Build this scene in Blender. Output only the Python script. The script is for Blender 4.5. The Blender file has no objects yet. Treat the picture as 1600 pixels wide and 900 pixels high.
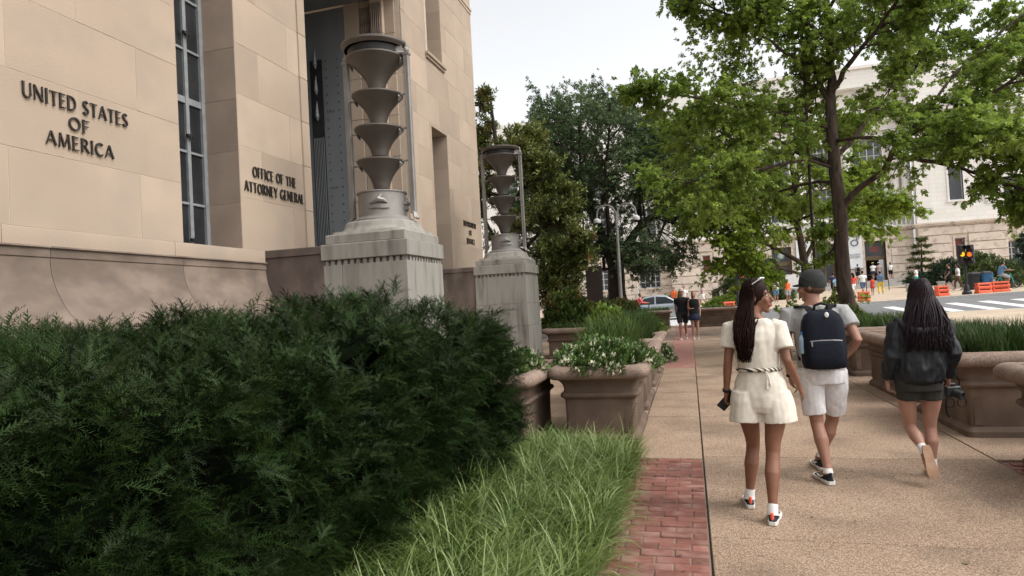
import bpy, math, random
import numpy as np
from mathutils import Vector, Matrix, noise as mnoise

SC = bpy.context.scene
COL = SC.collection
R = math.radians
rng = np.random.default_rng(7)
random.seed(7)

# ------------------------------------------------------------------ camera
cam = bpy.data.objects.new('camera', bpy.data.cameras.new('camera'))
COL.objects.link(cam)
YAW, PITCH, ROLL = .269282, .0251277, -.0539241
_w = Vector((-math.sin(YAW)*math.cos(PITCH), math.cos(YAW)*math.cos(PITCH), math.sin(PITCH)))
_r = Vector((math.cos(YAW), math.sin(YAW), 0)); _u = _r.cross(_w)
_r2 = math.cos(ROLL)*_r + math.sin(ROLL)*_u; _u2 = -math.sin(ROLL)*_r + math.cos(ROLL)*_u
cam.matrix_world = Matrix(((_r2.x, _u2.x, -_w.x, 0), (_r2.y, _u2.y, -_w.y, 0), (_r2.z, _u2.z, -_w.z, 1.55), (0, 0, 0, 1)))
cam.data.sensor_width = 36; cam.data.lens = 22.5
cam.data.clip_start = .05; cam.data.clip_end = 3000
SC.camera = cam

# ------------------------------------------------------------------ sky, sun, exposure
SUN_EL, SUN_AZ = 52, 102          # elevation; azimuth from +Y towards +X
world = bpy.data.worlds.new('World'); SC.world = world; world.use_nodes = True
nt = world.node_tree; nt.nodes.clear()
sky = nt.nodes.new('ShaderNodeTexSky'); sky.sky_type = 'NISHITA'; sky.sun_disc = False
sky.sun_elevation = R(SUN_EL); sky.sun_rotation = R(SUN_AZ)
sky.air_density = 1.0; sky.dust_density = 4.0; sky.ozone_density = 1.0
hs = nt.nodes.new('ShaderNodeHueSaturation'); hs.inputs['Saturation'].default_value = .10; hs.inputs['Value'].default_value = 3.8
bg = nt.nodes.new('ShaderNodeBackground'); bg.inputs['Strength'].default_value = .15
wo = nt.nodes.new('ShaderNodeOutputWorld')
nt.links.new(sky.outputs[0], hs.inputs['Color']); nt.links.new(hs.outputs[0], bg.inputs[0]); nt.links.new(bg.outputs[0], wo.inputs[0])
sun = bpy.data.objects.new('sun', bpy.data.lights.new('sun', 'SUN')); COL.objects.link(sun)
sun.data.energy = 1.2; sun.data.angle = R(18); sun.data.color = (1, .93, .84)
_sd = Vector((math.sin(R(SUN_AZ))*math.cos(R(SUN_EL)), math.cos(R(SUN_AZ))*math.cos(R(SUN_EL)), math.sin(R(SUN_EL))))
sun.rotation_euler = _sd.to_track_quat('Z', 'Y').to_euler()
vs = SC.view_settings; vs.view_transform = 'Standard'; vs.look = 'None'; vs.exposure = -0.87; vs.gamma = 1; vs.use_curve_mapping = False
SC.cycles.max_bounces = 6; SC.cycles.diffuse_bounces = 3; SC.cycles.transparent_max_bounces = 6
SC.cycles.use_denoising = True

# ------------------------------------------------------------------ materials
MATS = {}
def mat(name, col, col2=None, scale=4.0, rough=.8, bump=0.0, bscale=60.0, metal=0.0, rand=0.0, stretch=(1, 1, 1), spec=.35,
        tint=0.0, tintcol=None, col3=None, scale3=80.0, thr3=.6, emit=None, estr=0.0, trans=0.0, soft=.13, contrast=(.35, .65), detail=6.0, sub=0.0, pebble=None, inst=False):
    """procedural material: two colours by noise, optional third speckle colour, per object brightness, per leaf attribute 'tint'"""
    if name in MATS: return MATS[name]
    m = bpy.data.materials.new(name); m.use_nodes = True; t = m.node_tree; N = t.nodes; L = t.links
    p = N['Principled BSDF']; p.inputs['Roughness'].default_value = rough; p.inputs['Metallic'].default_value = metal
    p.inputs['Specular IOR Level'].default_value = spec
    tc = N.new('ShaderNodeTexCoord'); mp = N.new('ShaderNodeMapping'); mp.inputs['Scale'].default_value = stretch
    L.new(tc.outputs['Object'], mp.inputs[0])
    src = mp.outputs[0]
    if rand:
        oi = N.new('ShaderNodeObjectInfo')
        va = N.new('ShaderNodeVectorMath'); va.operation = 'MULTIPLY_ADD'
        va.inputs[1].default_value = (37, 53, 71); cx = N.new('ShaderNodeCombineXYZ')
        for i in range(3): L.new(oi.outputs['Random'], cx.inputs[i])
        L.new(cx.outputs[0], va.inputs[0]); L.new(mp.outputs[0], va.inputs[2]); src = va.outputs[0]
    cur = None
    if col2 is not None:
        nz = N.new('ShaderNodeTexNoise'); nz.inputs['Scale'].default_value = scale; nz.inputs['Detail'].default_value = detail
        L.new(src, nz.inputs['Vector'])
        rp = N.new('ShaderNodeValToRGB'); rp.color_ramp.elements[0].position = contrast[0]; rp.color_ramp.elements[1].position = contrast[1]
        rp.color_ramp.elements[0].color = (*col, 1); rp.color_ramp.elements[1].color = (*col2, 1)
        L.new(nz.outputs['Fac'], rp.inputs[0]); cur = rp.outputs[0]
    else:
        rgb = N.new('ShaderNodeRGB'); rgb.outputs[0].default_value = (*col, 1); cur = rgb.outputs[0]
    def mix(a, b, fac, mode='MIX'):
        x = N.new('ShaderNodeMix'); x.data_type = 'RGBA'; x.blend_type = mode
        if isinstance(fac, float): x.inputs[0].default_value = fac
        else: L.new(fac, x.inputs[0])
        L.new(a, x.inputs[6])
        if isinstance(b, tuple): x.inputs[7].default_value = (*b, 1)
        else: L.new(b, x.inputs[7])
        return x.outputs[2]
    if col3 is not None:
        n3 = N.new('ShaderNodeTexNoise'); n3.inputs['Scale'].default_value = scale3; n3.inputs['Detail'].default_value = 2
        L.new(src, n3.inputs['Vector'])
        r3 = N.new('ShaderNodeValToRGB'); r3.color_ramp.elements[0].position = thr3 - soft; r3.color_ramp.elements[1].position = thr3 + soft
        L.new(n3.outputs['Fac'], r3.inputs[0]); cur = mix(cur, col3, r3.outputs[0])
    if pebble is not None:                      # small stones of several tones set in the surface
        ps, cols = pebble
        vo = N.new('ShaderNodeTexVoronoi'); vo.inputs['Scale'].default_value = ps; L.new(src, vo.inputs['Vector'])
        sp = N.new('ShaderNodeSeparateColor'); L.new(vo.outputs['Color'], sp.inputs[0])
        rp = N.new('ShaderNodeValToRGB'); rp.color_ramp.interpolation = 'CONSTANT'
        el = rp.color_ramp.elements; el[0].color = (*cols[0], 1); el[1].position = 1/len(cols); el[1].color = (*cols[1], 1)
        for i in range(2, len(cols)): e = el.new(i/len(cols)); e.color = (*cols[i], 1)
        L.new(sp.outputs[0], rp.inputs[0]); cur = mix(cur, rp.outputs[0], 1.0, 'MULTIPLY')
        md = N.new('ShaderNodeMapRange'); md.inputs[1].default_value = .25; md.inputs[2].default_value = .6; md.inputs[3].default_value = 1; md.inputs[4].default_value = .55
        L.new(vo.outputs['Distance'], md.inputs[0]); cc = N.new('ShaderNodeCombineColor')
        for i in range(3): L.new(md.outputs[0], cc.inputs[i])
        cur = mix(cur, cc.outputs[0], 1.0, 'MULTIPLY')
    if rand:
        mr = N.new('ShaderNodeMapRange'); mr.inputs[3].default_value = 1-rand; mr.inputs[4].default_value = 1+rand
        L.new(oi.outputs['Random'], mr.inputs[0])
        cc = N.new('ShaderNodeCombineColor')
        for i in range(3): L.new(mr.outputs[0], cc.inputs[i])
        cur = mix(cur, cc.outputs[0], 1.0, 'MULTIPLY')
    if tint or tintcol:
        at = N.new('ShaderNodeAttribute'); at.attribute_name = 'tint'
        if inst: at.attribute_type = 'INSTANCER'
        if tintcol: cur = mix(cur, tintcol, at.outputs['Fac'])
        else:
            mr = N.new('ShaderNodeMapRange'); mr.inputs[3].default_value = 1-tint; mr.inputs[4].default_value = 1+tint
            L.new(at.outputs['Fac'], mr.inputs[0]); cc = N.new('ShaderNodeCombineColor')
            for i in range(3): L.new(mr.outputs[0], cc.inputs[i])
            cur = mix(cur, cc.outputs[0], 1.0, 'MULTIPLY')
    L.new(cur, p.inputs['Base Color'])
    if bump:
        nb = N.new('ShaderNodeTexNoise'); nb.inputs['Scale'].default_value = bscale; nb.inputs['Detail'].default_value = 5
        L.new(src, nb.inputs['Vector']); b = N.new('ShaderNodeBump'); b.inputs['Strength'].default_value = min(1, bump); b.inputs['Distance'].default_value = .02
        L.new(nb.outputs['Fac'], b.inputs['Height']); L.new(b.outputs[0], p.inputs['Normal'])
    if emit: p.inputs['Emission Color'].default_value = (*emit, 1); p.inputs['Emission Strength'].default_value = estr
    if sub: p.inputs['Subsurface Weight'].default_value = sub; p.inputs['Subsurface Radius'].default_value = (.02, .008, .004)
    if trans:                                   # thin leaves let light through
        tr = N.new('ShaderNodeBsdfTranslucent'); L.new(cur, tr.inputs['Color']); ms = N.new('ShaderNodeMixShader'); ms.inputs[0].default_value = trans
        L.new(p.outputs[0], ms.inputs[1]); L.new(tr.outputs[0], ms.inputs[2]); L.new(ms.outputs[0], N['Material Output'].inputs[0])
    MATS[name] = m
    return m

# ------------------------------------------------------------------ mesh helpers
class MB:
    def __init__(s): s.v = []; s.f = []; s.m = []
    def add(s, vs, fs, mi=0):
        o = len(s.v); s.v += [tuple(map(float, v)) for v in vs]; s.f += [tuple(i+o for i in f) for f in fs]; s.m += [mi]*len(fs); return s
    def box(s, x0, x1, y0, y1, z0, z1, mi=0, ch=0.0):
        if ch <= 0:
            return s.add([(x0,y0,z0),(x1,y0,z0),(x1,y1,z0),(x0,y1,z0),(x0,y0,z1),(x1,y0,z1),(x1,y1,z1),(x0,y1,z1)],
                         [(0,3,2,1),(4,5,6,7),(0,1,5,4),(1,2,6,5),(2,3,7,6),(3,0,4,7)], mi)
        c = ch; V = []; idx = {}
        for sx, X in ((0, x0), (1, x1)):
            for sy, Y in ((0, y0), (1, y1)):
                for sz, Z in ((0, z0), (1, z1)):
                    dx = c*(1-2*sx); dy = c*(1-2*sy); dz = c*(1-2*sz)
                    idx[sx,sy,sz,0] = len(V); V.append((X, Y+dy, Z+dz))
                    idx[sx,sy,sz,1] = len(V); V.append((X+dx, Y, Z+dz))
                    idx[sx,sy,sz,2] = len(V); V.append((X+dx, Y+dy, Z))
        F = []
        I = lambda a, b, d, k: idx[a,b,d,k]
        for sx in (0,1): F.append([I(sx,0,0,0),I(sx,1,0,0),I(sx,1,1,0),I(sx,0,1,0)])
        for sy in (0,1): F.append([I(0,sy,0,1),I(1,sy,0,1),I(1,sy,1,1),I(0,sy,1,1)])
        for sz in (0,1): F.append([I(0,0,sz,2),I(1,0,sz,2),I(1,1,sz,2),I(0,1,sz,2)])
        for sx in (0,1):
            for sy in (0,1): F.append([I(sx,sy,0,0),I(sx,sy,0,1),I(sx,sy,1,1),I(sx,sy,1,0)])
        for sx in (0,1):
            for sz in (0,1): F.append([I(sx,0,sz,0),I(sx,0,sz,2),I(sx,1,sz,2),I(sx,1,sz,0)])
        for sy in (0,1):
            for sz in (0,1): F.append([I(0,sy,sz,1),I(0,sy,sz,2),I(1,sy,sz,2),I(1,sy,sz,1)])
        for sx in (0,1):
            for sy in (0,1):
                for sz in (0,1): F.append([I(sx,sy,sz,k) for k in range(3)])
        cen = Vector(((x0+x1)/2, (y0+y1)/2, (z0+z1)/2)); G = []
        for f in F:
            a, b, d = (Vector(V[i]) for i in f[:3]); n = (b-a).cross(d-a)
            G.append(tuple(f) if n.dot((a+b+d)/3-cen) > 0 else tuple(reversed(f)))
        return s.add(V, G, mi)
    def lathe(s, prof, n=24, c=(0, 0, 0), mi=0, closed=False, sq=None):
        """prof [(r,z)]; sq: superellipse exponent for square plan"""
        V = []; F = []
        for r, z in prof:
            for i in range(n):
                a = 2*math.pi*(i+.5)/n; ca, sa = math.cos(a), math.sin(a)
                if sq: k = (abs(ca)**sq+abs(sa)**sq)**(-1/sq)
                else: k = 1
                V.append((c[0]+r*k*ca, c[1]+r*k*sa, c[2]+z))
        for j in range(len(prof)-1):
            for i in range(n): F.append((j*n+i, j*n+(i+1) % n, (j+1)*n+(i+1) % n, (j+1)*n+i))
        if prof[0][0] > 1e-4: F.append(tuple(reversed(range(n))))
        if prof[-1][0] > 1e-4: F.append(tuple((len(prof)-1)*n+i for i in range(n)))
        return s.add(V, F, mi)
    def rings(s, rs, mi=0, cap=True, close=True):
        n = len(rs[0]); V = [p for r in rs for p in r]; F = []
        for j in range(len(rs)-1):
            for i in range(n if close else n-1): F.append((j*n+i, j*n+(i+1) % n, (j+1)*n+(i+1) % n, (j+1)*n+i))
        if cap: F.append(tuple(reversed(range(n)))); F.append(tuple((len(rs)-1)*n+i for i in range(n)))
        return s.add(V, F, mi)
    def tube(s, pts, rad, n=8, mi=0, cap=True, round_=False):
        P = [Vector(p) for p in pts]
        if not hasattr(rad, '__len__'): rad = [rad]*len(P)
        rad = list(rad)
        if round_:
            d0 = (P[1]-P[0]).normalized(); d1 = (P[-1]-P[-2]).normalized()
            P = [P[0]-d0*rad[0]*.85, P[0]-d0*rad[0]*.5] + P + [P[-1]+d1*rad[-1]*.5, P[-1]+d1*rad[-1]*.85]
            rad = [rad[0]*.45, rad[0]*.86] + rad + [rad[-1]*.86, rad[-1]*.45]
        up = None; rs = []
        for i, p in enumerate(P):
            d = (P[min(i+1, len(P)-1)]-P[max(i-1, 0)])
            d = d.normalized() if d.length > 1e-9 else Vector((0, 0, 1))
            if up is None:
                up = d.orthogonal().normalized()
            up = (up-d*up.dot(d)); up = up.normalized() if up.length > 1e-6 else d.orthogonal().normalized()
            si = d.cross(up)
            rs.append([tuple(p+(math.cos(2*math.pi*k/n)*up+math.sin(2*math.pi*k/n)*si)*rad[i]) for k in range(n)])
        return s.rings(rs, mi, cap)
    def ell(s, c, r, n=12, m=8, mi=0, rot=None):
        V = []; F = []
        for j in range(m+1):
            th = math.pi*j/m
            for i in range(n):
                a = 2*math.pi*i/n
                p = Vector((r[0]*math.sin(th)*math.cos(a), r[1]*math.sin(th)*math.sin(a), -r[2]*math.cos(th)))
                if rot is not None: p = rot @ p
                V.append((c[0]+p.x, c[1]+p.y, c[2]+p.z))
        for j in range(m):
            for i in range(n): F.append((j*n+i, j*n+(i+1) % n, (j+1)*n+(i+1) % n, (j+1)*n+i))
        return s.add(V, F, mi)
    def prism(s, poly, ax, a0, a1, mi=0):
        """extrude 2d polygon along axis: ax 'x' poly=(y,z), 'y' poly=(x,z), 'z' poly=(x,y)"""
        n = len(poly)
        def P(p, a): return {'x': (a, p[0], p[1]), 'y': (p[0], a, p[1]), 'z': (p[0], p[1], a)}[ax]
        V = [P(p, a0) for p in poly]+[P(p, a1) for p in poly]
        F = [(i, (i+1) % n, n+(i+1) % n, n+i) for i in range(n)]+[tuple(reversed(range(n))), tuple(range(n, 2*n))]
        return s.add(V, F, mi)
    def mesh(s, name, fix=True):
        me = bpy.data.meshes.new(name); me.from_pydata(s.v, [], s.f)
        if any(s.m): me.polygons.foreach_set('material_index', s.m)
        if fix and len(s.f) < 60000:
            import bmesh
            b = bmesh.new(); b.from_mesh(me); bmesh.ops.recalc_face_normals(b, faces=b.faces); b.to_mesh(me); b.free()
        me.update(); return me
    def build(s, name, m, parent=None, smooth=False, loc=None, rotz=0, **k):
        return ob(name, s.mesh(name), m, parent, smooth, loc, rotz, **k)

def ob(name, me, m, parent=None, smooth=False, loc=None, rotz=0, **k):
    if m is not None and not me.materials:
        for x in (m if isinstance(m, (list, tuple)) else [m]): me.materials.append(x)
    if smooth:
        me.polygons.foreach_set('use_smooth', [True]*len(me.polygons))
        if smooth != 'all':
            try: me.set_sharp_from_angle(angle=R(smooth if smooth is not True else 40))
            except Exception: pass
    o = bpy.data.objects.new(name, me); COL.objects.link(o)
    if parent is not None: o.parent = parent
    if loc is not None: o.location = loc
    if rotz: o.rotation_euler = (0, 0, rotz)
    for a, b in k.items():
        if b: o[a] = b
    return o
def thing(name, label, cat, loc=(0, 0, 0), rotz=0, group=None):
    o = bpy.data.objects.new(name, None); COL.objects.link(o); o.location = loc; o.rotation_euler = (0, 0, rotz)
    o.empty_display_size = .1
    o['label'] = label; o['category'] = cat
    if group: o['group'] = group
    return o
def copy_tree(o, parent=None):
    c = o.copy(); COL.objects.link(c); c.parent = parent
    for ch in list(o.children): copy_tree(ch, c)
    return c
def npmesh(name, V, F, tint=None, mats=None):
    """V (n,3) float, F (m,k) int (all same k)"""
    me = bpy.data.meshes.new(name); V = np.ascontiguousarray(V, np.float32); F = np.ascontiguousarray(F, np.int32)
    k = F.shape[1]
    me.vertices.add(len(V)); me.vertices.foreach_set('co', V.ravel())
    me.loops.add(F.size); me.loops.foreach_set('vertex_index', F.ravel())
    me.polygons.add(len(F)); me.polygons.foreach_set('loop_start', np.arange(0, F.size, k, dtype=np.int32))
    try: me.polygons.foreach_set('loop_total', np.full(len(F), k, np.int32))
    except Exception: pass
    if tint is not None:
        a = me.attributes.new('tint', 'FLOAT', 'POINT'); a.data.foreach_set('value', np.ascontiguousarray(tint, np.float32))
    me.update(calc_edges=True); me.validate(); return me
def scatter(tv, tf, pos, fr, sc, tint=None):
    """copies of a template (tv,tf) at pos with frames fr (N,3,3 rows=axes) and scale"""
    tv = np.asarray(tv, float); tf = np.asarray(tf, int); N = len(pos)
    sc = np.asarray(sc, float).reshape(N, 1, 1)
    V = np.einsum('nk,pkj->pnj', tv, fr)*sc + np.asarray(pos)[:, None, :]
    F = tf[None] + (np.arange(N)*len(tv))[:, None, None]
    T = None if tint is None else np.repeat(tint, len(tv))
    return V.reshape(-1, 3), F.reshape(-1, tf.shape[1]), T
def frames(d, up=None, spin=None):
    """rows: side, forward(d), normal"""
    d = d/np.linalg.norm(d, axis=1, keepdims=True)
    u = np.tile([0, 0, 1.], (len(d), 1)) if up is None else up
    u = u + rng.normal(0, .001, u.shape)
    s = np.cross(d, u); s /= np.linalg.norm(s, axis=1, keepdims=True)+1e-9; n = np.cross(s, d)
    if spin is not None:
        c, q = np.cos(spin)[:, None], np.sin(spin)[:, None]; s, n = c*s+q*n, -q*s+c*n
    return np.stack([s, d, n], 1)
def gn_instances(name, P, fr, size, tint, templates, m, parent=None):
    """tens of thousands of alike sprays as ONE object: points carrying geometry instances"""
    N = len(P); me = bpy.data.meshes.new(name); me.vertices.add(N); me.vertices.foreach_set('co', np.ascontiguousarray(P, np.float32).ravel())
    Rm = np.transpose(fr, (0, 2, 1)); e = np.stack([np.arctan2(Rm[:, 2, 1], Rm[:, 2, 2]), -np.arcsin(np.clip(Rm[:, 2, 0], -1, 1)), np.arctan2(Rm[:, 1, 0], Rm[:, 0, 0])], 1)
    a = me.attributes.new('rot', 'FLOAT_VECTOR', 'POINT'); a.data.foreach_set('vector', np.ascontiguousarray(e, np.float32).ravel())
    a = me.attributes.new('scl', 'FLOAT', 'POINT'); a.data.foreach_set('value', np.ascontiguousarray(size, np.float32))
    a = me.attributes.new('tint', 'FLOAT', 'POINT'); a.data.foreach_set('value', np.ascontiguousarray(tint, np.float32))
    a = me.attributes.new('pick', 'INT', 'POINT'); a.data.foreach_set('value', rng.integers(0, len(templates), N).astype(np.int32))
    me.materials.append(m); o = bpy.data.objects.new(name, me); COL.objects.link(o); o.parent = parent
    g = bpy.data.node_groups.new(name, 'GeometryNodeTree'); g.interface.new_socket('Geometry', in_out='INPUT', socket_type='NodeSocketGeometry'); g.interface.new_socket('Geometry', in_out='OUTPUT', socket_type='NodeSocketGeometry')
    n = g.nodes; gi = n.new('NodeGroupInput'); go = n.new('NodeGroupOutput'); ip = n.new('GeometryNodeInstanceOnPoints'); jn = n.new('GeometryNodeJoinGeometry')
    for tv, tf in templates:
        tm = npmesh(name+'_spray', tv, tf); tm.materials.append(m); to = bpy.data.objects.new(name+'_spray', tm)
        oi = n.new('GeometryNodeObjectInfo'); oi.inputs['Object'].default_value = to; oi.inputs['As Instance'].default_value = False
        gt = n.new('GeometryNodeGeometryToInstance'); g.links.new(oi.outputs['Geometry'], gt.inputs[0]); g.links.new(gt.outputs[0], jn.inputs[0])
    def na(nm, ty, sock):
        x = n.new('GeometryNodeInputNamedAttribute'); x.data_type = ty; x.inputs['Name'].default_value = nm; g.links.new(x.outputs['Attribute'], ip.inputs[sock])
    na('rot', 'FLOAT_VECTOR', 'Rotation'); na('scl', 'FLOAT', 'Scale'); na('pick', 'INT', 'Instance Index'); ip.inputs['Pick Instance'].default_value = True
    g.links.new(gi.outputs[0], ip.inputs['Points']); g.links.new(jn.outputs[0], ip.inputs['Instance']); g.links.new(ip.outputs[0], go.inputs[0])
    md = o.modifiers.new('sprays', 'NODES'); md.node_group = g
    return o
def fbm(x, y, z=0.0, sc=1.0):
    return mnoise.fractal(Vector((x*sc, y*sc, z*sc)), 1.0, 2.0, 4)

# ------------------------------------------------------------------ ground, pavement, road
def T(x, y):
    """height of the terrain"""
    s = min(1, max(0, (y-26)/15)); xx = min(30, max(-10, x))
    z = s*(.30+.025*xx)
    if y > 41: z += min(1, (y-41)/25)*.5
    return z
m_ground = mat('ground_concrete', (.30, .25, .19), (.36, .30, .24), 1.2, .9, .2, 90, col3=(.22, .18, .14), scale3=30)
m_aggr = mat('exposed_aggregate', (.44, .32, .23), (.53, .40, .295), .9, .85, .4, 170, rand=.06, contrast=(.3, .7), col3=(.27, .20, .145), scale3=1.3, thr3=.6, soft=.15, pebble=(125, [(1, 1, 1), (.72, .67, .62), (1.16, 1.13, 1.1), (.87, .82, .77), (1.08, .98, .89), (.58, .53, .49), (1, .95, .9)]))
m_joint = mat('joint_dirt', (.05, .042, .035), (.09, .075, .06), 20, .95)
m_brick = mat('red_paving_brick', (.165, .064, .048), (.225, .095, .072), 9, .9, .5, 120, rand=.22, col3=(.30, .18, .145), scale3=6, thr3=.6)
m_sand = mat('joint_sand', (.24, .175, .13), (.12, .09, .07), 3, .95)
m_asphalt = mat('asphalt', (.12, .12, .125), (.17, .168, .165), .6, .9, .3, 150, col3=(.2, .2, .2), scale3=120)
m_paint = mat('road_paint', (.70, .70, .68), (.55, .55, .53), 6, .7, contrast=(.4, .8))
m_pave = mat('beige_pavement', (.42, .33, .24), (.52, .42, .31), .5, .9, .2, 60, col3=(.3, .23, .17), scale3=40)
m_soil = mat('soil', (.03, .022, .015), (.06, .045, .03), 12, .95, .6, 40)
m_kerb = mat('granite_kerb', (.35, .33, .30), (.45, .43, .40), 8, .85, .2, 80)

def sheet(name, xs, ys, dz, m, parent=None, zf=T, **k):
    V = [(x, y, zf(x, y)+dz) for y in ys for x in xs]; n = len(xs)
    F = [(j*n+i, j*n+i+1, (j+1)*n+i+1, (j+1)*n+i) for j in range(len(ys)-1) for i in range(n-1)]
    b = MB(); b.add(V, F); return b.build(name, m, parent, **k)
lin = lambda a, b, n: [a+(b-a)*i/n for i in range(n+1)]
sheet('ground', [-900, -300, -80]+lin(-40, 50, 18)+[90, 300, 900], [-200, -30]+lin(-10, 26, 6)+lin(28, 41, 8)[0:]+[41.01]+lin(45, 80, 7)+[150, 400, 2500], -.06, m_ground, kind='structure')
pave = sheet('pavement', lin(-12, 60, 8), [-4, 8, 20, 26, 28, 30, 31.4], -.025, m_joint, kind='structure')
# exposed aggregate slabs, each its own piece
def slab(x0, x1, y0, y1, name='paving_slab', m=m_aggr, th=.05):
    b = MB(); g = .007
    b.box(x0+g, x1-g, y0+g, y1-g, -th, 0, ch=.004)
    sl = T((x0+x1)/2, y1)-T((x0+x1)/2, y0)
    o = b.build(name, m, pave)
    o.location.z = (T((x0+x1)/2, y0)+T((x0+x1)/2, y1))/2 + random.uniform(-.0015, .0015)
    if sl > 1e-4:
        a = math.atan2(sl, y1-y0); cy = (y0+y1)/2
        o.rotation_euler = (a, 0, 0); z = o.location.z
        o.location.y = cy-cy*math.cos(a); o.location.z = z-cy*math.sin(a)
    return o
YJ = [-2.05, .07, 2.19, 4.29, 6.39, 8.48, 10.56, 12.66, 14.76, 16.86, 18.96, 21.06, 23.16, 25.26, 27.36, 29.4, 31.35]
for a, b_ in zip(YJ[:-1], YJ[1:]):
    slab(.035, 2.43, a, b_)
    slab(3.12 if a < 6 else 2.43, 6.5, a, b_)
    if a > 4.5:
        slab(-3.3, -.62, max(a, 6.35), b_); slab(-6.0, -3.3, a, b_)
for a, b_ in ((6.31, 8.48), (8.48, 10.56), (10.56, 12.66), (12.66, 14.1)): slab(-.62, .035, a, b_)
sheet('plaza_paving', [6.5, 9, 14, 20, 40, 60], [-4, 8, 20, 26, 28, 30, 31.38], .0, m_pave, kind='structure')
# bricks set in running bond across the strip
bme = {}
def brick(x0, x1, y0, y1, parent):
    key = round(x1-x0, 3)
    if key not in bme:
        b = MB(); L = x1-x0; W = y1-y0; b.box(-L/2, L/2, -W/2, W/2, -.05, 0, ch=.005); bme[key] = b.mesh('brick'); bme[key].materials.append(m_brick)
    o = bpy.data.objects.new('brick', bme[key]); COL.objects.link(o); o.parent = parent
    o.location = ((x0+x1)/2, (y0+y1)/2, random.uniform(-.008, .002)); o.rotation_euler = (random.gauss(0, .006), random.gauss(0, .006), random.gauss(0, .008))
def brick_rows(X0, X1, Y0, Y1, parent, row=.102, L=.205):
    n = int((Y1-Y0)/row)
    for j in range(n):
        y = Y1-(j+1)*row; off = (L/2 if j % 2 else 0)+random.uniform(-.012, .012)
        x = X1
        first = True
        while x > X0+.02:
            l = (L-off) if first and off > .03 else L
            first = False
            a = max(X0, x-l)
            if x-a > .04: brick(a+.004, x-.005, y+.005, y+row-.005, parent)
            x -= l
bs = MB(); bs.box(-.62, .03, 2.0, 6.3, -.06, -.013); bsand = bs.build('brick_strip', m_sand, None, kind='structure')
brick_rows(-.615, .028, 3.2, 6.3, bsand)
bs = MB(); bs.box(2.44, 3.11, 2.0, 6.3, -.06, -.012); bsand2 = bs.build('brick_strip', m_sand, None, kind='structure')
brick_rows(2.445, 3.105, 5.0, 6.3, bsand2)
# the farther brick strip: pieces too small to pick apart
m_brick2 = bpy.data.materials.new('brick_strip_far'); m_brick2.use_nodes = True
_t = m_brick2.node_tree; _p = _t.nodes['Principled BSDF']; _p.inputs['Roughness'].default_value = .88
_b = _t.nodes.new('ShaderNodeTexBrick'); _b.inputs['Color1'].default_value = (.29, .115, .09, 1); _b.inputs['Color2'].default_value = (.38, .18, .145, 1)
_b.inputs['Mortar'].default_value = (.30, .2, .15, 1); _b.inputs['Scale'].default_value = 1; _b.inputs['Mortar Size'].default_value = .006
_b.inputs['Brick Width'].default_value = .205; _b.inputs['Row Height'].default_value = .102
_c = _t.nodes.new('ShaderNodeTexCoord'); _t.links.new(_c.outputs['Object'], _b.inputs['Vector']); _t.links.new(_b.outputs['Color'], _p.inputs['Base Color'])
sheet('brick_strip', [-.62, -.2, .035], [14.1, 20, 26, 28, 29.5, 31.3], .0, m_brick2, kind='structure')
m_lawn = mat('lawn_green', (.06, .12, .015), (.11, .19, .03), 30, .95, .8, 150)
# road with kerbs, crosswalk bars
road = sheet('road', lin(-120, 120, 48), lin(31.4, 40.6, 6), .006-.06, m_asphalt, kind='structure')
def kerb(name, y0, y1, dz):
    b = MB(); xs = lin(-120, 120, 48); rs = []
    for x in xs:
        z = T(x, (y0+y1)/2)
        rs.append([(x, y0, z-.2), (x, y0, z+dz-.01), (x, y0+.01, z+dz), (x, y1, z+dz), (x, y1, z-.2)])
    b.rings(rs); b.build(name, m_kerb, None, kind='structure')
kerb('kerb', 31.37, 31.55, .012); kerb('kerb', 40.5, 40.7, .06)
def bar(x0, x1, y0, y1):
    b = MB(); n = 4; g = []
    xs = lin(x0, x1, n); ys = lin(y0, y1, n)
    V = [(x, y, T(x, y)-.05) for y in ys for x in xs]
    b.add(V, [(j*(n+1)+i, j*(n+1)+i+1, (j+1)*(n+1)+i+1, (j+1)*(n+1)+i) for j in range(n) for i in range(n)])
    b.build('crosswalk_bar', m_paint, road)
for k in range(9): bar(-1.4, 3.6, 32.2+k*.92, 32.8+k*.92)
for k in range(9): bar(9.6+k*1.42, 10.15+k*1.42, 32.1, 37.2)
fp = sheet('far_pavement', lin(-120, 120, 48), [40.65, 41, 41.01]+lin(43, 69, 13), .05, m_pave, kind='structure')

# ------------------------------------------------------------------ limestone office building
m_lime = mat('limestone', (.325, .252, .188), (.42, .328, .25), .7, .85, .22, 90, rand=.10, contrast=(.2, .8), col3=(.32, .26, .205), scale3=1.6, thr3=.66, soft=.18)
m_mortar = mat('mortar', (.48, .39, .30), (.43, .345, .265), 10, .9)
m_base = mat('stained_base_stone', (.145, .11, .084), (.22, .168, .13), 2.2, .8, .25, 90, rand=.05, col3=(.115, .088, .07), scale3=3, thr3=.6, stretch=(1, 1, 1.6), soft=.2)
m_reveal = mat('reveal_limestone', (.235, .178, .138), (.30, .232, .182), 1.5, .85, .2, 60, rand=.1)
m_dkgran = mat('brown_granite', (.095, .072, .06), (.16, .125, .105), 2.5, .75, .2, 90, col3=(.07, .055, .045), scale3=4, stretch=(1, 1, .5))
m_steel = mat('window_steel', (.22, .235, .24), (.28, .295, .30), 8, .5, metal=.2)
m_glass = mat('dark_glass', (.012, .014, .016), (.03, .032, .034), 1.5, .12, spec=.6)
m_blind = mat('blind', (.10, .10, .095), (.13, .13, .12), 6, .7)
m_alum = mat('aged_aluminium', (.155, .163, .17), (.185, .193, .20), 2, .6, .04, 40, metal=.3, stretch=(1, 1, .3))
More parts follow.
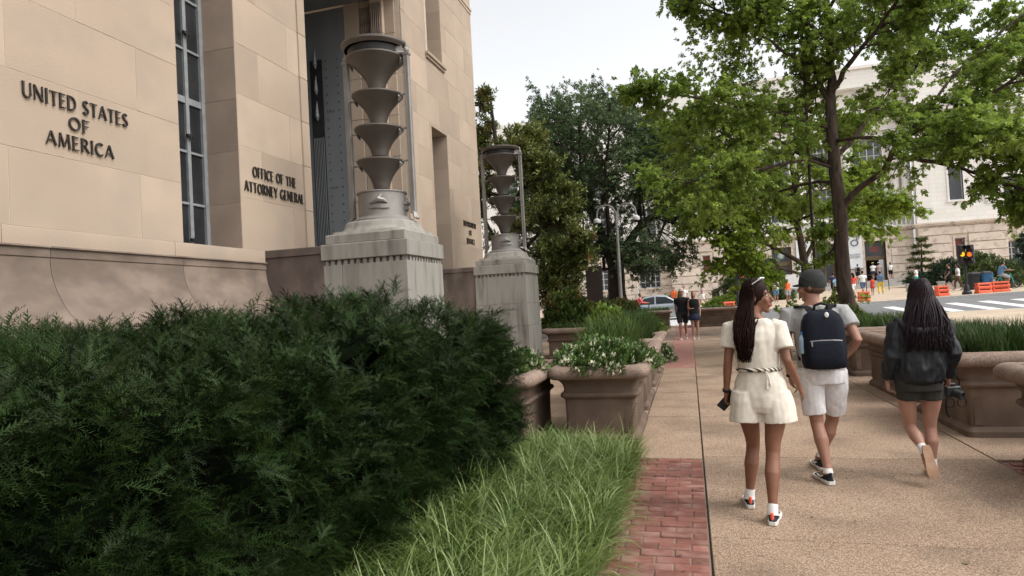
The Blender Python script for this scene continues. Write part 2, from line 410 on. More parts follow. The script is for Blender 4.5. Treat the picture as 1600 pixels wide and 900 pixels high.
m_black = mat('black_metal_and_gap_shade', (.012, .012, .013), (.02, .02, .02), 9, .5)
m_letter = mat('bronze_letter', (.035, .03, .026), (.05, .044, .038), 20, .5, metal=.4)
W = -6.0
jb = thing('office_building', 'pale limestone office building with bronze lettering and tall recessed doorway', 'building', (W, 11, 0))
J = lambda o: setattr(o, 'location', o.location - jb.location) or o       # world-built child under the building
def jpart(b, name, m, par=None, **k):
    o = b.build(name, m, par or jb, **k)
    if par is None or par is jb: o.location = Vector(o.location)-jb.location
    return o
OPEN = [(6.56, 7.66, 2.45, 30), (9.42, 13.35, 0, 30), (14.95, 16.02, 2.3, 6.14), (14.85, 15.95, 8.02, 30)]
ZR = [2.53+.738*k for k in range(14)]
YEND = 18.6
# backing (the mortar plane), in strips that leave the openings free
b = MB()
for y0, y1, z0, z1 in ((-3, 6.56, 0, 12.8), (6.56, 7.66, 0, 2.45), (7.66, 9.42, 0, 12.8), (13.35, 14.95, 0, 12.8), (14.95, 15.95, 6.14, 8.02), (15.95, 16.02, 6.14, 12.8), (14.95, 16.02, 0, 2.3), (16.02, YEND-.05, 0, 12.8)):
    b.box(W-.7, W-.0022, y0, y1, z0, z1)
b.box(W-8, W-.7, YEND-.4, YEND-.05, 0, 12.8)
b.box(W-8, W-.7, -3, YEND-.4, 12.4, 12.8)
wall = jpart(b, 'wall', m_mortar)
def cut(y0, y1, z0, z1):
    segs = [(y0, y1, z0, z1)]
    for a, c, d, e in OPEN:
        out = []
        for (p, q, r, s) in segs:
            if q <= a or p >= c or s <= d or r >= e: out.append((p, q, r, s)); continue
            if p < a: out.append((p, a, r, s))
            if q > c: out.append((c, q, r, s))
            if r < d: out.append((max(p, a), min(q, c), r, d))
            if s > e: out.append((max(p, a), min(q, c), e, s))
        segs = out
    return [x for x in segs if x[1]-x[0] > .03 and x[3]-x[2] > .03]
for i, z in enumerate(ZR):
    off = 4.455 if i % 2 == 0 else 5.195
    ys = [off+1.48*k for k in range(-5, 11)]
    ys = [-3]+[y for y in ys if -2.5 < y < YEND-.3]+[YEND]
    for a, c in zip(ys[:-1], ys[1:]):
        for (p, q, r, s) in cut(a, c, z, min(z+.738, 12.8)):
            bb = MB(); g = .0035
            cx, cy, cz = W, (p+q)/2, (r+s)/2
            bb.box(-.12, random.uniform(.0, .002), p+g-cy, q-g-cy, r+g-cz, s-g-cz, ch=.0012)
            o = bb.build('stone_block', m_lime, jb); o.location = (cx-W, cy-11, cz)
# stepped base course and swept plinth
def run(name, prof, y0, y1, m):
    bb = MB(); bb.prism([(x, z) for x, z in prof], 'y', y0+.003, y1-.003); return jpart(bb, name, m, smooth=25)
bands = [(-3, -.8), (-.8, .9), (.9, 2.6), (2.6, 4.36), (4.36, 6.4), (6.4, 8.12)]
for a, c in bands:
    run('base_course', [(W-.1, 2.53), (W+.012, 2.53), (W+.018, 2.515), (W+.018, 2.36), (W-.1, 2.36)], a, c, m_lime)
flare = [(W-.1, 2.355), (W+.05, 2.355), (W+.056, 2.34), (W+.03, 2.325), (W+.03, 2.25), (W+.018, 2.24)]
flare += [(W+.02+.42*t**2.1, 2.24-.74*t) for t in [k/12 for k in range(13)]] + [(W+.40, 1.46), (W+.36, 1.43), (W-.1, 1.43)]
for a, c in zip([-3.6, -1.9, -.2, 1.5, 3.15, 4.81, 6.52], [-1.9, -.2, 1.5, 3.15, 4.81, 6.52, 8.12]): run('swept_base_stone', flare, a, c, m_base)
b = MB(); b.box(W-.1, W+.52, -3.6, 8.12, 0, 1.43); b.box(W-.1, W+.58, -3.6, 8.1, 0, 1.2); jpart(b, 'plinth', m_base)
b = MB(); b.box(W-.1, W+.03, 16.55, YEND+.02, 0, 2.5); jpart(b, 'plinth', m_base)
# raised jamb strips beside the doorway
for k in range(14):
    for y0, y1 in ((9.21, 9.42), (13.35, 13.56)):
        b = MB(); b.box(W-.1, W+.03, y0+.002, y1, ZR[k]+.003, ZR[k]+.735, ch=.004); jpart(b, 'jamb_stone', m_lime)
# window niches: stone reveals, steel casements, panes
def niche(y0, y1, z0, z1, near):
    for k in range(int((z1-z0)/.738)+1):
        a = z0+k*.738; c = min(a+.738, z1)
        if c-a < .05: continue
        for q0, q1 in ((y0-.004, y0+.0), (y1, y1+.004)):
            b = MB(); b.box(W-.6, W-.006, q0-.02 if q0 < y0 else q0-.005, q1+.005 if q0 < y0 else q1+.02, a+.003, c-.003)
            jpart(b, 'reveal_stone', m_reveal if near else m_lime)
    b = MB(); X = W-.56; fw = .07
    b.box(X-.05, X+.03, y0, y0+fw, z0, z1); b.box(X-.05, X+.03, y1-fw, y1, z0, z1); b.box(X-.05, X+.03, y0, y1, z0, z0+fw)
    ms = [y0+(y1-y0)*f for f in (.36, .69)]; mid = ms[1]
    for q in ms: b.box(X-.04, X+.025, q-.03, q+.03, z0, z1)
    n = int((z1-z0)/.72)
    for k in range(1, n+1):
        zz = z0+k*.72; t = .045 if k % 3 == 0 else .016
        b.box(X-.03, X+.015, y0, y1, zz-t, zz+t)
    fr = jpart(b, 'window', m_steel)
    for k in range(0, n+1, 2):
        b = MB(); b.box(X+.03, X+.07, mid-.06, mid+.06, z0+k*.72+.2, z0+k*.72+.235); b.tube([(X+.06, mid, z0+k*.72+.15), (X+.07, mid, z0+k*.72+.29)], .012, 6); b.build('latch', m_black, fr)
    for k in range(n+1):
        for p, q in ((y0+fw, ms[0]-.03), (ms[0]+.03, ms[1]-.03), (ms[1]+.03, y1-fw)):
            a, c = z0+max(fw, k*.72), min(z1, z0+(k+1)*.72)
            if c-a < .05: continue
            b = MB(); b.box(X-.02, X-.012, p, q, a, c); b.build('pane', m_glass, fr)
    b = MB()
    for k in range(int((z1-z0)/.05)):
        zz = z0+.03+k*.05; b.add([(X-.2, y0+.08, zz), (X-.17, y0+.08, zz+.03), (X-.17, y1-.08, zz+.03), (X-.2, y1-.08, zz)], [(0, 1, 2, 3)])
    b.build('blind', m_blind, fr)
    b = MB(); b.box(W-.62, W-.1, y0, y1, z0-.05, z0+.006); jpart(b, 'window_sill', m_base)
niche(6.56, 7.66, 2.45, 9.0, True)
niche(14.95, 16.02, 2.3, 6.14, False)
niche(14.85, 15.95, 8.02, 12.6, False)
b = MB(); b.box(W-.3, W+.09, 14.78, 16.04, 7.9, 8.0, ch=.015); b.box(W-.3, W+.05, 14.8, 16.02, 7.84, 7.9); jpart(b, 'window_sill', m_lime)
b = MB(); b.box(W-.1, W+.04, 16.9, YEND+.03, 10.62, 10.7); b.box(W-.1, W+.02, 16.9, YEND+.02, 10.52, 10.6); jpart(b, 'string_course', m_lime)
# doorway: stepped far reveal, carved capital, riveted aluminium leaf folded back in the recess
steps = [(W-.37, W-.13, 13.33), (W-.69, W-.37, 13.22), (W-1.02, W-.69, 13.36), (W-1.4, W-1.02, 13.3)]
for x0, x1, y in steps:
    for k in range(13):
        z0 = .3+k*.95; b = MB(); b.box(x0+.003, x1-.003, y, 13.9, z0+.004, z0+.946, ch=.006); jpart(b, 'door_jamb_stone', m_lime)
for x0, x1, y in steps[1:3]:                                              # carved leaf panels on the jamb
    b = MB(); b.box(x0+.02, x1-.02, y-.03, y+.02, 7.6, 8.6)
    for s in range(5):
        cx = x0+.06+(x1-x0-.12)*s/4
        b.tube([(cx, y-.03, 7.65), (cx, y-.035, 8.1), (cx, y-.03, 8.5)], [.012, .02, .008], 6)
    jpart(b, 'carved_panel', m_base)
b = MB(); b.box(W-3.2, W-1.4, 13.30, 13.9, .3, 8.7); b.box(W-3.3, W-3.1, 9.0, 13.9, .3, 12.4); b.box(W-3.2, W-.7, 9.0, 9.40, .3, 12.4)
b.box(W-3.2, W-.02, 9.43, 13.3, 8.75, 9.1)
jpart(b, 'door_recess', m_alum)
b = MB(); b.box(W-2.34, W-2.02, 13.285, 13.31, .3, 7.55); bs_ = jpart(b, 'door_slot', m_black)
b = MB()
for k in range(3):
    z = 6.1+k*.62
    b.tube([(W-2.18, 13.27, z), (W-2.18, 13.25, z+.1), (W-2.18, 13.25, z+.3), (W-2.18, 13.27, z+.46)], [.012, .05, .03, .01], 6)
for k in range(7): b.box(W-2.31+k*.042, W-2.295+k*.042, 13.27, 13.286, .4, 5.7)
b.build('door_ornament', m_alum, bs_)
b = MB()
for cx in (W-1.92, W-1.62, W-2.42):
    for k in range(36):
        b.ell((cx, 13.298, .5+k*.2), (.017, .014, .017), 6, 4)
for k in range(4):
    for d in (-.1, 0): b.ell((W-1.77+d*.8, 13.298, .9+k*1.8), (.02, .015, .02), 6, 4)
jpart(b, 'rivets', m_black, kind='stuff')
b = MB(); b.box(W-3.1, W-.2, 9.42, 13.3, 0, .3); b.box(W-3.1, W+.4, 9.42, 13.3, 0, .15); jpart(b, 'doorstep', m_kerb)

# bronze lettering, letters drawn by strokes with thick and thin parts
def arc(cx, cy, rx, ry, a0, a1, n=14): return [(cx+rx*math.cos(R(a0+(a1-a0)*i/n)), cy+ry*math.sin(R(a0+(a1-a0)*i/n))) for i in range(n+1)]
TK, TN = .105, .05
GL = {
 'U': (.72, [([(.1, 1), (.1, .3)]+arc(.36, .3, .26, .29, 180, 360)[1:], TK), ([(.62, .3), (.62, 1)], TN)]),
 'N': (.78, [([(.1, 0), (.1, 1)], TN), ([(.08, 1), (.68, 0)], TK), ([(.68, 0), (.68, 1)], TN)]),
 'I': (.25, [([(.12, 0), (.12, 1)], TK)]),
 'T': (.66, [([(.33, 0), (.33, .95)], TK), ([(.02, .95), (.64, .95)], TN)]),
 'E': (.55, [([(.1, 0), (.1, 1)], TK), ([(.1, .96), (.5, .96)], TN), ([(.1, .52), (.44, .52)], TN), ([(.1, .04), (.52, .04)], TN)]),
 'D': (.74, [([(.1, 0), (.1, 1)], TK), ([(.1, .96), (.3, .96)]+arc(.3, .5, .36, .46, 90, -90)+[(.1, .04)], .1)]),
 'S': (.55, [(arc(.27, .75, .18, .21, 20, 200, 10)+[(.27, .5)]+arc(.27, .25, .2, .22, 60, -160, 12), .1)]),
 'A': (.74, [([(.03, 0), (.36, 1)], TN), ([(.36, 1), (.7, 0)], TK), ([(.16, .36), (.57, .36)], TN)]),
 'O': (.82, [(arc(.41, .5, .34, .46, 0, 360, 28), .115)]),
 'F': (.52, [([(.1, 0), (.1, 1)], TK), ([(.1, .96), (.5, .96)], TN), ([(.1, .52), (.43, .52)], TN)]),
 'M': (.92, [([(.08, 0), (.16, 1)], TN), ([(.16, 1), (.45, .05)], TK), ([(.45, .05), (.74, 1)], TN), ([(.74, 1), (.84, 0)], TK)]),
 'R': (.64, [([(.1, 0), (.1, 1)], TK), ([(.1, .96), (.28, .96)]+arc(.28, .73, .2, .23, 90, -90)+[(.1, .5)], .09), ([(.28, .5), (.62, 0)], TK)]),
 'C': (.7, [(arc(.41, .5, .33, .46, 50, 310, 20), .115)]),
 'H': (.74, [([(.1, 0), (.1, 1)], TK), ([(.64, 0), (.64, 1)], TK), ([(.1, .52), (.64, .52)], TN)]),
 'Y': (.66, [([(.33, 0), (.33, .48)], TK), ([(.33, .48), (.04, 1)], TK), ([(.33, .48), (.63, 1)], TN)]),
 'G': (.76, [(arc(.41, .5, .33, .46, 50, 330, 20), .115), ([(.68, .02), (.68, .45)], TK)]),
 'L': (.52, [([(.1, 0), (.1, 1)], TK), ([(.1, .04), (.5, .04)], TN)]),
 'P': (.58, [([(.1, 0), (.1, 1)], TK), ([(.1, .96), (.28, .96)]+arc(.28, .72, .22, .24, 90, -90)+[(.1, .48)], .09)]),
 'J': (.36, [([(.22, 1), (.22, .1), (.14, -.1), (.02, -.18)], TK)]),
 'V': (.7, [([(.04, 1), (.36, 0)], TK), ([(.36, 0), (.68, 1)], TN)]),
}
def stroke(b, pts, w, P, d0, d1):
    """ribbon of width w along 2d pts, extruded; P maps (u,v,depth) to 3d"""
    n = len(pts); L = []; Rr = []
    for i in range(n):
        a = pts[max(0, i-1)]; c = pts[min(n-1, i+1)]
        if i == n-1 and pts[0] == pts[-1] or (i in (0, n-1) and math.dist(pts[0], pts[-1]) < 1e-6): a, c = pts[-2], pts[1]
        dx, dy = c[0]-a[0], c[1]-a[1]; l = math.hypot(dx, dy) or 1; nx, ny = -dy/l*w/2, dx/l*w/2
        L.append((pts[i][0]+nx, pts[i][1]+ny)); Rr.append((pts[i][0]-nx, pts[i][1]-ny))
    V = []; F = []
    for i in range(n): V += [P(*L[i], d0), P(*Rr[i], d0), P(*L[i], d1), P(*Rr[i], d1)]
    for i in range(n-1):
        a = 4*i; c = a+4
        F += [(a+2, a+3, c+3, c+2), (a, c, c+1, a+1), (a, a+2, c+2, c), (a+1, c+1, c+3, a+3)]
    F += [(0, 1, 3, 2), (4*n-4, 4*n-2, 4*n-1, 4*n-3)]
    b.add(V, F)
def lettering(txt, size, P, width, d0, d1, emit):
    """centred line of letters; P(u,v,depth)"""
    tot = sum(GL[c][0]+.1 if c != ' ' else .45 for c in txt)-.1
    sx = width/(tot*size); u = -width/2
    for c in txt:
        if c == ' ': u += .45*size*sx; continue
        b = MB()
        for pts, w in GL[c][1]:
            stroke(b, [(p[0]*size*sx, p[1]*size) for p in pts], w*size, lambda a, v, d, u=u: P(u+a, v, d), d0, d1)
            for e in ((pts[0], pts[1]), (pts[-1], pts[-2])) if w in (TK, TN) else ():       # small serifs
                if abs(e[0][0]-e[1][0]) < .12 and abs(e[0][1]-e[1][1]) > .2:
                    stroke(b, [((e[0][0]-w*.85)*size*sx, e[0][1]*size), ((e[0][0]+w*.85)*size*sx, e[0][1]*size)], .045*size, lambda a, v, d, u=u: P(u+a, v, d), d0, d1-.0004)
        emit(b, c); u += (GL[c][0]+.1)*size*sx
def wall_text(txt, yc, z, size, width, nm):
    lettering(txt, size, lambda u, v, d: (d, yc+u-11, z+v), width, .008, .026, lambda b, c: b.build('letter', m_letter, jb))
wall_text('UNITED STATES', 5.19, 3.775, .145, 1.19, '')
wall_text('OF', 5.18, 3.575, .135, .235, '')
wall_text('AMERICA', 5.20, 3.37, .14, .77, '')
wall_text('OFFICE OF THE', 8.45, 3.60, .15, 1.06, '')
wall_text('ATTORNEY GENERAL', 8.45, 3.365, .15, 1.45, '')
wall_text('DEPARTMENT', 17.5, 3.83, .15, 1.1, '')
wall_text('OF', 17.5, 3.60, .14, .24, '')
wall_text('JUSTICE', 17.5, 3.345, .15, .72, '')
# cheek walls between the pedestals and the building
for y0, y1 in ((8.12, 9.4), (15.2, 16.5)):
    b = MB(); b.box(W, -5.0, y0+.02, y1, 0, 2.41); c_ = jpart(b, 'cheek_wall', m_dkgran)
    b = MB(); b.box(W, -5.0, y0, y1+.02, 2.414, 2.53, ch=.008); jpart(b, 'coping', m_dkgran)
# steps up to the door
for k in range(4):
    b = MB(); b.box(W+.0, W+1.6-k*.35, 9.42, 15.18, 0, .1+k*.14) if k < 4 else None; jpart(b, 'entrance_step', m_kerb)

# ------------------------------------------------------------------ granite pedestals and aluminium torch lamps
m_gran = mat('stained_granite', (.255, .238, .208), (.345, .328, .29), 2.2, .85, .35, 160, rand=.02, col3=(.13, .118, .10), scale3=2.2, thr3=.60, stretch=(2.6, 2.6, .4), soft=.16)
m_torch = mat('torch_aluminium', (.205, .19, .175), (.265, .25, .23), 3, .55, .1, 50, metal=.35)
m_bowl = mat('torch_bowl_aluminium', (.095, .083, .072), (.122, .108, .095), 2.4, .5, .06, 30, metal=.35)
def pedestal(x, y, label):
    p = thing('lamp_pedestal', label, 'pedestal', (x, y, 0), group='lamp pedestals by the doorway')
    h = .645
    b = MB()
    for z0, z1, i in ((0, 1.0, .0), (1.006, 1.55, .0), (1.556, 2.24, 0)):
        t0 = h+.03-(z0/2.24)*.03; 
        b.box(-t0, -.36, -t0, t0, z0, z1, ch=.006); b.box(-.354, t0, -t0, t0, z0, z1, ch=.006)
    bo = b.build('shaft', m_gran, p)
    b = MB(); b.box(-h+.05, h-.05, -h+.05, h-.05, 2.22, 2.33)
    for k in range(13):                                        # small blocks under the cap
        u = -h+.01+k*(2*h-.02-.055)/12
        b.box(u, u+.055, -h, -h+.06, 2.241, 2.31); b.box(u, u+.055, h-.06, h, 2.241, 2.31)
        if 0 < k < 12: b.box(h-.06, h, u, u+.055, 2.241, 2.31); b.box(-h, -h+.06, u, u+.055, 2.241, 2.31)
    b.build('dentils', m_gran, p, kind='stuff')
    b = MB(); b.box(-h-.035, h+.035, -h-.035, h+.035, 2.312, 2.54, ch=.01); b.build('cap', m_gran, p)
    b = MB(); b.box(-h+.02, h-.02, -h+.02, h-.02, 2.543, 2.68, ch=.012); b.build('upper_cap', m_gran, p)
    b = MB(); n = 48                                           # square to round transition
    b.lathe([(.60, 2.683), (.585, 2.72)], n, sq=9)
    b.lathe([(.585, 2.72), (.56, 2.76), (.535, 2.80), (.53, 2.84), (.50, 2.87), (.0, 2.88)], n, sq=2.6)
    b.build('base_moulding', m_gran, p, smooth=50)
    return p
def torch(x, y, label):
    p = thing('torch_lamp', label, 'lamp', (x, y, 2.872), group='stacked bowl torch lamps')
    z0 = 2.872; Z = lambda v: v-z0
    b = MB(); b.lathe([(.46, Z(2.87)), (.46, Z(2.90)), (.42, Z(2.925)), (.37, Z(2.945)), (.36, Z(2.955)), (.36, Z(3.30)), (.375, Z(3.305)), (.375, Z(3.325)), (.30, Z(3.34)), (.13, Z(3.365)), (0, Z(3.37))], 40)
    dr = b.build('drum', m_torch, p, smooth=35)
    for az in (-1.25, 1.9, .3):                                # dolphin relief on the drum
        b = MB(); ca, sa = math.cos(az), math.sin(az); tx, ty = -sa, ca
        def Q(u, z, o=.0): rr = .362+o; a2 = az+u/.36; return (rr*math.cos(a2), rr*math.sin(a2), Z(z))
        b.tube([Q(-.13, 3.13), Q(-.07, 3.155, .02), Q(0, 3.18, .035), Q(.06, 3.165, .03), Q(.12, 3.125, .01)], [.02, .035, .045, .03, .012], 8)
        b.tube([Q(.0, 3.2, .03), Q(.03, 3.24, .03), Q(.05, 3.25, .02)], [.03, .018, .006], 6)
        for k in range(4): b.tube([Q(-.14+.0*k, 3.09-.012*k, .01), Q(-.05, 3.105-.014*k, .02), Q(.05, 3.085-.01*k, .02), Q(.14, 3.10-.014*k, .01)], .012, 5)
        b.build('relief', m_torch, dr, smooth=True)
    for zt, rt, zb in ((5.37, .44, 4.86), (4.81, .385, 4.35), (4.30, .37, 3.86), (3.81, .355, 3.37)):
        hh = zt-zb; pr = [(.075, zb), (.115, zb+.02), (.125, zb+.06)]
        for k in range(1, 11):
            t = k/10; pr.append((.125+(rt-.02-.125)*(t**1.9*.75+.25*t), zb+.06+(hh-.10)*t))
        pr += [(rt-.015, zt-.035), (rt, zt-.02), (rt, zt), (rt-.03, zt), (rt-.05, zt-.03), (.12, zb+.2), (0, zb+.18)]
        b = MB(); b.lathe([(r, Z(z)) for r, z in pr], 40); bo = b.build('bowl', m_bowl, p, smooth=35)
        for s in (-1, 1):                                      # leaf brackets where the bowl meets the posts
            b = MB()
            for k in range(3): b.tube([(s*(rt-.03), (k-1)*.03, Z(zt-.01)), (s*(rt-.015), (k-1)*.04, Z(zt-.06)), (s*(rt-.04), (k-1)*.015, Z(zt-.12))], [.008, .014, .005], 6)
            b.tube([(s*(rt-.01), 0, Z(zt-.03)), (s*.50, 0, Z(zt-.03))], .014, 6)
            b.build('bracket', m_torch, bo, smooth=True)
    b = MB(); b.lathe([(.40, Z(5.36)), (.42, Z(5.50)), (.38, Z(5.50)), (.36, Z(5.36)), (.40, Z(5.36))], 48); b.build('gap_shade_band', m_black, p, smooth=35)  # black drum: shade of the open gap under the ring, put into its colour
    b = MB(); b.lathe([(.46, Z(5.48)), (.49, Z(5.51)), (.505, Z(5.53)), (.505, Z(5.56)), (.40, Z(5.56)), (.40, Z(5.49)), (.46, Z(5.48))], 48)
    b.build('top_ring', m_bowl, p, smooth=35)
    for s in (-1, 1):
        b = MB(); x0 = s*.505
        b.box(x0-.045, x0+.045, -.035, .035, Z(2.98), Z(5.42), ch=.012)
        for dx in (-.025, .025): b.box(x0+dx-.006, x0+dx+.006, -.042, .042, Z(3.02), Z(5.38))
        po = b.build('post', m_torch, p)
        b = MB()
        for k in range(5):
            a = (k-2)*.5; b.tube([(x0-s*.0, .0, Z(3.03)), (x0+s*.03*math.cos(a), .04*math.sin(a), Z(2.96)), (x0+s*.06*math.cos(a), .07*math.sin(a), Z(2.91))], [.03, .028, .02], 6, round_=True)
        b.build('claw_foot', m_torch, po, smooth=True)
        b = MB(); b.box(x0-.055, x0+.055, -.045, .045, Z(5.36), Z(5.40)); b.ell((x0, 0, Z(5.44)), (.05, .045, .05), 10, 6)
        b.tube([(x0, 0, Z(5.46)), (x0+s*.01, 0, Z(5.52)), (x0, 0, Z(5.58))], [.03, .02, .004], 8)
        for k in range(7):
            a = (k-3)*.4; b.tube([(x0-s*.02, -.03, Z(5.40)), (x0-s*(.07+.04*math.cos(a)), -.10, Z(5.46+.09*math.sin(a))), (x0-s*(.10+.06*math.cos(a)), -.13, Z(5.46+.11*math.sin(a)))], [.015, .022, .008], 5)
            b.tube([(x0-s*.02, .03, Z(5.40)), (x0-s*(.07+.04*math.cos(a)), .10, Z(5.46+.09*math.sin(a))), (x0-s*(.10+.06*math.cos(a)), .13, Z(5.46+.11*math.sin(a)))], [.015, .022, .008], 5)
        b.build('palmette', m_torch, po, smooth=True)
    return p
pedestal(-4.38, 8.79, 'nearer stained grey granite pedestal behind the dark hedge'); torch(-4.38, 8.79, 'nearer tall torch lamp of four stacked grey metal bowls before the doorway')
pedestal(-4.48, 15.83, 'farther streaked granite pedestal beside the leafy planter'); torch(-4.48, 15.83, 'farther torch lamp of stacked bowls against the trees at the building corner')

# ------------------------------------------------------------------ planters
m_plant = mat('planter_concrete', (.115, .078, .056), (.175, .122, .09), 2.4, .85, .35, 130, rand=.06, col3=(.085, .058, .042), scale3=3, thr3=.6, soft=.2)
m_rim = mat('planter_rim_concrete', (.21, .15, .115), (.29, .21, .165), 5, .85, .4, 160, rand=.05, col3=(.14, .095, .07), scale3=60, thr3=.58)
PROF = [(-.06, 0), (.045, 0), (.045, .055), (.03, .075), (.01, .09), (.0, .10), (.015, .47), (.03, .485), (.055, .50), (.062, .52), (.05, .545), (.025, .555), (.022, .60), (.035, .64), (.065, .675), (.10, .695)]
RIMP = [(.10, .697), (.145, .70), (.17, .72), (.182, .75), (.18, .785), (.16, .815), (.125, .835), (.08, .84), (.02, .83), (.01, .78), (-.02, .74)]
def rect_rings(prof, x0, x1, y0, y1, r=.03, n=4):
    rs = []
    for o, z in prof:
        ring = []
        rr = max(.005, r+o*.6) if o > 0 else r
        for cx, cy, a0 in ((x1+o-rr, y1+o-rr, 0), (x0-o+rr, y1+o-rr, 90), (x0-o+rr, y0-o+rr, 180), (x1+o-rr, y0-o+rr, 270)):
            for k in range(n+1):
                a = R(a0+90*k/n); ring.append((cx+rr*math.cos(a), cy+rr*math.sin(a), z))
        rs.append(ring)
    return rs
def planter(x0, x1, y0, y1, label, s=1.0, dark=False):
    cx, cy = (x0+x1)/2, (y0+y1)/2
    p = thing('stone_planter', label, 'planter', (cx, cy, T(cx, y0)), group='stone planters along the walk')
    a, c, d, e = x0-cx, x1-cx, y0-cy, y1-cy
    b = MB(); b.rings(rect_rings([(o, z*s) for o, z in PROF], a, c, d, e)); b.build('box', m_plant, p, smooth=30)
    b = MB(); b.rings(rect_rings([(o, z*s) for o, z in RIMP], a, c, d, e, .02, 5)); b.build('rim', m_rim, p, smooth=40)
    # recessed face panels: thin raised stiles
    t = .006
    for (u0, u1, ax) in ((a, c, 'y'), (d, e, 'x')):
        for side in (0, 1):
            for q0, q1, z0, z1 in ((u0+.03, u0+.10, .12, .45), (u1-.10, u1-.03, .12, .45)):
                b = MB()
                if ax == 'y':
                    yy = d-.012 if side == 0 else e+.004
                    b.box(q0, q1, yy, yy+t, z0*s, z1*s)
                else:
                    xx = a-.012 if side == 0 else c+.004
                    b.box(xx, xx+t, q0, q1, z0*s, z1*s)
                b.build('stile', m_plant, p)
    b = MB(); b.box(a+.0, c-.0, d, e, .70*s, .76*s); b.build('soil', m_soil, p)
    return p
planter(-1.37, -.64, 6.95, 8.35, 'brown stone planter of white flowers at the end of the brick strip')
planter(-2.5, -1.72, 6.32, 7.7, 'brown stone planter tucked behind the end of the dark hedge')
planter(-1.37, -.66, 8.98, 10.5, 'stone planter second along the walk, behind the white flowers')
planter(-1.37, -.68, 11.25, 12.6, 'stone planter third along the walk with tall grass')
planter(-1.37, -.68, 13.15, 14.55, 'stone planter fourth along the walk beside the lawn strip')
planter(-3.7, -1.45, 16.85, 18.6, 'wide stone planter beside the farther lamp pedestal')
planter(2.6, 3.9, 4.9, 6.2, 'stone planter cut by the edge of the picture by the brick patch')
planter(2.6, 4.1, 7.3, 8.75, 'wide stone planter of dark grass beside the woman in black')
planter(2.66, 4.1, 9.4, 11.1, 'stone planter with a low round green clump in its corner')
planter(2.66, 4.1, 12.15, 13.9, 'stone planter in front of the big tree trunk')
planter(2.7, 4.1, 14.9, 16.2, 'stone planter half hidden behind the man with the backpack')
planter(-2.9, -.95, 29.75, 31.0, 'dark planter box left of the couple at the street crossing')
planter(.15, 1.95, 29.75, 31.0, 'dark planter box right of the couple at the street crossing')

# ------------------------------------------------------------------ leaves and grasses
def blades(P, az, L, th0, bend, w, segs=4, tint=None):
    """arching grass blades as one mesh: P (n,3) bases, az azimuth, L length, th0 lean at base, bend added along blade"""
    n = len(P); out = np.zeros((n, segs+1, 2, 3)); cur = P.copy()
    hz = np.stack([np.cos(az), np.sin(az), np.zeros(n)], 1); sd = np.stack([-np.sin(az), np.cos(az), np.zeros(n)], 1)
    for k in range(segs+1):
        t = k/segs; wd = w*(1-.85*t**1.6)*(.6+.4*min(1, t*4))
        out[:, k, 0] = cur-sd*wd[:, None]/2; out[:, k, 1] = cur+sd*wd[:, None]/2
        th = th0+bend*t
        cur = cur+(hz*np.sin(th)[:, None]+np.array([0, 0, 1.])*np.cos(th)[:, None])*(L/segs)[:, None]
    V = out.reshape(-1, 3); m = 2*(segs+1)
    tf = np.array([[2*k, 2*k+1, 2*k+3, 2*k+2] for k in range(segs)])
    F = (tf[None]+(np.arange(n)*m)[:, None, None]).reshape(-1, 4)
    return V, F, (None if tint is None else np.repeat(tint, m))
def joinv(parts):
    V = []; F = []; Tn = []; o = 0
    for v, f, t in parts: V.append(v); F.append(f+o); Tn.append(t if t is not None else np.zeros(len(v))); o += len(v)
    return np.concatenate(V), np.concatenate(F), np.concatenate(Tn)
LEAF = (np.array([(0, 0, 0), (.28, .45, .06), (0, 1, -.04), (-.28, .45, .06)]), np.array([(0, 1, 2, 3)]))
def cluster(k, spread=.5, up=.3, seed=1, lw=1.0):
    """small spray of k leaves around a twig along +y"""
    r = np.random.default_rng(seed); V = []; F = []
    for i in range(k):
        t = (i+.5)/k; a = (i*2.4); d = np.array([math.cos(a)*.9, .55+.3*r.random(), math.sin(a)*.9*spread+up*.3]); d /= np.linalg.norm(d)
        s = np.cross(d, [0, 0, 1.]); s /= np.linalg.norm(s)+1e-9; n = np.cross(s, d)
        q = r.normal(0, .5); s2 = math.cos(q)*s+math.sin(q)*n; n2 = np.cross(s2, d)
        o = len(V)
        for x, y, z in LEAF[0]: V.append(np.array([0, t*.9, 0])+s2*x*.62*lw+d*y*.62+n2*z)
        F.append([o, o+1, o+2, o+3])
    return np.array(V), np.array(F)
CL = [cluster(7, seed=s) for s in range(3)]
def leafmass(name, P, D, size, m, parent=None, templates=None, tint=None, **k):
    """leaf sprays at points P pointing along D"""
    templates = templates or CL; N = len(P); pick = rng.integers(0, len(templates), N); parts = []
    tint = rng.random(N) if tint is None else tint
    sp = rng.normal(0, .5, N); fr = frames(D, spin=sp)
    for i, (tv, tf) in enumerate(templates):
        q = pick == i
        if q.any(): parts.append(scatter(tv, tf, P[q], fr[q], size[q], tint[q]))
    V, F, t = joinv(parts); return ob(name, npmesh(name, V, F, t), m, parent, **k)
m_lir = mat('variegated_grass', (.045, .10, .010), (.105, .165, .024), 2.0, .5, tintcol=(.31, .37, .15), trans=.25, spec=.4)
m_gr2 = mat('dark_grass_blades', (.030, .065, .012), (.055, .10, .018), 5, .6, tint=.4, trans=.2)
m_gr3 = mat('green_grass_blades', (.045, .09, .014), (.08, .135, .025), 5, .6, tint=.4, trans=.2)
m_lf1 = mat('flower_shrub_leaf', (.06, .11, .025), (.10, .16, .045), 9, .5, tint=.45, trans=.15)
m_fl = mat('white_blossom', (.62, .62, .42), (.72, .70, .55), 30, .7, tint=.2, trans=.2)
m_lf2 = mat('shrub_leaf', (.06, .10, .022), (.11, .155, .035), 6, .45, tint=.55, trans=.2)
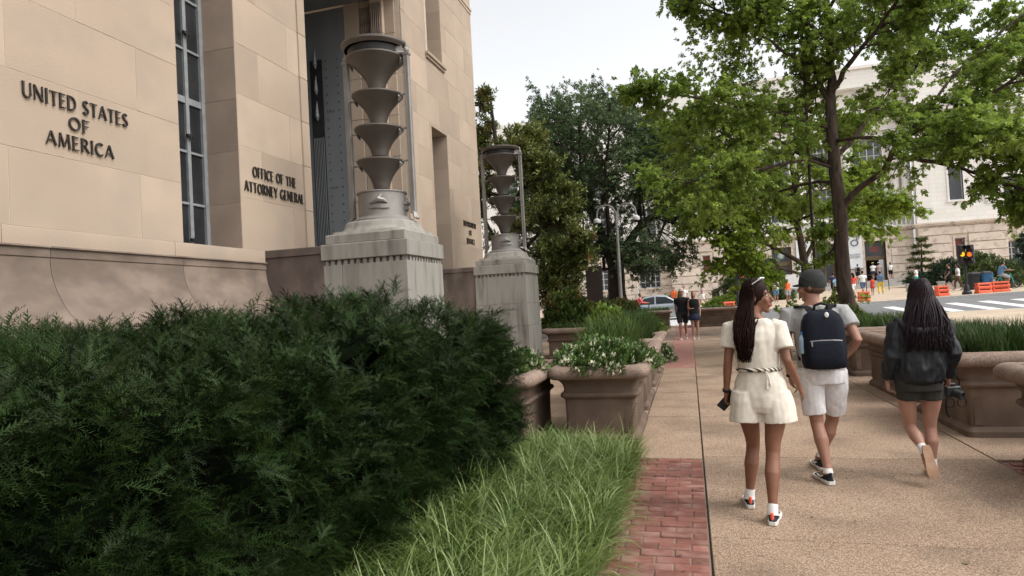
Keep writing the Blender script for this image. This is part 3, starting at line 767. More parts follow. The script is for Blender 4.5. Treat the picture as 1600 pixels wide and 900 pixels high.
m_lf3 = mat('lime_shrub_leaf', (.10, .16, .02), (.15, .21, .035), 6, .5, tint=.4, trans=.3)
m_lforange = mat('orange_leaf_tip', (.19, .11, .03), (.13, .12, .03), 9, .5, tint=.3, trans=.2)
m_stem = mat('shrub_stem', (.05, .035, .022), (.08, .06, .04), 20, .9)

def grass_thing(name, label, cat, x0, x1, y0, y1, z, n, L, w, m, th=(.05, .5), bend=(.3, 1.1), group=None, kind=None, tint=None, segs=4, tuft=14):
    nt_ = max(1, n//tuft); c = np.stack([rng.uniform(x0, x1, nt_), rng.uniform(y0, y1, nt_), np.full(nt_, 0.)], 1)
    P = np.repeat(c, tuft, 0); N = len(P); P[:, :2] += rng.normal(0, .025, (N, 2))
    az = rng.uniform(0, 2*math.pi, N); ll = rng.uniform(L*.65, L*1.15, N)
    t = rng.random(N)**2 if tint is None else tint(N)
    P[:, 2] = 0
    cx, cy = (x0+x1)/2, (y0+y1)/2
    V, F, tt = blades(P-np.array([cx, cy, 0]), az, ll, rng.uniform(*th, N), rng.uniform(*bend, N), rng.uniform(.7, 1.2, N)*w, segs, t)
    o = ob(name, npmesh(name, V, F, tt), m, None, 'all', (cx, cy, z), label=label, category=cat)
    if group: o['group'] = group
    if kind: o['kind'] = kind
    return o
def mound(name, label, cat, cx, cy, z, rx, ry, h, n, size, m, flowers=0, group=None, tips=None, D_up=.6, stems=6):
    """leafy mound: sprays through a dome's volume, blossoms on its skin"""
    t = thing(name, label, cat, (cx, cy, z), group=group)
    u = rng.normal(0, 1, (n, 3)); u[:, 2] = np.abs(u[:, 2]); u /= np.linalg.norm(u, axis=1, keepdims=True)
    rad = rng.uniform(.45, 1, n)**.5
    lump = np.array([1+.22*fbm(a*2+cx, b*2+cy, c*2) for a, b, c in u])
    P = u*np.array([rx, ry, h])*(rad*lump)[:, None]
    D = u*np.array([1, 1, .6])+np.array([0, 0, D_up])+rng.normal(0, .35, (n, 3))
    leafmass('foliage', P, D, rng.uniform(.7, 1.3, n)*size, m, t)
    if flowers:
        u = rng.normal(0, 1, (flowers, 3)); u[:, 2] = np.abs(u[:, 2])*.8; u /= np.linalg.norm(u, axis=1, keepdims=True)
        keep = np.array([fbm(a*3+9+cx, b*3, c*3) > -.08 for a, b, c in u]); u = u[keep]
        lump = np.array([1.04+.22*fbm(a*2+cx, b*2+cy, c*2) for a, b, c in u])
        P = u*np.array([rx, ry, h])*lump[:, None]+rng.normal(0, .012, u.shape)
        leafmass('blossom', P, u+np.array([0, 0, .8])+rng.normal(0, .4, u.shape), rng.uniform(.7, 1.3, len(u))*size*.55, m_fl, t)
    if tips:
        q = max(20, n//26); u = rng.normal(0, 1, (q, 3)); u[:, 2] = np.abs(u[:, 2])+.5; u /= np.linalg.norm(u, axis=1, keepdims=True)
        lump = np.array([1.05+.22*fbm(a*2+cx, b*2+cy, c*2) for a, b, c in u])
        leafmass('new_leaves', u*np.array([rx, ry, h])*lump[:, None], u+np.array([0, 0, .8]), rng.uniform(.8, 1.3, q)*size, tips, t)
    b = MB()
    for k in range(stems):
        a = k*2.4; b.tube([(rx*.2*math.cos(a), ry*.2*math.sin(a), -.02), (rx*.35*math.cos(a), ry*.35*math.sin(a), h*.4), (rx*.6*math.cos(a), ry*.6*math.sin(a), h*.75)], [.012, .009, .004], 5)
    b.build('stem', m_stem, t)
    return t
# plantings, each standing in its own planter
mound('flowering_shrub', 'mounded shrub with white blossoms in the planter by the brick strip', 'shrub', -1.0, 7.5, .74, .56, .74, .30, 2300, .075, m_lf1, 480)
mound('flowering_shrub', 'white flowering plant beside the end of the dark hedge', 'shrub', -2.0, 6.9, .72, .42, .62, .26, 900, .075, m_lf1, 260)
grass_thing('tall_grass', 'arching grass with pale tips behind the white flowers', 'grass', -1.35, -.75, 8.1, 9.6, .74, 1500, .62, .011, m_gr3)
mound('lime_shrub', 'feathery lime green shrub rising above the grasses', 'shrub', -1.25, 10.0, .74, .40, .5, .62, 800, .10, m_lf3, D_up=1.2)
grass_thing('tall_grass', 'tall grass in the third planter along the walk', 'grass', -1.3, -.72, 11.3, 12.5, .74, 1700, .62, .012, m_gr2)
mound('green_shrub', 'rounded green shrub in the fourth planter along the walk', 'shrub', -1.0, 13.85, .74, .45, .6, .40, 700, .10, m_lf2)
mound('flowering_shrub', 'low white flowers at the lawn strip beyond the planters', 'shrub', -.72, 15.6, .0, .30, .5, .34, 500, .08, m_lf1, 200)
mound('mixed_shrub', 'dense dark shrub with orange leaf tips beside the farther pedestal', 'shrub', -3.35, 18.1, .74, .75, .6, 1.02, 2100, .13, m_lf2, tips=m_lforange)
mound('mixed_shrub', 'dense shrub with orange leaf tips in front of the brown panel', 'shrub', -2.1, 18.3, .74, .85, .6, .62, 1900, .13, m_lf2, tips=m_lforange)
grass_thing('grass_edging', 'short grass edging the wide planter by the farther pedestal', 'grass', -3.7, -1.5, 16.8, 17.3, .74, 1500, .26, .010, m_gr3)
grass_thing('dark_grass', 'dense dark grass filling the planter beside the woman in black', 'grass', 2.66, 4.1, 7.4, 8.7, .74, 5200, .36, .0085, m_gr2, th=(.0, .35), bend=(.2, .7))
grass_thing('pale_grass', 'pale spiky grass in the planter at the picture edge', 'grass', 2.9, 3.9, 5.2, 6.1, .74, 900, .38, .012, m_gr3, th=(.1, .7))
mound('green_clump', 'low round green clump in the planter corner', 'shrub', 2.95, 9.9, .74, .34, .36, .17, 600, .05, m_lf2)
grass_thing('fine_grass', 'fine grass in the planter with the green clump', 'grass', 3.1, 4.1, 10.0, 11.0, .74, 1500, .27, .0085, m_gr2)
grass_thing('fine_grass', 'fine bright grass at the foot of the big tree trunk', 'grass', 2.75, 4.1, 12.2, 13.8, .74, 3200, .33, .009, m_gr3)
mound('low_shrub', 'low green shrub seen between the woman and the man', 'shrub', 3.1, 15.6, .74, .62, .6, .34, 800, .08, m_lf2)
grass_thing('planter_grass', 'grass along the planter box left of the couple', 'grass', -2.9, -1.0, 29.85, 30.9, T(-1.9, 30)+.72, 1400, .28, .022, m_gr3)
grass_thing('planter_grass', 'grass along the planter box right of the couple', 'grass', .2, 1.9, 29.85, 30.9, T(1, 30)+.72, 1200, .22, .022, m_gr3)
grass_thing('lawn', 'strip of bright lawn beside the far brick path', 'grass', -1.5, -.63, 14.9, 19.5, 0, 5200, .05, .008, mat('lawn_blades', (.09, .17, .02), (.14, .23, .03), 5, .7, tint=.3, trans=.3), kind='stuff', segs=2)
b = MB(); b.box(-2.0, -.62, 14.7, 19.6, -.02, .004); b.build('lawn_bed', m_lawn, None, kind='structure')

# lilyturf bed in front of the hedge
b = MB(); b.box(-6.1, -.62, -3, 6.34, -.05, .012); b.build('planting_bed', m_soil, None, kind='structure')
n_t = 660; c = np.stack([rng.uniform(-1.95, -.58, n_t), rng.uniform(2.2, 6.32, n_t)], 1)
P = np.repeat(c, 30, 0); N = len(P); P = np.concatenate([P+rng.normal(0, .03, (N, 2)), np.zeros((N, 1))], 1)
flow = np.array([fbm(p[0], p[1], 3, 1.2) for p in c]); flow = np.repeat(flow, 30)
az = rng.uniform(0, 2*math.pi, N); az = np.where(rng.random(N) < .55, rng.normal(-.35, .8, N)+flow*1.5, az)
V, F, tt = blades(P, az, rng.uniform(.24, .43, N)*np.repeat(rng.uniform(.7, 1.3, n_t), 30), rng.uniform(.02, .45, N), rng.uniform(.8, 2.2, N), rng.uniform(.006, .0145, N)*np.repeat(rng.uniform(.7, 1.25, n_t), 30), 5, np.where(rng.random(N) < .35, rng.uniform(.4, 1, N), rng.uniform(0, .25, N)))
ob('lilyturf', npmesh('lilyturf', V, F, tt), m_lir, None, 'all', label='striped light green lilyturf spilling onto the brick strip', category='grass', kind='stuff')
# a few fallen leaves on the walk
n = 90; P = np.stack([np.where(rng.random(n) < .6, rng.normal(-.3, .35, n), rng.uniform(.1, 2.4, n)), rng.uniform(2.8, 12, n), np.full(n, .006)], 1); P = P[(P[:, 0] > -.6)]; n = len(P); a = rng.uniform(0, 6.28, n)
ob('fallen_leaves', npmesh('fallen_leaves', *scatter(LEAF[0]*[1, 1, .3], LEAF[1], P, frames(np.stack([np.cos(a), np.sin(a), rng.normal(0, .05, n)], 1)), rng.uniform(.02, .045, n), rng.random(n))), mat('dry_leaf', (.16, .10, .045), (.12, .12, .035), 9, .8, tint=.5), label='few small dry leaves scattered over the paved walk', category='leaves', kind='stuff')
# young leafy shoot by the planter foot
sh = thing('leafy_shoot', 'small bright leafy shoot against the first planter foot', 'plant', (-.70, 6.75, 0))
b = MB(); b.tube([(0, 0, 0), (.03, .02, .25), (.10, .05, .45)], [.005, .004, .002], 5); b.build('stem', m_stem, sh)
n = 26; t = np.linspace(.1, 1, n); P = np.stack([.1*t**1.6, .05*t, .45*t], 1); a = np.arange(n)*math.pi+.5
ob('leaf', npmesh('leaf', *scatter(LEAF[0], LEAF[1], P, frames(np.stack([np.cos(a), np.sin(a)*.6, np.full(n, .5)], 1)), rng.uniform(.035, .055, n))), m_lf3, sh)

# ------------------------------------------------------------------ yew hedge
m_yew = mat('yew_needle', (.008, .020, .0035), (.018, .036, .006), 2.2, .6, tint=.65, spec=.18, inst=True)
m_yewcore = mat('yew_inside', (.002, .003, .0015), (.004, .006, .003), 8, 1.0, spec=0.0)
def sprig(nn, L, seed, droop=.15, nl=.155):
    r = np.random.default_rng(seed); V = []; F = []
    pt = lambda t: np.array([.06*math.sin(t*3+seed), t*L, -droop*t*t*L+.04*math.sin(t*4)])
    for k in range(6):                                  # the twig
        p = pt(k/5); w = .012*(1-.7*k/5); V += [p+[w, 0, 0], p-[w, 0, 0]]
    F += [t for k in range(5) for t in ([2*k, 2*k+1, 2*k+3], [2*k, 2*k+3, 2*k+2])]
    for i in range(nn):
        t = .08+.92*i/nn; p = pt(t); s = 1 if i % 2 else -1; l = nl*(1-.45*t)*r.uniform(.8, 1.15)
        d = np.array([s*.82, .55+.35*t, .28+r.normal(0, .22)]); d /= np.linalg.norm(d)
        w = np.cross(d, [0, 0, 1.]); w /= np.linalg.norm(w); w *= .026
        o = len(V); V += [p-w, p+w, p+d*l]; F.append([o, o+1, o+2])
    d = pt(1)-pt(.9); o = len(V); V += [pt(1)-[.01, 0, 0], pt(1)+[.012, .05, 0], pt(1)+[0, .11, .01], pt(1)+[-.012, .05, 0]]; F += [[o, o+1, o+2], [o, o+2, o+3]]
    return np.array(V), np.array(F)
def branchlet(seed):
    """a main shoot with side shoots: flat spray of yew"""
    r = np.random.default_rng(seed); parts = []; o = 0
    tv, tf = sprig(20, 1.0, seed, nl=.2); parts.append((tv, tf, None))
    for k in range(4):
        t = .15+.17*k; s = 1 if k % 2 else -1; a = s*r.uniform(.6, .95); l = .62-.3*t
        v2, f2 = sprig(11, 1.0, seed*7+k, nl=.30); c, q = math.cos(a), math.sin(a)
        v2 = v2*l; v2 = np.stack([v2[:, 0]*c+v2[:, 1]*q, -v2[:, 0]*q+v2[:, 1]*c, v2[:, 2]+.25*t*abs(v2[:, 1])], 1)+[0, t, 0]
        parts.append((v2, f2, None))
    V, F, _ = joinv(parts); return V, F
YEW = [branchlet(s) for s in range(1, 5)]
def htop(x, y): return 1.35+.10*math.exp(-((x+1.9)/.9)**2-((y-5.8)/1.2)**2)+.24*math.exp(-((x+3.2)/1.25)**2-((y-5.0)/1.45)**2)+.20*fbm(x, y, 0, 1.7)+.14*fbm(x, y, 7, 4)
HX0, HX1, HY0, HY1 = -5.35, -1.84, .3, 6.3
def hskin(s, t, face):
    """point and outward normal on the hedge skin"""
    if face == 'top':
        x, y = HX0+(HX1-HX0)*s, HY0+(HY1-HY0)*t; e = min(HX1-x, x-HX0, HY1-y)
        z = htop(x, y)-.28*math.exp(-e/.16); n = Vector((.5*math.exp(-(HX1-x)/.2), .5*math.exp(-(HY1-y)/.2), 1)); return Vector((x, y, z)), n
    if face == 'side':
        y = HY0+(HY1-HY0)*s; z0 = .02+(htop(HX1-.15, y)-.15)*t; bul = .16*math.sin(t*2.8)+.24*fbm(y, z0, 2, 2.0)+.13*fbm(y, z0, 4, 5)
        return Vector((HX1+bul, y, z0)), Vector((1, 0, .25))
    x = HX0+(HX1-HX0)*s; z0 = .02+(htop(x, HY1-.15)-.15)*t; bul = .12*math.sin(t*2.8)+.13*fbm(x, z0, 5, 1.6)
    return Vector((x, HY1+bul, z0)), Vector((0, 1, .25))
hedge = thing('yew_hedge', 'big dark green yew hedge with feathery shoots filling the lower left corner', 'hedge', (-3.6, 3, 0))
P = []; D = []
for face, n in (('top', 10500), ('side', 9600), ('end', 1000)):
    for _ in range(n):
        s, t = random.random(), random.random()
        p, nn = hskin(s, t, face)
        if p.y < -p.x/1.6-.35 and random.random() < .75: continue
        if fbm(p.x, p.y, p.z, 3.2) < -.16 and random.random() < .7: continue
        q = -abs(random.gauss(0, .08)); nn.normalize()
        P.append(p+nn*(q+.0)); d = nn*random.uniform(.25, .9)+Vector((random.gauss(0, .6), random.gauss(0, .6), random.gauss(.15, .4))); D.append(d)
for px, py, dx, dy, dz in ((-4.1, 5.0, -.75, -.1, .6), (-4.05, 5.03, -.7, .0, .65), (-4.0, 5.0, -.6, .1, .75), (-2.2, 5.9, .8, .3, .25), (-2.15, 6.0, .8, .5, .35), (-1.95, 5.9, .9, .5, .1)):
    for k in range(3):
        z = htop(px, py)-.16; P.append(Vector((px+dx*.10*k, py+dy*.10*k, z+dz*.13*k))); D.append(Vector((dx, dy, dz))+Vector((random.gauss(0, .12),)*3))
P = np.array(P); D = np.array(D); N = len(P); sz = rng.uniform(.09, .17, N); sz[-18:] = .20
hb = np.array([-3.6, 3, 0])
gn_instances('foliage', P-hb, frames(D, spin=rng.normal(0, .5, N)), sz, np.clip(rng.normal(.5, .25, N), 0, 1), YEW, m_yew, hedge)['kind'] = 'stuff'
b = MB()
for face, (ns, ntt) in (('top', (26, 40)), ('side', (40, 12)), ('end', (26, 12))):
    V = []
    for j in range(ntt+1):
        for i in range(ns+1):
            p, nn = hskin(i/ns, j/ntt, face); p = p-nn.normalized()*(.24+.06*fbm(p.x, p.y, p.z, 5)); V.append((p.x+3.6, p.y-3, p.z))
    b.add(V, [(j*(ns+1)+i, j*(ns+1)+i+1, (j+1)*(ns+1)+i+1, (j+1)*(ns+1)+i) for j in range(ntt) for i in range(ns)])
b.build('shade_core', m_yewcore, hedge)  # near-black core sheet blocks see-through, its colour standing in for shade inside the hedge

# ------------------------------------------------------------------ trees
MAIN =[
  (.215,.045,[(.06,.00,.04), (.00,.00,.89), (-.06,.00,1.97), (-.06,.00,3.83), (-.10,.00,5.08), (-.07,.00,6.18), (-.03,.00,7.27), (-.04,.00,8.54), (-.04,.00,1.44), (-.05,.00,12.03)]),
  (0.086,.030,[(-.06,.00,3.37), (.40,-.20,3.88), (.85,-.50,4.17), (.97,-.70,4.53), (1.36,-1.00,4.89), (2.06,-1.50,5.09), (2.66,-1.80,5.39), (3.26,-2.00,5.82)]),
  (0.069,.030,[(-.10,.00,4.62), (.43,.20,5.15), (.99,.60,5.81), (1.63,1.00,6.40), (2.38,1.40,7.24), (2.99,1.80,8.13)]),
  (0.075,.030,[(-.07,.00,6.18), (.20,-.30,6.66), (.54,-.70,7.07), (.96,-1.00,7.54), (1.32,-1.40,8.08)]),
  (0.081,.030,[(-.07,.00,5.79), (-.30,.10,6.80), (-.46,.20,7.74), (-.56,.30,8.76), (-.60,.50,1.02)]),
  (0.052,.020,[(-.40,.00,6.93), (-.96,-.30,7.23), (-1.62,-.60,7.69), (-2.35,-1.00,8.12), (-3.21,-1.50,8.43)]),
  (0.052,.020,[(-.13,.00,5.40), (-.79,-.40,5.57), (-1.61,-.80,5.84), (-2.49,-1.30,5.97), (-3.49,-1.80,6.11), (-4.19,-2.00,6.30)]),
  (0.058,.020,[(-.13,.00,4.54), (-.81,.20,4.90), (-1.63,.50,5.63), (-2.52,.90,6.10), (-3.51,1.30,6.16)]),
  (0.046,.020,[(-.11,.00,4.43), (-.85,-.80,4.54), (-1.79,-1.60,4.31), (-2.79,-2.20,4.12), (-3.61,-2.60,3.99)]),
  (0.046,.020,[(-.09,.00,4.07), (-.45,.80,4.24), (-1.20,1.60,4.19), (-2.22,2.40,4.05), (-3.09,3.00,4.02)]),
  (0.058,.020,[(.98,-.70,4.50), (1.32,-1.40,4.17), (1.81,-2.00,3.84), (2.29,-2.40,3.42), (2.78,-2.70,3.13)]),
  (0.052,.020,[(-.04,.00,5.08), (.47,-1.00,4.86), (1.03,-2.00,4.42), (1.54,-2.80,4.17), (2.13,-3.40,4.08)]),
  (0.058,.020,[(-.04,.00,6.96), (.82,.80,8.09), (1.95,1.60,8.89), (3.35,2.20,9.42)]),
  (0.046,.020,[(-.02,.00,7.58), (-.88,-.60,8.11), (-1.74,-1.00,8.70), (-2.73,-1.40,9.30)]),
  (0.046,.020,[(-.03,.00,8.22), (.36,-.80,8.70), (1.05,-1.60,8.73), (2.09,-2.00,8.45), (2.97,-2.00,8.13)]),
  (0.040,.020,[(1.23,-1.00,4.76), (2.33,-.20,6.08), (3.30,.20,6.97), (4.28,.60,7.72)]),
]
SECOND =[
  (.200,.040,[(.04,.00,.36), (-.02,.00,1.44), (-.10,.00,2.76), (-.20,.00,3.97), (-.24,.00,5.19), (-.30,.00,6.40), (-.35,.00,7.87)]),
  (.100,.020,[(-.08,.00,2.40), (-.81,-.40,2.91), (-1.61,-.80,3.34), (-2.51,-1.20,3.69), (-3.40,-1.60,4.08)]),
  (.090,.020,[(-.09,.00,2.52), (.24,.20,3.11), (.81,.40,3.81), (1.79,.80,4.13), (2.83,1.00,4.31)]),
  (.070,.020,[(-.19,.00,3.85), (-.96,-.50,4.34), (-2.00,-1.00,4.49), (-3.13,-1.50,4.77)]),
  (.060,.020,[(-.19,.00,4.21), (.45,.50,4.95), (1.26,1.00,5.69), (2.24,1.30,6.01)]),
  (.060,.020,[(-.23,.00,4.94), (-.86,.50,5.82), (-1.69,1.00,6.76), (-2.87,1.30,7.22)]),
  (.060,.020,[(-.08,.00,2.04), (-.97,-.50,2.32), (-1.90,-1.00,2.48), (-3.02,-1.50,2.88)]),
  (.050,.020,[(-.22,.00,4.10), (.37,-1.00,4.28), (1.09,-1.60,4.58), (2.34,-2.00,4.19)]),
  (.050,.020,[(-.25,.00,5.67), (.26,.00,6.82), (.96,.00,7.46), (1.61,.00,7.62)]),
]
ELM =[
  (.400,.300,[(.05,.00,.28), (-.08,.00,1.19), (-.15,.00,2.23), (-.18,.00,3.01), (-.21,.00,3.40)]),
  (.240,.050,[(-.19,.00,2.88), (-.52,.00,3.81), (-.90,.00,4.89), (-1.45,.00,5.86), (-2.00,-.40,6.64), (-2.67,-.80,7.42), (-3.40,-1.00,7.72)]),
  (.220,.050,[(-.13,.00,3.00), (.51,.00,3.86), (1.18,.00,4.58), (1.94,.30,4.93), (2.57,.50,5.21), (3.21,.50,5.61)]),
  (.120,.030,[(-.95,.00,4.95), (-1.11,.50,6.30), (-1.32,1.00,7.78), (-1.49,1.40,9.28), (-1.57,1.50,1.72)]),
  (.100,.030,[(-.29,.00,3.40), (-.22,-1.00,4.71), (-.20,-1.50,6.13), (.04,-1.80,7.51), (.26,-2.00,8.88)]),
  (.100,.030,[(.91,.00,4.34), (.96,.50,5.83), (1.14,1.00,7.23), (1.06,1.50,8.70), (.72,1.50,9.84)]),
  (.080,.030,[(1.69,.20,4.86), (2.00,.00,5.91), (2.19,.00,6.91), (2.12,.00,7.93)]),
  (.080,.020,[(-1.77,-.30,6.32), (-2.02,.00,7.64), (-2.32,.50,8.88), (-2.66,1.00,9.74)]),
  (.070,.020,[(-1.09,.00,5.30), (-1.71,-1.00,5.10), (-2.63,-1.50,5.25), (-3.28,-2.00,5.37)]),
  (.070,.020,[(2.06,.30,4.97), (1.66,-.50,3.85), (1.40,-1.00,3.22)]),
  (.060,.020,[(-.20,.00,2.75), (-1.16,-.50,2.79), (-2.11,-1.00,2.71), (-3.30,-1.50,2.65)]),
]
MAG =[
  (.250,.040,[(-.03,.00,.53), (-.06,.00,2.13), (-.08,.00,3.74), (-.10,.00,5.58), (-.24,.00,7.45), (-.32,.00,9.09)]),
  (.100,.020,[(-.09,.00,2.82), (.95,-.40,3.63), (1.72,-.60,4.43), (2.24,-.80,5.01)]),
  (.100,.020,[(-.06,.00,3.28), (-.89,.40,4.54), (-1.12,.60,6.02), (-.91,.60,7.67)]),
  (.080,.020,[(-.07,.00,4.89), (.86,-.50,5.63), (1.63,-.80,5.94)]),
  (.080,.020,[(-.04,.00,2.36), (1.18,-.60,2.71), (2.17,-1.00,3.17), (2.65,-1.20,3.43)]),
  (.070,.020,[(-.17,.00,6.51), (.48,-.50,7.02), (.95,-1.00,6.96)]),
  (.070,.020,[(-.02,.00,1.90), (.88,-.50,1.96), (1.90,-1.00,2.22)]),
]
m_bark = mat('grey_brown_bark', (.055, .038, .028), (.10, .072, .055), 5, .95, .9, 26, stretch=(1, 1, .22), col3=(.03, .022, .017), scale3=14, thr3=.56)
m_bark2 = mat('dark_bark', (.022, .016, .012), (.042, .031, .024), 5, .95, .9, 26, stretch=(1, 1, .25))
m_oak = mat('oak_leaf', (.145, .225, .034), (.25, .325, .06), .55, .5, tint=.45, trans=.5)
m_oak2 = mat('young_tree_leaf', (.16, .24, .025), (.25, .33, .045), .6, .5, tint=.4, trans=.5)
m_elm = mat('elm_leaf', (.065, .105, .042), (.11, .16, .065), .5, .5, tint=.5, trans=.35)
m_mag = mat('magnolia_leaf', (.09, .115, .03), (.15, .17, .045), .8, .35, tint=.5, trans=.12)
m_magb = mat('magnolia_leaf_underside', (.17, .125, .04), (.22, .16, .055), 3, .6, tint=.4, trans=.15)
def lerp_path(pts, t):
    P = [Vector(p) for p in pts]; n = len(P)-1; k = min(n-1, int(t*n)); f = t*n-k; return P[k].lerp(P[k+1], f), (P[k+1]-P[k]).normalized()
def smooth_path(pts, n=3):
    P = [Vector(p) for p in pts]; out = []
    for i in range(len(P)-1):
        p0, p1, p2, p3 = P[max(0, i-1)], P[i], P[i+1], P[min(len(P)-1, i+2)]
        for k in range(n):
            t = k/n; out.append(.5*((2*p1)+(-p0+p2)*t+(2*p0-5*p1+4*p2-p3)*t*t+(-p0+3*p1-3*p2+p3)*t**3))
    out.append(P[-1]); return out
def tree(name, label, cat, base, limbs, m_b, m_l, leaf, per=11, blen=1.5, sub=3, spr=7, flat=.35, droop=.15, start=.35, extra=None, templates=None, seed=3, root=.14, trunk_from=.55, hang=.25, fill=()):
    """trunk and main limbs given, boughs and twigs grown from them, leaf sprays along the twigs"""
    rnd = random.Random(seed); t = thing(name, label, cat, base)
    b = MB(); P = []; D = []
    for li, (r0, r1, pts) in enumerate(limbs):
        path = smooth_path(pts); n = len(path)
        path = [p+Vector((rnd.gauss(0, .02), rnd.gauss(0, .02), 0))*(1 if i else 0) for i, p in enumerate(path)]
        rad = [r0+(r1-r0)*(i/(n-1))**.8 for i in range(n)]
        if li == 0:
            path = [Vector((path[0].x+.02, path[0].y, -.1))]+path; rad = [r0*1.5]+[rad[0]*1.15]+rad[1:]; n += 1
        b.tube(path, rad, 12 if r0 > .12 else 8)
        for q in range(per if li else per):
            s = (trunk_from if li == 0 else start)+(1-(trunk_from if li == 0 else start))*(q+rnd.random())/per
            p, d = lerp_path(path, min(.999, s))
            side = Vector((rnd.gauss(0, 1), rnd.gauss(0, 1), rnd.gauss(0, flat))); side = (side-d*side.dot(d)*.6)
            if side.length < .1: continue
            out = Vector((p.x, p.y, 0)); out = out.normalized() if out.length > .1 else out
            bd = (side.normalized()*.9+d*.55+out*.35).normalized(); bl = blen*rnd.uniform(.5, 1.1)*(1.1-.45*s)
            def grow(p0, d0, l, r, lev):
                pp = [p0]; dd = d0.copy(); k = 5
                for i in range(k):
                    dd = (dd+Vector((rnd.gauss(0, .12), rnd.gauss(0, .12), rnd.gauss(0, .10)-droop*.25))).normalized(); pp.append(pp[-1]+dd*l/k)
                b.tube(pp, [r*(1-.8*i/k) for i in range(k+1)], 3 if lev else 5)
                if lev < 1:
                    for j in range(sub):
                        s2 = .25+.7*(j+rnd.random())/sub; q2, e2 = lerp_path(pp, min(.99, s2))
                        sd = Vector((rnd.gauss(0, 1), rnd.gauss(0, 1), rnd.gauss(0, flat))); sd = (sd-e2*sd.dot(e2)*.7).normalized()
                        grow(q2, (sd*.8+e2*.7).normalized(), l*rnd.uniform(.35, .65), r*.5, lev+1)
                m = spr if lev else max(3, spr-2)
                for i in range(m):
                    s2 = (.15 if lev else .45)+(.85 if lev else .55)*(i+rnd.random())/m; q2, e2 = lerp_path(pp, min(.999, s2))
                    P.append(q2+Vector((rnd.gauss(0, .09), rnd.gauss(0, .09), rnd.gauss(0, .06)))*blen*.7)
                    D.append(e2*.7+Vector((rnd.gauss(0, .6), rnd.gauss(0, .6), rnd.gauss(-hang, .35))))
            grow(p, bd, bl, max(.012, min(.05, r0*.3)), 0)
    b.build('trunk', m_b, t, smooth='all')
    for (cx, cy, cz), (rx, ry, rz), nf in fill:                  # twigs too fine to draw: leaf sprays through the crown's outer volume
        while nf:
            u = Vector((rnd.gauss(0, 1), rnd.gauss(0, 1), rnd.gauss(0, 1))).normalized(); q = rnd.uniform(.25, 1)**.5*(1+.25*fbm(u.x+cx, u.y, u.z, 1.8)); nf -= 1
            p = Vector((cx+u.x*rx*q, cy+u.y*ry*q, cz+u.z*rz*q))
            if fbm(p.x, p.y, p.z, 1.1) > -.12: P.append(p); D.append(u+Vector((rnd.gauss(0, .6), rnd.gauss(0, .6), rnd.gauss(-hang, .4))))
    P = np.array(P); D = np.array(D); N = len(P); sz = rng.uniform(.75, 1.25, N)*leaf
    if extra:
        q = np.array([fbm(p[0], p[1], p[2], .9) > extra[1] for p in P])&(rng.random(N) < .55)
        leafmass('crown', P[~q], D[~q], sz[~q], m_l, t, templates); leafmass('crown_underside', P[q], D[q], sz[q], extra[0], t, templates)
    else: leafmass('crown', P, D, sz, m_l, t, templates)
    return t, N
OAKL = [cluster(8, spread=.6, seed=s, lw=1.25) for s in range(11, 15)]
ELML = [cluster(7, spread=.7, seed=s, lw=.9) for s in range(21, 24)]
MAGL = [cluster(7, spread=.9, up=.9, seed=s, lw=.7) for s in range(31, 34)]
tree('oak_tree', 'tall spreading oak rising from behind the planters with bright green crown', 'tree', (3.66, 17, 0), MAIN, m_bark, m_oak, .128, per=16, blen=1.5, sub=5, spr=13, droop=.03, templates=OAKL, seed=4, trunk_from=.45, fill=[((-2.4, -.5, 5.2), (2.1, 1.7, 1.3), 1800), ((-1.7, -.3, 7.6), (1.9, 1.5, 1.1), 800), ((2.1, -1.0, 5.4), (1.7, 1.3, .9), 500), ((.9, .2, 8.4), (1.8, 1.5, .9), 400)])
tree('young_tree', 'slim young tree with light green leaves behind the man in the cap', 'tree', (4.287, 26, T(4.2, 26)), SECOND, m_bark, m_oak2, .15, per=16, blen=1.65, sub=5, spr=11, templates=OAKL, seed=9, trunk_from=.5, fill=[((-2.0, -.6, 4.3), (2.0, 1.4, 1.5), 1700)])
tree('elm_tree', 'dark forked elm behind the curved camera pole', 'tree', (-2.654, 26, 0), ELM, m_bark2, m_elm, .17, per=20, blen=2.0, sub=5, spr=9, templates=ELML, seed=12, flat=.7, trunk_from=.95, fill=[((-.9, .3, 7.6), (3.1, 2.2, 3.0), 7000), ((1.6, .3, 6.4), (2.3, 2.0, 2.2), 4200), ((-2.5, -.6, 5.8), (1.8, 1.5, 2.0), 2600), ((-2.7, -.8, 3.9), (1.5, 1.2, 1.4), 1500)])
tree('magnolia_tree', 'magnolia with rusty brown leaf undersides behind the building corner', 'tree', (-6.135, 22, 0), MAG, m_bark2, m_mag, .24, per=20, blen=1.15, sub=4, spr=9, templates=MAGL, seed=15, flat=.8, trunk_from=.2, extra=(m_magb, .3), hang=-.3)

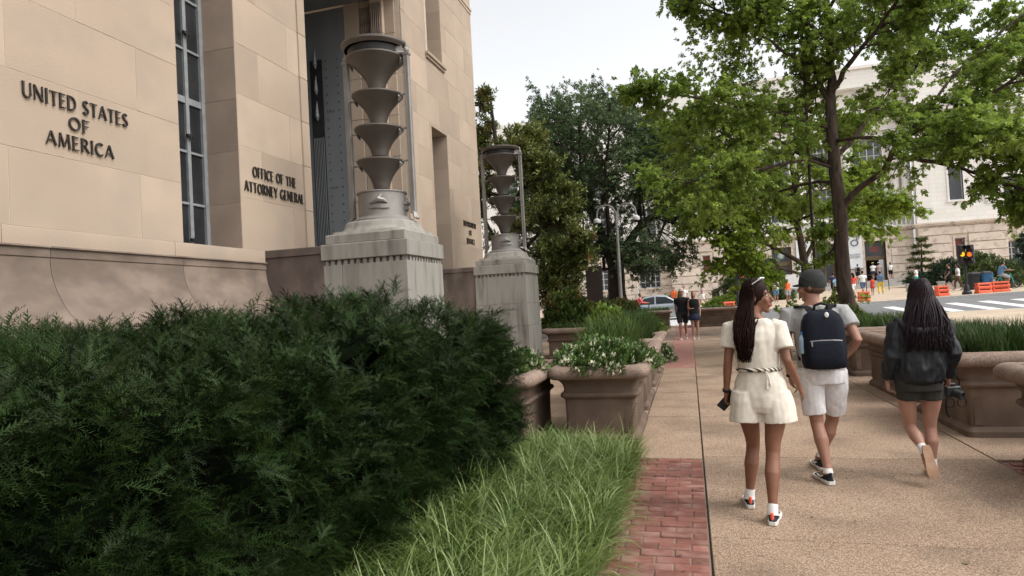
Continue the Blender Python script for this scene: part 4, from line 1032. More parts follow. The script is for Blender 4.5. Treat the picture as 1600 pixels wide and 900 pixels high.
# ------------------------------------------------------------------ museum across the street
m_mus = mat('museum_rusticated_stone', (.58, .49, .41), (.68, .59, .50), 1.2, .85, .2, 30, rand=.05, col3=(.37, .30, .245), scale3=2, thr3=.64)
m_mus2 = bpy.data.materials.new('museum_white_ashlar'); m_mus2.use_nodes = True
_t = m_mus2.node_tree; _p = _t.nodes['Principled BSDF']; _p.inputs['Roughness'].default_value = .85
_b = _t.nodes.new('ShaderNodeTexBrick'); _b.inputs['Color1'].default_value = (.79, .765, .72, 1); _b.inputs['Color2'].default_value = (.85, .825, .78, 1)
_b.inputs['Mortar'].default_value = (.66, .63, .58, 1); _b.inputs['Scale'].default_value = 1; _b.inputs['Mortar Size'].default_value = .012
_b.inputs['Brick Width'].default_value = 1.3; _b.inputs['Row Height'].default_value = .42; _b.inputs['Bias'].default_value = -.2
_c = _t.nodes.new('ShaderNodeTexCoord'); _m = _t.nodes.new('ShaderNodeMapping'); _m.inputs['Rotation'].default_value = (R(90), 0, 0)
_t.links.new(_c.outputs['Object'], _m.inputs[0]); _t.links.new(_m.outputs[0], _b.inputs['Vector'])
_n = _t.nodes.new('ShaderNodeTexNoise'); _n.inputs['Scale'].default_value = .8; _n.inputs['Detail'].default_value = 6; _t.links.new(_c.outputs['Object'], _n.inputs['Vector'])
_x = _t.nodes.new('ShaderNodeMix'); _x.data_type = 'RGBA'; _x.blend_type = 'MULTIPLY'; _x.inputs[0].default_value = .35
_t.links.new(_b.outputs['Color'], _x.inputs[6]); _t.links.new(_n.outputs['Color'], _x.inputs[7]); _x.inputs[0].default_value = .12
_t.links.new(_x.outputs[2], _p.inputs['Base Color'])
m_bronze = mat('bronze_frame', (.12, .085, .05), (.17, .125, .075), 6, .5, metal=.4)
m_wframe = mat('painted_window_frame', (.42, .43, .44), (.5, .5, .5), 6, .6)
m_mglass = mat('museum_glass', (.03, .034, .04), (.06, .066, .075), .8, .15, spec=.6)
m_dark = mat('dark_interior', (.008, .007, .007), (.013, .011, .01), 3, .9)
m_red = mat('dark_red_panel', (.16, .04, .03), (.2, .06, .045), 4, .6)
MX, MY = 13.5, 70.0
mus = thing('museum', 'long pale stone museum with rusticated ground floor across the street', 'building', (MX, MY, 0))
def mp(b, name, m, par=None, **k):
    o = b.build(name, m, par or mus, **k)
    if par is None or par is mus: o.location = -Vector(mus.location)
    return o
def courses(x0, x1, y, holes=(), z0=.6, zt=6.75, h=.82):
    """rusticated courses, broken at the openings"""
    n = int(round((zt-z0)/h)); h = (zt-z0)/n
    for k in range(n):
        a, c = z0+k*h, z0+(k+1)*h; segs = [(x0, x1)]
        for hx0, hx1, hz0, hz1 in holes:
            if a < hz1-.05 and c > hz0+.05:
                segs = [s for p, q in segs for s in ((p, min(q, hx0)), (max(p, hx1), q)) if s[1]-s[0] > .05]
        for p, q in segs:
            m_ = max(1, int((q-p)/4)); w = (q-p)/m_
            for i in range(m_):
                b = MB(); b.box(p+i*w+.012, p+(i+1)*w-.012, y-.14, y+.35, a+.035, c-.035, ch=.03); mp(b, 'stone_course', m_mus)
def win(x0, x1, z0, z1, y, nx=2, nz=3, arch=False, m_f=m_wframe, glass=m_mglass, deep=.35):
    """framed window set into the wall: frame with panes as its own pieces"""
    b = MB(); f = .09; Y = y+deep-.1
    b.box(x0, x0+f, Y-.06, Y, z0, z1); b.box(x1-f, x1, Y-.06, Y, z0, z1); b.box(x0+f, x1-f, Y-.06, Y, z0, z0+f); b.box(x0+f, x1-f, Y-.06, Y, z1-f, z1)
    for i in range(1, nx): xx = x0+(x1-x0)*i/nx; b.box(xx-.05, xx+.05, Y-.05, Y-.01, z0+f, z1-f)
    for j in range(1, nz): zz = z0+(z1-z0)*j/nz; b.box(x0+f, x1-f, Y-.045, Y-.012, zz-.035, zz+.035)
    w = mp(b, 'window', m_f)
    for i in range(nx):
        for j in range(nz):
            b = MB(); b.box(x0+(x1-x0)*i/nx+.02, x0+(x1-x0)*(i+1)/nx-.02, Y-.02, Y-.014, z0+(z1-z0)*j/nz+.02, z0+(z1-z0)*(j+1)/nz-.02); b.build('pane', glass, w)
    b = MB(); s = .16
    b.box(x0-s, x0, y-.07, y+deep, z0, z1); b.box(x1, x1+s, y-.07, y+deep, z0, z1); b.box(x0-s, x1+s, y-.09, y+deep, z1, z1+s); b.box(x0-s-.08, x1+s+.08, y-.14, y+deep, z0-.16, z0)
    mp(b, 'window_surround', m_mus if z0 < 6.5 else m_mus2)
def block(x0, x1, y, z0, z1, holes=(), m=m_mus2, name='upper_wall', d=.6):
    """wall built round its openings"""
    xs = sorted({x0, x1, *[v for h in holes for v in h[:2]]}); zs = sorted({z0, z1, *[v for h in holes for v in h[2:]]}); b = MB()
    for i in range(len(xs)-1):
        run0 = None
        for j in range(len(zs)-1):
            cx, cz = (xs[i]+xs[i+1])/2, (zs[j]+zs[j+1])/2
            solid = not any(h[0] < cx < h[1] and h[2] < cz < h[3] for h in holes)
            if solid and run0 is None: run0 = zs[j]
            if (not solid or j == len(zs)-2) and run0 is not None:
                b.box(xs[i], xs[i+1], y, y+d, run0, zs[j+1] if solid else zs[j]); run0 = None
    mp(b, name, m)
def cornice(x0, x1, y, z, steps, m):
    b = MB()
    for o, a, c in steps: b.box(x0-o, x1+o, y-o, y+.5, z+a, z+c)
    mp(b, 'cornice', m)
CS = [(.12, -.18, -.06), (.3, -.056, .08), (.38, .084, .20)]
# bays: (x0, x1, y, ground windows, upper windows)
RP = (21.57, 28.95, 70.0); LP = (-1.67, 5.45, 70.0); CB = (5.45, 21.57, 71.2)
WR = (28.95, 75, 71.4); WL = (-75, -1.67, 71.4)
# pavilions
for (x0, x1, y), gw, uw in ((RP, [(24.65, 25.45, 3.7, 5.55)], [(24.5, 25.7, 9.2, 12.4)]), (LP, [(1.55, 2.35, 3.7, 5.55)], [(1.4, 2.6, 9.2, 12.4)])):
    block(x0, x1, y, .3, 6.8, [(g[0], g[1], g[2], g[3]) for g in gw], m_mus, 'ground_wall')
    courses(x0-.0, x1, y, [(g[0]-.3, g[1]+.3, g[2]-.25, g[3]+.3) for g in gw], 1.0)
    for g in gw: win(*g, y, 1, 2, glass=m_red)
    cornice(x0, x1, y, 6.95, CS, m_mus)
    block(x0+.1, x1-.1, y+.1, 7.1, 21.4, uw)
    for g in uw: win(*g, y+.1, 1, 1)
    b = MB(); b.box(x0+.03, x1-.03, y, y+.2, 7.2, 8.6)
    for xa in (x0+.1, x1-1.5): b.box(xa, xa+1.4, y-.06, y+.2, 8.62, 17.2)
    mp(b, 'pilaster', m_mus2)
    cornice(x0, x1, y+.1, 17.9, [(.05, -.7, -.3), (.15, -.296, .0), (.5, .004, .3), (.6, .304, .55)], m_mus2)
    b = MB(); b.box(x0+.1, x1-.1, y+.1, y+20, 21.4, 22.9); mp(b, 'parapet', m_mus2)
# central entrance bay
x0, x1, y = CB; doors = [(9.2, 19)]
DR = [(8.45, 10.35), (12.6, 14.45), (17.15, 19.05)]
block(x0, x1, y, .3, 6.8, [(a, c, 1.9, 5.9) for a, c in DR], m_mus, 'ground_wall')
courses(x0, x1, y, [(a-.45, c+.45, 1.0, 6.3) for a, c in DR], 1.0)
for i, (a, c) in enumerate(DR):
    b = MB(); b.box(a-.42, a, y-.1, y+.5, 1.9, 5.9); b.box(c, c+.42, y-.1, y+.5, 1.9, 5.9); b.box(a-.42, c+.42, y-.12, y+.5, 5.9, 6.35); b.box(a-.5, c+.5, y-.2, y+.3, 6.35, 6.5); mp(b, 'door_surround', m_mus)
    Y = y+.45; b = MB()
    for xx in (a, c-.16): b.box(xx, xx+.16, Y-.1, Y, 1.9, 5.9)
    for zz in (4.25, 5.74): b.box(a+.16, c-.16, Y-.1, Y, zz, zz+.16)
    b.box(a+.16, c-.16, Y-.14, Y, 4.0, 4.25); mid = (a+c)/2
    if i != 2: b.box(mid-.05, mid+.05, Y-.08, Y, 1.9, 4.0); b.box(a+.16, c-.16, Y-.08, Y, 1.9, 2.1)
    d = mp(b, 'entrance_door', m_bronze)
    b = MB(); b.box(a+.1, c-.1, Y+.0, Y+.02, 4.3, 5.8); b.build('transom', m_mglass, d)
    if i != 2:
        for q0, q1 in ((a+.16, mid-.05), (mid+.05, c-.16)): b = MB(); b.box(q0+.1, q1-.1, Y-.03, Y-.01, 2.2, 3.9); b.build('pane', m_mglass, d)
        b = MB(); b.box(a, c, Y+.01, Y+.03, 1.9, 4.2); b.build('door_leaf', m_bronze, d)
        b = MB(); n = 12
        for k in range(n): t = 2*math.pi*k/n; b.tube([(mid, Y-.02, 5.05), (mid+.38*math.cos(t), Y-.02, 5.05+.38*math.sin(t))], [.09, .03], 5)
        b.build('transom_emblem', mat('transom_paint', (.45, .55, .52), (.55, .62, .6), 5, .7), d)
    else:
        b = MB(); b.box(a, c, Y+2.2, Y+2.25, 1.9, 5.9); b.build('dark_hall', m_dark, d)
        b = MB()
        for k in range(3): b.box(a+.5, c-.5, Y-.02, Y-.01, 4.85+k*.2, 4.95+k*.2)
        b.build('transom_sign', mat('transom_red', (.3, .05, .04), None, rough=.6), d)
cornice(x0, x1, y, 6.95, CS, m_mus)
uw = []
for a, c in DR: uw += [(a-.35, c+.35, 8.5, 11.6), (a-.35, c+.35, 12.9, 16.2)]
block(x0-.3, x1+.3, y+.5, 7.1, 21.4, uw+[(20.65, 20.95, 8.95, 10.4)])
for g in uw: win(*g, y+.5, 4, 4)
win(20.65, 20.95, 8.95, 10.4, y+.5, 1, 1)
b = MB()
for k in range(5):
    xx = 6.3+k*3.63
    if k in (1, 2, 3, 4) or True: b.lathe([(.42, 8.3), (.42, 8.5), (.35, 8.6), (.34, 12), (.29, 16.2), (.40, 16.5), (.45, 16.8)], 16, (7.25+k*4.35-.0 if k < 4 else 21.2, y+.15, 0))
mp(b, 'column', m_mus2, smooth=30)
b = MB(); b.box(x0, x1, y-.3, y+.5, 7.16, 7.3); b.box(x0, x1, y-.3, y-.05, 8.1, 8.3)
mp(b, 'balcony', m_mus2)
for k in range(40):
    b = MB(); b.lathe([(.05, 7.3), (.09, 7.5), (.05, 7.8), (.07, 8.1)], 6, (x0+.3+k*.4, y-.17, 0)); mp(b, 'baluster', m_mus2, smooth=True)
cornice(x0, x1, y+.2, 17.9, [(.05, -.95, -.3), (.15, -.296, .0), (.5, .004, .3), (.6, .304, .55)], m_mus2)
b = MB(); b.box(x0, x1, y-.3, y+20, 21.4, 23.2); b.box(x0-.2, x1+.2, y-.5, y+20, 23.2, 23.5); mp(b, 'parapet', m_mus2)
# wings with arched windows
for (x0, x1, y), xs in ((WR, [30.4+5.1*k for k in range(8)]), (WL, [-4.0-5.1*k for k in range(10)])):
    hol = [(x-1.1, x+1.1, 2.5, 5.0) for x in xs]; uh = [(x-.9, x+.9, 8.0, 11.2) for x in xs]+[(x-.9, x+.9, 12.8, 15.8) for x in xs]
    block(x0, x1, y, .3, 6.8, hol, m_mus, 'ground_wall')
    courses(max(x0, -34), min(x1, 50), y, [(x-1.25, x+1.25, 2.3, 5.2) for x in xs], 1.0)
    for x in xs:
        win(x-1.1, x+1.1, 2.5, 5.0, y, 4, 4)
        if -30 < x < 45:
            for k in range(9):                                    # wedge stones of the arch
                t0, t1 = R(35+110*k/9), R(35+110*(k+1)/9-1.2); b = MB()
                cx, cz = x, 3.75; b.prism([(cx+1.55*math.cos(t0), cz+1.5*math.sin(t0)), (cx+2.15*math.cos(t0), cz+2.25*math.sin(t0)), (cx+2.15*math.cos(t1), cz+2.25*math.sin(t1)), (cx+1.55*math.cos(t1), cz+1.5*math.sin(t1))], 'y', y-.17, y+.1)
                mp(b, 'arch_stone', m_mus)
    cornice(x0, x1, y, 6.95, CS, m_mus)
    block(x0-.3, x1+.3, y+.1, 7.1, 20.5, uh)
    for g in uh:
        if -30 < g[0] < 45: win(*g, y+.1, 2, 4)
    b = MB()
    for g in uh:
        if not -30 < g[0] < 45: b.box(g[0], g[1], y+.4, y+.45, g[2], g[3])
    mp(b, 'far_panes', m_mglass, kind='stuff')
    cornice(x0, x1, y+.1, 17.9, [(.05, -.95, -.3), (.15, -.296, .0), (.5, .004, .3), (.6, .304, .55)], m_mus2)
    b = MB(); b.box(x0, x1, y+.1, y+20, 20.5, 22.5); mp(b, 'parapet', m_mus2)
# entrance steps and cheek blocks
for k in range(5):
    b = MB(); b.box(6.2, 21.2, 66.2+k*.45, 71.6, .6, 1.25+k*.14); mp(b, 'entrance_step', m_kerb)
b = MB(); b.box(6.2, 21.2, 68.5, 71.6, .6, 1.93); mp(b, 'landing', m_kerb)
# banners
m_ban = mat('banner_cloth', (.66, .68, .68), (.72, .73, .73), 2, .8)
m_ink = mat('banner_ink', (.07, .10, .16), (.1, .14, .2), 6, .7)
def banner(x0, x1, z0, z1, label, txt=True):
    t = thing('banner', label, 'banner', ((x0+x1)/2, 70.95, z0), group='banners between the museum doors'); w = (x1-x0)/2; h = z1-z0
    b = MB(); n = 8
    V = []; 
    for j in range(n+1):
        for i in range(n+1): u = -w+2*w*i/n; V.append((u, .02*math.sin(u*3+j*.4), h*j/n))
    b.add(V+[(x, yy+.02, z) for x, yy, z in V], [(j*(n+1)+i, j*(n+1)+i+1, (j+1)*(n+1)+i+1, (j+1)*(n+1)+i) for j in range(n) for i in range(n)]+[(81+(j+1)*(n+1)+i, 81+(j+1)*(n+1)+i+1, 81+j*(n+1)+i+1, 81+j*(n+1)+i) for j in range(n) for i in range(n)])
    b.build('cloth', m_ban, t, smooth=True)
    b = MB(); b.tube([(-w-.05, 0, h+.02), (w+.05, 0, h+.02)], .03, 8); b.tube([(-w-.05, 0, -.02), (w+.05, 0, -.02)], .03, 8); b.build('rod', m_bronze, t)
    b = MB(); r_ = random.Random(3)
    for k in range(7):                                            # oval emblem of curved strokes
        a = 2*math.pi*k/7; c0 = (.0+.2*w*1.5*math.cos(a), h*.78+.16*math.sin(a)*1.2)
        pts = [(c0[0]+.2*w*math.cos(a+1.3*s), c0[1]+.12*math.sin(a+1.3*s)) for s in (-1, -.5, 0, .5, 1)]
        stroke(b, pts, .09, lambda u, v, d: (u, d, v), -.045, -.03)
    b.build('emblem', m_ink, t)
    def em(bb, c): bb.build('letter', m_ink, t)
    lettering('NATURAL', .17, lambda u, v, d: (u, d, h*.40+v), w*1.5, -.045, -.03, em)
    lettering('HISTORY', .17, lambda u, v, d: (u, d, h*.40-.26+v), w*1.4, -.045, -.03, em)
banner(15.55, 16.9, 3.25, 6.55, 'white hanging banner with dark oval emblem beside the open museum door')
banner(10.8, 12.15, 3.25, 6.55, 'white hanging banner partly hidden by the young tree')

# ------------------------------------------------------------------ shrubs and conifers in front of the museum
m_con = mat('conifer_needle', (.055, .085, .022), (.095, .125, .038), 1.2, .6, tint=.4, trans=.15)
m_con2 = mat('dark_conifer_needle', (.02, .045, .022), (.04, .07, .032), 1.2, .6, tint=.4)
m_con3 = mat('golden_pine_needle', (.075, .09, .02), (.12, .125, .03), 1.2, .6, tint=.4, trans=.15)
NEED = []
for s in range(3):
    r_ = np.random.default_rng(50+s); V = []; F = []
    for i in range(14):
        d = np.array([r_.normal(0, .6), .8, r_.normal(-.1, .5)]); d /= np.linalg.norm(d); w = np.cross(d, [0, 0, 1.]); w = w/np.linalg.norm(w)*.05; p = np.array([0, i/14*.6, 0]); o = len(V)
        V += [p-w, p+w, p+d*.55+w*.4, p+d*.55-w*.4]; F.append([o, o+1, o+2, o+3])
    NEED.append((np.array(V), np.array(F)))
def conifer(name, label, x, y, h, w, m, tiers=9, size=.4, droop=.2, per=16, sway=0, z=None):
    t = thing(name, label, 'conifer', (x, y, T(x, y) if z is None else z)); P = []; D = []; b = MB()
    b.tube([(0, 0, -.1), (sway*.5, 0, h*.5), (sway, 0, h)], [.12*h/4, .08*h/4, .015], 8)
    for k in range(tiers):
        f = k/(tiers-1); zz = h*(.12+.86*f); rr = w*(1-f*.82)*random.uniform(.75, 1.15)
        for q in range(int(per*(1-.5*f))):
            a = random.uniform(0, 6.28); l = rr*random.uniform(.6, 1.05); sx = sway*zz/h
            ca, sa = math.cos(a), math.sin(a)
            b.tube([(sx, 0, zz), (sx+ca*l*.6, sa*l*.6, zz+.04), (sx+ca*l, sa*l, zz-droop*l)], [.02, .012, .005], 4)
            for i in range(8):
                u = .3+.75*i/8; P.append((sx+ca*l*u+random.gauss(0, .09), sa*l*u+random.gauss(0, .09), zz-droop*l*u*u+random.gauss(0, .04))); D.append((ca+random.gauss(0, .5), sa+random.gauss(0, .5), random.gauss(-droop, .25)))
    b.build('trunk', m_bark2, t); P = np.array(P)
    leafmass('needles', P, np.array(D), rng.uniform(.7, 1.3, len(P))*size, m, t, NEED)
def hill(name, label, x, y, rx, ry, h, n, size, m, z=None):
    mound(name, label, 'shrub', x, y, T(x, y) if z is None else z, rx, ry, h, n, size, m, stems=5)
conifer('feathery_conifer', 'wide feathery light green conifer beside the far traffic signal', 4.1, 55, 4.3, 2.6, m_con, 10, .55, .28, 22, .3)
conifer('feathery_conifer', 'feathery conifer half hidden behind the woman in the cream romper', 6.3, 54, 3.3, 2.2, m_con, 9, .5, .3, 20, -.2)
conifer('golden_pine', 'small layered golden pine beside the open museum door', 19.0, 61.5, 4.1, 1.5, m_con3, 7, .42, -.05, 15, .2)
conifer('spiky_conifer', 'thin dark spiky conifer at the far edge by the arched window', 24.4, 57, 3.6, .7, m_con2, 9, .4, .2, 8, .2)
conifer('spiky_conifer', 'dark ragged conifer behind the curved camera pole', -6.6, 62, 2.8, .9, m_con2, 8, .4, .2, 8, .1)
hill('round_bush', 'dark green round bush under the golden pine', 18.4, 60, 1.0, .9, 1.1, 500, .22, m_con2)
hill('round_bush', 'bluish green bush beside the golden pine', 20.6, 60, 1.5, 1.2, 2.0, 1000, .24, m_con2)
hill('weeping_bush', 'large yellow green weeping bush behind the traffic signal', 22.6, 59.5, 1.9, 1.4, 2.2, 1300, .26, m_con)
hill('weeping_bush', 'yellow green weeping bush spreading to the edge', 20.9, 52.5, 1.6, 1.2, 1.7, 1100, .24, m_con)
hill('round_bush', 'dark bush beyond the green bicycle', 23.6, 56, 1.6, 1.2, 1.5, 800, .24, m_con2)
hill('low_hedge', 'low pale green hedge behind the green bicycle', 19.7, 45.9, 1.6, .5, .75, 700, .16, m_con)
hill('grey_shrub', 'low grey green shrub behind the two walkers', 18.3, 51.8, .9, .6, .8, 400, .16, m_lf2)
hill('round_bush', 'green bush beside the museum sign', -1.2, 64, 1.2, .9, 1.0, 400, .22, m_lf2)
hill('round_bush', 'dark bush left of the museum sign', -7.6, 62, 1.6, 1.0, 1.3, 500, .22, m_con2)
hill('low_hedge', 'bright green grassy mound beyond the street crossing', 2.6, 47, 1.7, 1.2, .75, 900, .18, m_lf3)
hill('low_hedge', 'green shrub bed left of the museum steps', 5.2, 62, 2.2, 1.2, 1.4, 700, .24, m_con2)
hill('low_hedge', 'bright planting strip along the museum front', -4.2, 59.5, 2.6, .7, .55, 600, .18, m_lf2)

# ------------------------------------------------------------------ street furniture and vehicles
m_pole = mat('grey_painted_pole', (.20, .195, .18), (.25, .245, .23), 5, .6, metal=.2)
m_blk = mat('black_paint', (.012, .013, .015), (.02, .021, .023), 6, .5)
m_white = mat('white_plastic', (.6, .6, .6), (.68, .68, .68), 9, .5)
m_dome = mat('smoked_dome', (.02, .02, .022), None, rough=.15, spec=.6)
m_panel = mat('dark_brown_panel', (.022, .015, .011), (.038, .027, .02), 3, .7, stretch=(1, 1, .3))
m_orange = mat('orange_plastic', (.70, .10, .045), (.78, .15, .07), 4, .6)
m_amber = mat('amber_light', (1, .62, .02), None, rough=.4, emit=(1, .58, .02), estr=1.6)
m_hand = mat('orange_signal', (1, .2, .02), None, rough=.4, emit=(1, .22, .02), estr=1.6)
m_lens = mat('unlit_lens', (.03, .02, .018), (.045, .03, .025), 9, .3)
m_green = mat('green_sign', (.01, .085, .05), (.015, .1, .06), 5, .5)
# pole with two hooked arms and dome cameras
p = thing('camera_pole', 'slender grey pole with two hooked arms carrying dome cameras', 'camera pole', (-2.40, 23.5, 0))
b = MB(); b.tube([(0, 0, 0), (0, 0, 2.5), (0, 0, 4.7)], [.075, .065, .05], 12); b.build('shaft', m_pole, p, smooth=True)
b = MB(); b.lathe([(.12, 0), (.12, .18), (.08, .25)], 12); b.build('base', m_pole, p)
for s in (-1, 1):
    b = MB(); pts = [(s*.04, 0, 4.3), (s*.045, 0, 4.65)]+[(s*(.045+.33-.33*math.cos(t)), 0, 4.65+.33*math.sin(t)) for t in [math.pi*k/12 for k in range(1, 13)]]+[(s*.705, 0, 4.52)]
    b.tube(pts, .032, 8); a = b.build('arm', m_pole, p, smooth=True)
    b = MB(); b.lathe([(.05, 4.52), (.13, 4.47), (.135, 4.38), (.12, 4.35), (0, 4.35)], 14, (s*.705, 0, 0)); h = b.build('camera_housing', m_white, a, smooth=True)
    b = MB(); b.ell((s*.705, 0, 4.35), (.10, .10, .09), 12, 8); b.build('dome', m_dome, a, smooth=True)
# black post-top street lamp behind it
p = thing('street_lamp', 'black post-top street lamp half hidden by the forked elm', 'street lamp', (-3.05, 27.2, T(-3, 27)))
b = MB(); b.tube([(0, 0, 0), (0, 0, 1), (0, 0, 3.9)], [.11, .07, .06], 12); b.build('shaft', m_blk, p)
b = MB(); b.lathe([(.18, 0), (.18, .2), (.13, .4), (.08, .5)], 12); b.lathe([(.07, 3.85), (.16, 3.95), (.10, 4.0), (.17, 4.1)], 12); b.build('base', m_blk, p)
b = MB(); b.lathe([(.12, 4.1), (.19, 4.25), (.22, 4.45), (.17, 4.62), (.06, 4.75), (0, 4.85)], 14); b.build('globe', m_white, p, smooth=True)
b = MB(); b.box(-.42, .42, -.03, .03, 3.3, 3.36); b.box(-.42, -.30, -.08, .08, 2.7, 3.3); b.build('bracket', m_blk, p)
p = thing('street_sign', 'small green street name sign under the elm branches', 'sign', (-3.75, 26.8, T(-3.7, 27)))
b = MB(); b.tube([(0, 0, 0), (0, 0, 3.75)], .03, 8); b.build('post', m_pole, p)
b = MB(); b.box(-.5, .5, -.04, -.03, 3.42, 3.64); b.build('plate', m_green, p)
b = MB(); b.box(-.42, .42, -.045, -.041, 3.50, 3.53); b.build('plate_line', m_white, p)
# brown panel
p = thing('information_panel', 'tall dark brown blank panel standing behind the shrubs', 'panel', (-3.05, 21.5, 0), R(6))
b = MB(); b.box(-.27, .27, -.05, .05, .35, 2.68, ch=.008); b.build('board', m_panel, p)
for s in (-1, 1): b = MB(); b.box(s*.24-.025, s*.24+.025, -.035, .035, 0, .35); b.build('leg', m_blk, p)
# traffic signals
def head(par, x, z, rot, lit, name='signal_head'):
    h = bpy.data.objects.new(name, None); COL.objects.link(h); h.parent = par; h.location = (x, -.12, z); h.rotation_euler = (0, 0, rot)
    b = MB(); b.box(-.17, .17, -.10, .12, -.53, .53, ch=.03)
    ho = b.build('housing', m_blk, h)
    for k in range(3):
        zz = .34-.34*k; b = MB(); b.lathe([(.0, 0), (.125, 0), (.13, .02), (0, .03)], 16)
        o = b.build('lens', lit[k] or m_lens, h, smooth=True); o.rotation_euler = (R(90), 0, 0); o.location = (0, -.10, zz)
        b = MB(); n = 12; rs = []
        for yy, dr in ((-.10, 0), (-.30, .0)):
            rs.append([(.15*math.cos(R(-20+220*i/n)), yy, zz+.15*math.sin(R(-20+220*i/n))) for i in range(n+1)]+[(.14*math.cos(R(200-220*i/n)), yy, zz+.14*math.sin(R(200-220*i/n))) for i in range(n+1)])
        b.rings(rs); b.build('visor', m_blk, h)
    return h
p = thing('traffic_signal', 'black pole traffic signal with two heads and amber light at the far kerb', 'traffic signal', (14.92, 41.2, T(14.9, 41.1)+.05))
b = MB(); b.tube([(0, 0, .5), (0, 0, 2.9)], .06, 10); b.build('pole', m_blk, p)
b = MB(); b.lathe([(.24, 0), (.24, .12), (.16, .2), (.13, .45), (.08, .55)], 14); b.build('base', m_blk, p, smooth=30)
head(p, -.20, 2.25, R(12), (None, m_amber, None)); head(p, .24, 2.22, R(-35), (None, m_hand, None))
b = MB(); b.tube([(0, 0, 2.9), (0, 0, 3.05)], [.045, .0], 8); b.box(-.25, .28, -.03, .03, 2.68, 2.73); b.box(-.25, .28, -.03, .03, 1.72, 1.77); b.build('bracket', m_blk, p)
p = thing('traffic_signal', 'tall traffic signal with amber light and pedestrian hand above the woman', 'traffic signal', (2.92, 42.2, T(2.9, 42)+.05))
b = MB(); b.tube([(0, 0, .5), (0, 0, 3.9)], .09, 10); b.build('pole', m_blk, p); b = MB(); b.lathe([(.26, 0), (.26, .12), (.16, .2), (.12, .5)], 14); b.build('base', m_blk, p)
head(p, .27, 3.1, R(8), (None, m_amber, None)); head(p, .66, 3.12, R(60), (None, None, None))
b = MB(); b.box(0, .7, -.03, .03, 3.58, 3.63); b.box(0, .7, -.03, .03, 2.58, 2.63); b.box(0, .3, -.03, .03, 2.05, 2.1); b.build('bracket', m_blk, p)
b = MB(); b.box(.12, .50, -.2, .04, 1.9, 2.28, ch=.02); ph = b.build('pedestrian_signal', m_blk, p)
b = MB(); b.box(.24, .38, -.215, -.204, 1.98, 2.10)
for k in range(4): b.box(.245+k*.035, .268+k*.035, -.215, -.204, 2.10, 2.20)
b.build('hand_symbol', m_hand, ph)
# orange barriers
def barrier(x, y, rot, label, L=.8):
    t = thing('road_barrier', label, 'barrier', (x, y, T(x, y)+.05), rot, group='orange plastic barriers'); t.scale = (.85, .85, .85)
    b = MB(); rs = []
    for f, w, z in ((0, .22, 0), (0, .22, .12), (.02, .16, .16), (.02, .16, .30), (0, .2, .33), (0, .2, .42), (.02, .14, .46), (.02, .14, .56), (0, .16, .59), (.0, .14, .68)):
        rs.append([(-L/2+f, -w, z), (L/2-f, -w, z), (L/2-f, w, z), (-L/2+f, w, z)])
    b.rings(rs); b.build('body', m_orange, t)
    for z in (.2, .48):
        b = MB(); b.box(-L/2+.12, L/2-.12, -.165, .165, z+.0, z+.06); b.build('slot', m_dark, t)
barrier(2.3, 41.2, .3, 'orange barrier beside the woman in the cream romper', .75)
barrier(9.75, 41.3, .1, 'orange barrier near the tree trunk at the kerb', .7)
barrier(13.75, 41.4, .5, 'orange barrier close behind the woman in black', .9)
barrier(15.75, 41.3, .35, 'orange barrier right of the traffic signal, nearer of two', .95)
barrier(16.65, 41.5, .0, 'orange barrier right of the traffic signal, farther of two', .95)
# car
m_car = mat('silver_car_paint', (.33, .36, .385), (.37, .40, .42), 2, .3, metal=.5, spec=.6)
m_cglass = mat('car_glass', (.02, .024, .028), None, rough=.08, spec=.7)
m_tyre = mat('tyre_rubber', (.015, .015, .015), (.022, .022, .022), 20, .9)
m_rim = mat('wheel_metal', (.3, .3, .31), None, rough=.4, metal=.7) if 'wheel_metal' not in MATS else MATS['wheel_metal']
car = thing('parked_car', 'silver sedan on the street behind the cyclist in red', 'car', (-1.6, 38.4, T(-1.6, 38.4)-.05))
prof = [(-2.3, .62), (-2.28, .85), (-1.95, .98), (-1.55, 1.02), (-.95, 1.36), (-.2, 1.46), (.35, 1.40), (1.15, .98), (1.9, .88), (2.22, .72), (2.3, .5)]
def top_at(x):
    for (a, z0), (c, z1) in zip(prof[:-1], prof[1:]):
        if a <= x <= c: return z0+(z1-z0)*(x-a)/(c-a)
    return .6
b = MB(); rs = []
for k in range(33):
    x = -2.3+4.6*k/32; zt = top_at(x); belt = min(zt, .92); e = 1-.13*(abs(x)/2.3)**4; w = .88*e; wt = .62*e if zt > 1.0 else w*.9
    rs.append([(x, -w*.94, .22), (x, -w, .5), (x, -w*.98, belt-.05), (x, -w*.92, belt), (x, -wt, max(belt, zt-.06)), (x, -wt*.8, zt), (x, wt*.8, zt), (x, wt, max(belt, zt-.06)), (x, w*.92, belt), (x, w*.98, belt-.05), (x, w, .5), (x, w*.94, .22)])
b.rings(rs); b.build('body', m_car, car, smooth=45)
for s in (-1, 1):
    for poly in ([(-1.35, .97), (-.9, 1.29), (-.35, 1.37), (-.35, .95)], [(-.27, .95), (-.27, 1.37), (.28, 1.33), (.92, .98)]):
        b = MB(); V = []
        for x, z in poly: f = (z-.92)/.5; V.append((x, s*(.815-.19*f+.02), z))
        V2 = [(x, y-s*.03, z) for x, y, z in V]; n = len(V); b.add(V+V2, [tuple(range(n)), tuple(reversed(range(n, 2*n)))]+[(i, (i+1) % n, n+(i+1) % n, n+i) for i in range(n)]); b.build('side_window', m_cglass, car)
    b = MB(); b.ell((.78, s*.98, .98), (.1, .09, .07), 10, 6); b.build('mirror', m_car, car, smooth=True)
    b = MB(); b.ell((2.12, s*.62, .66), (.14, .17, .07), 10, 6); b.build('headlight', m_white, car, smooth=True)
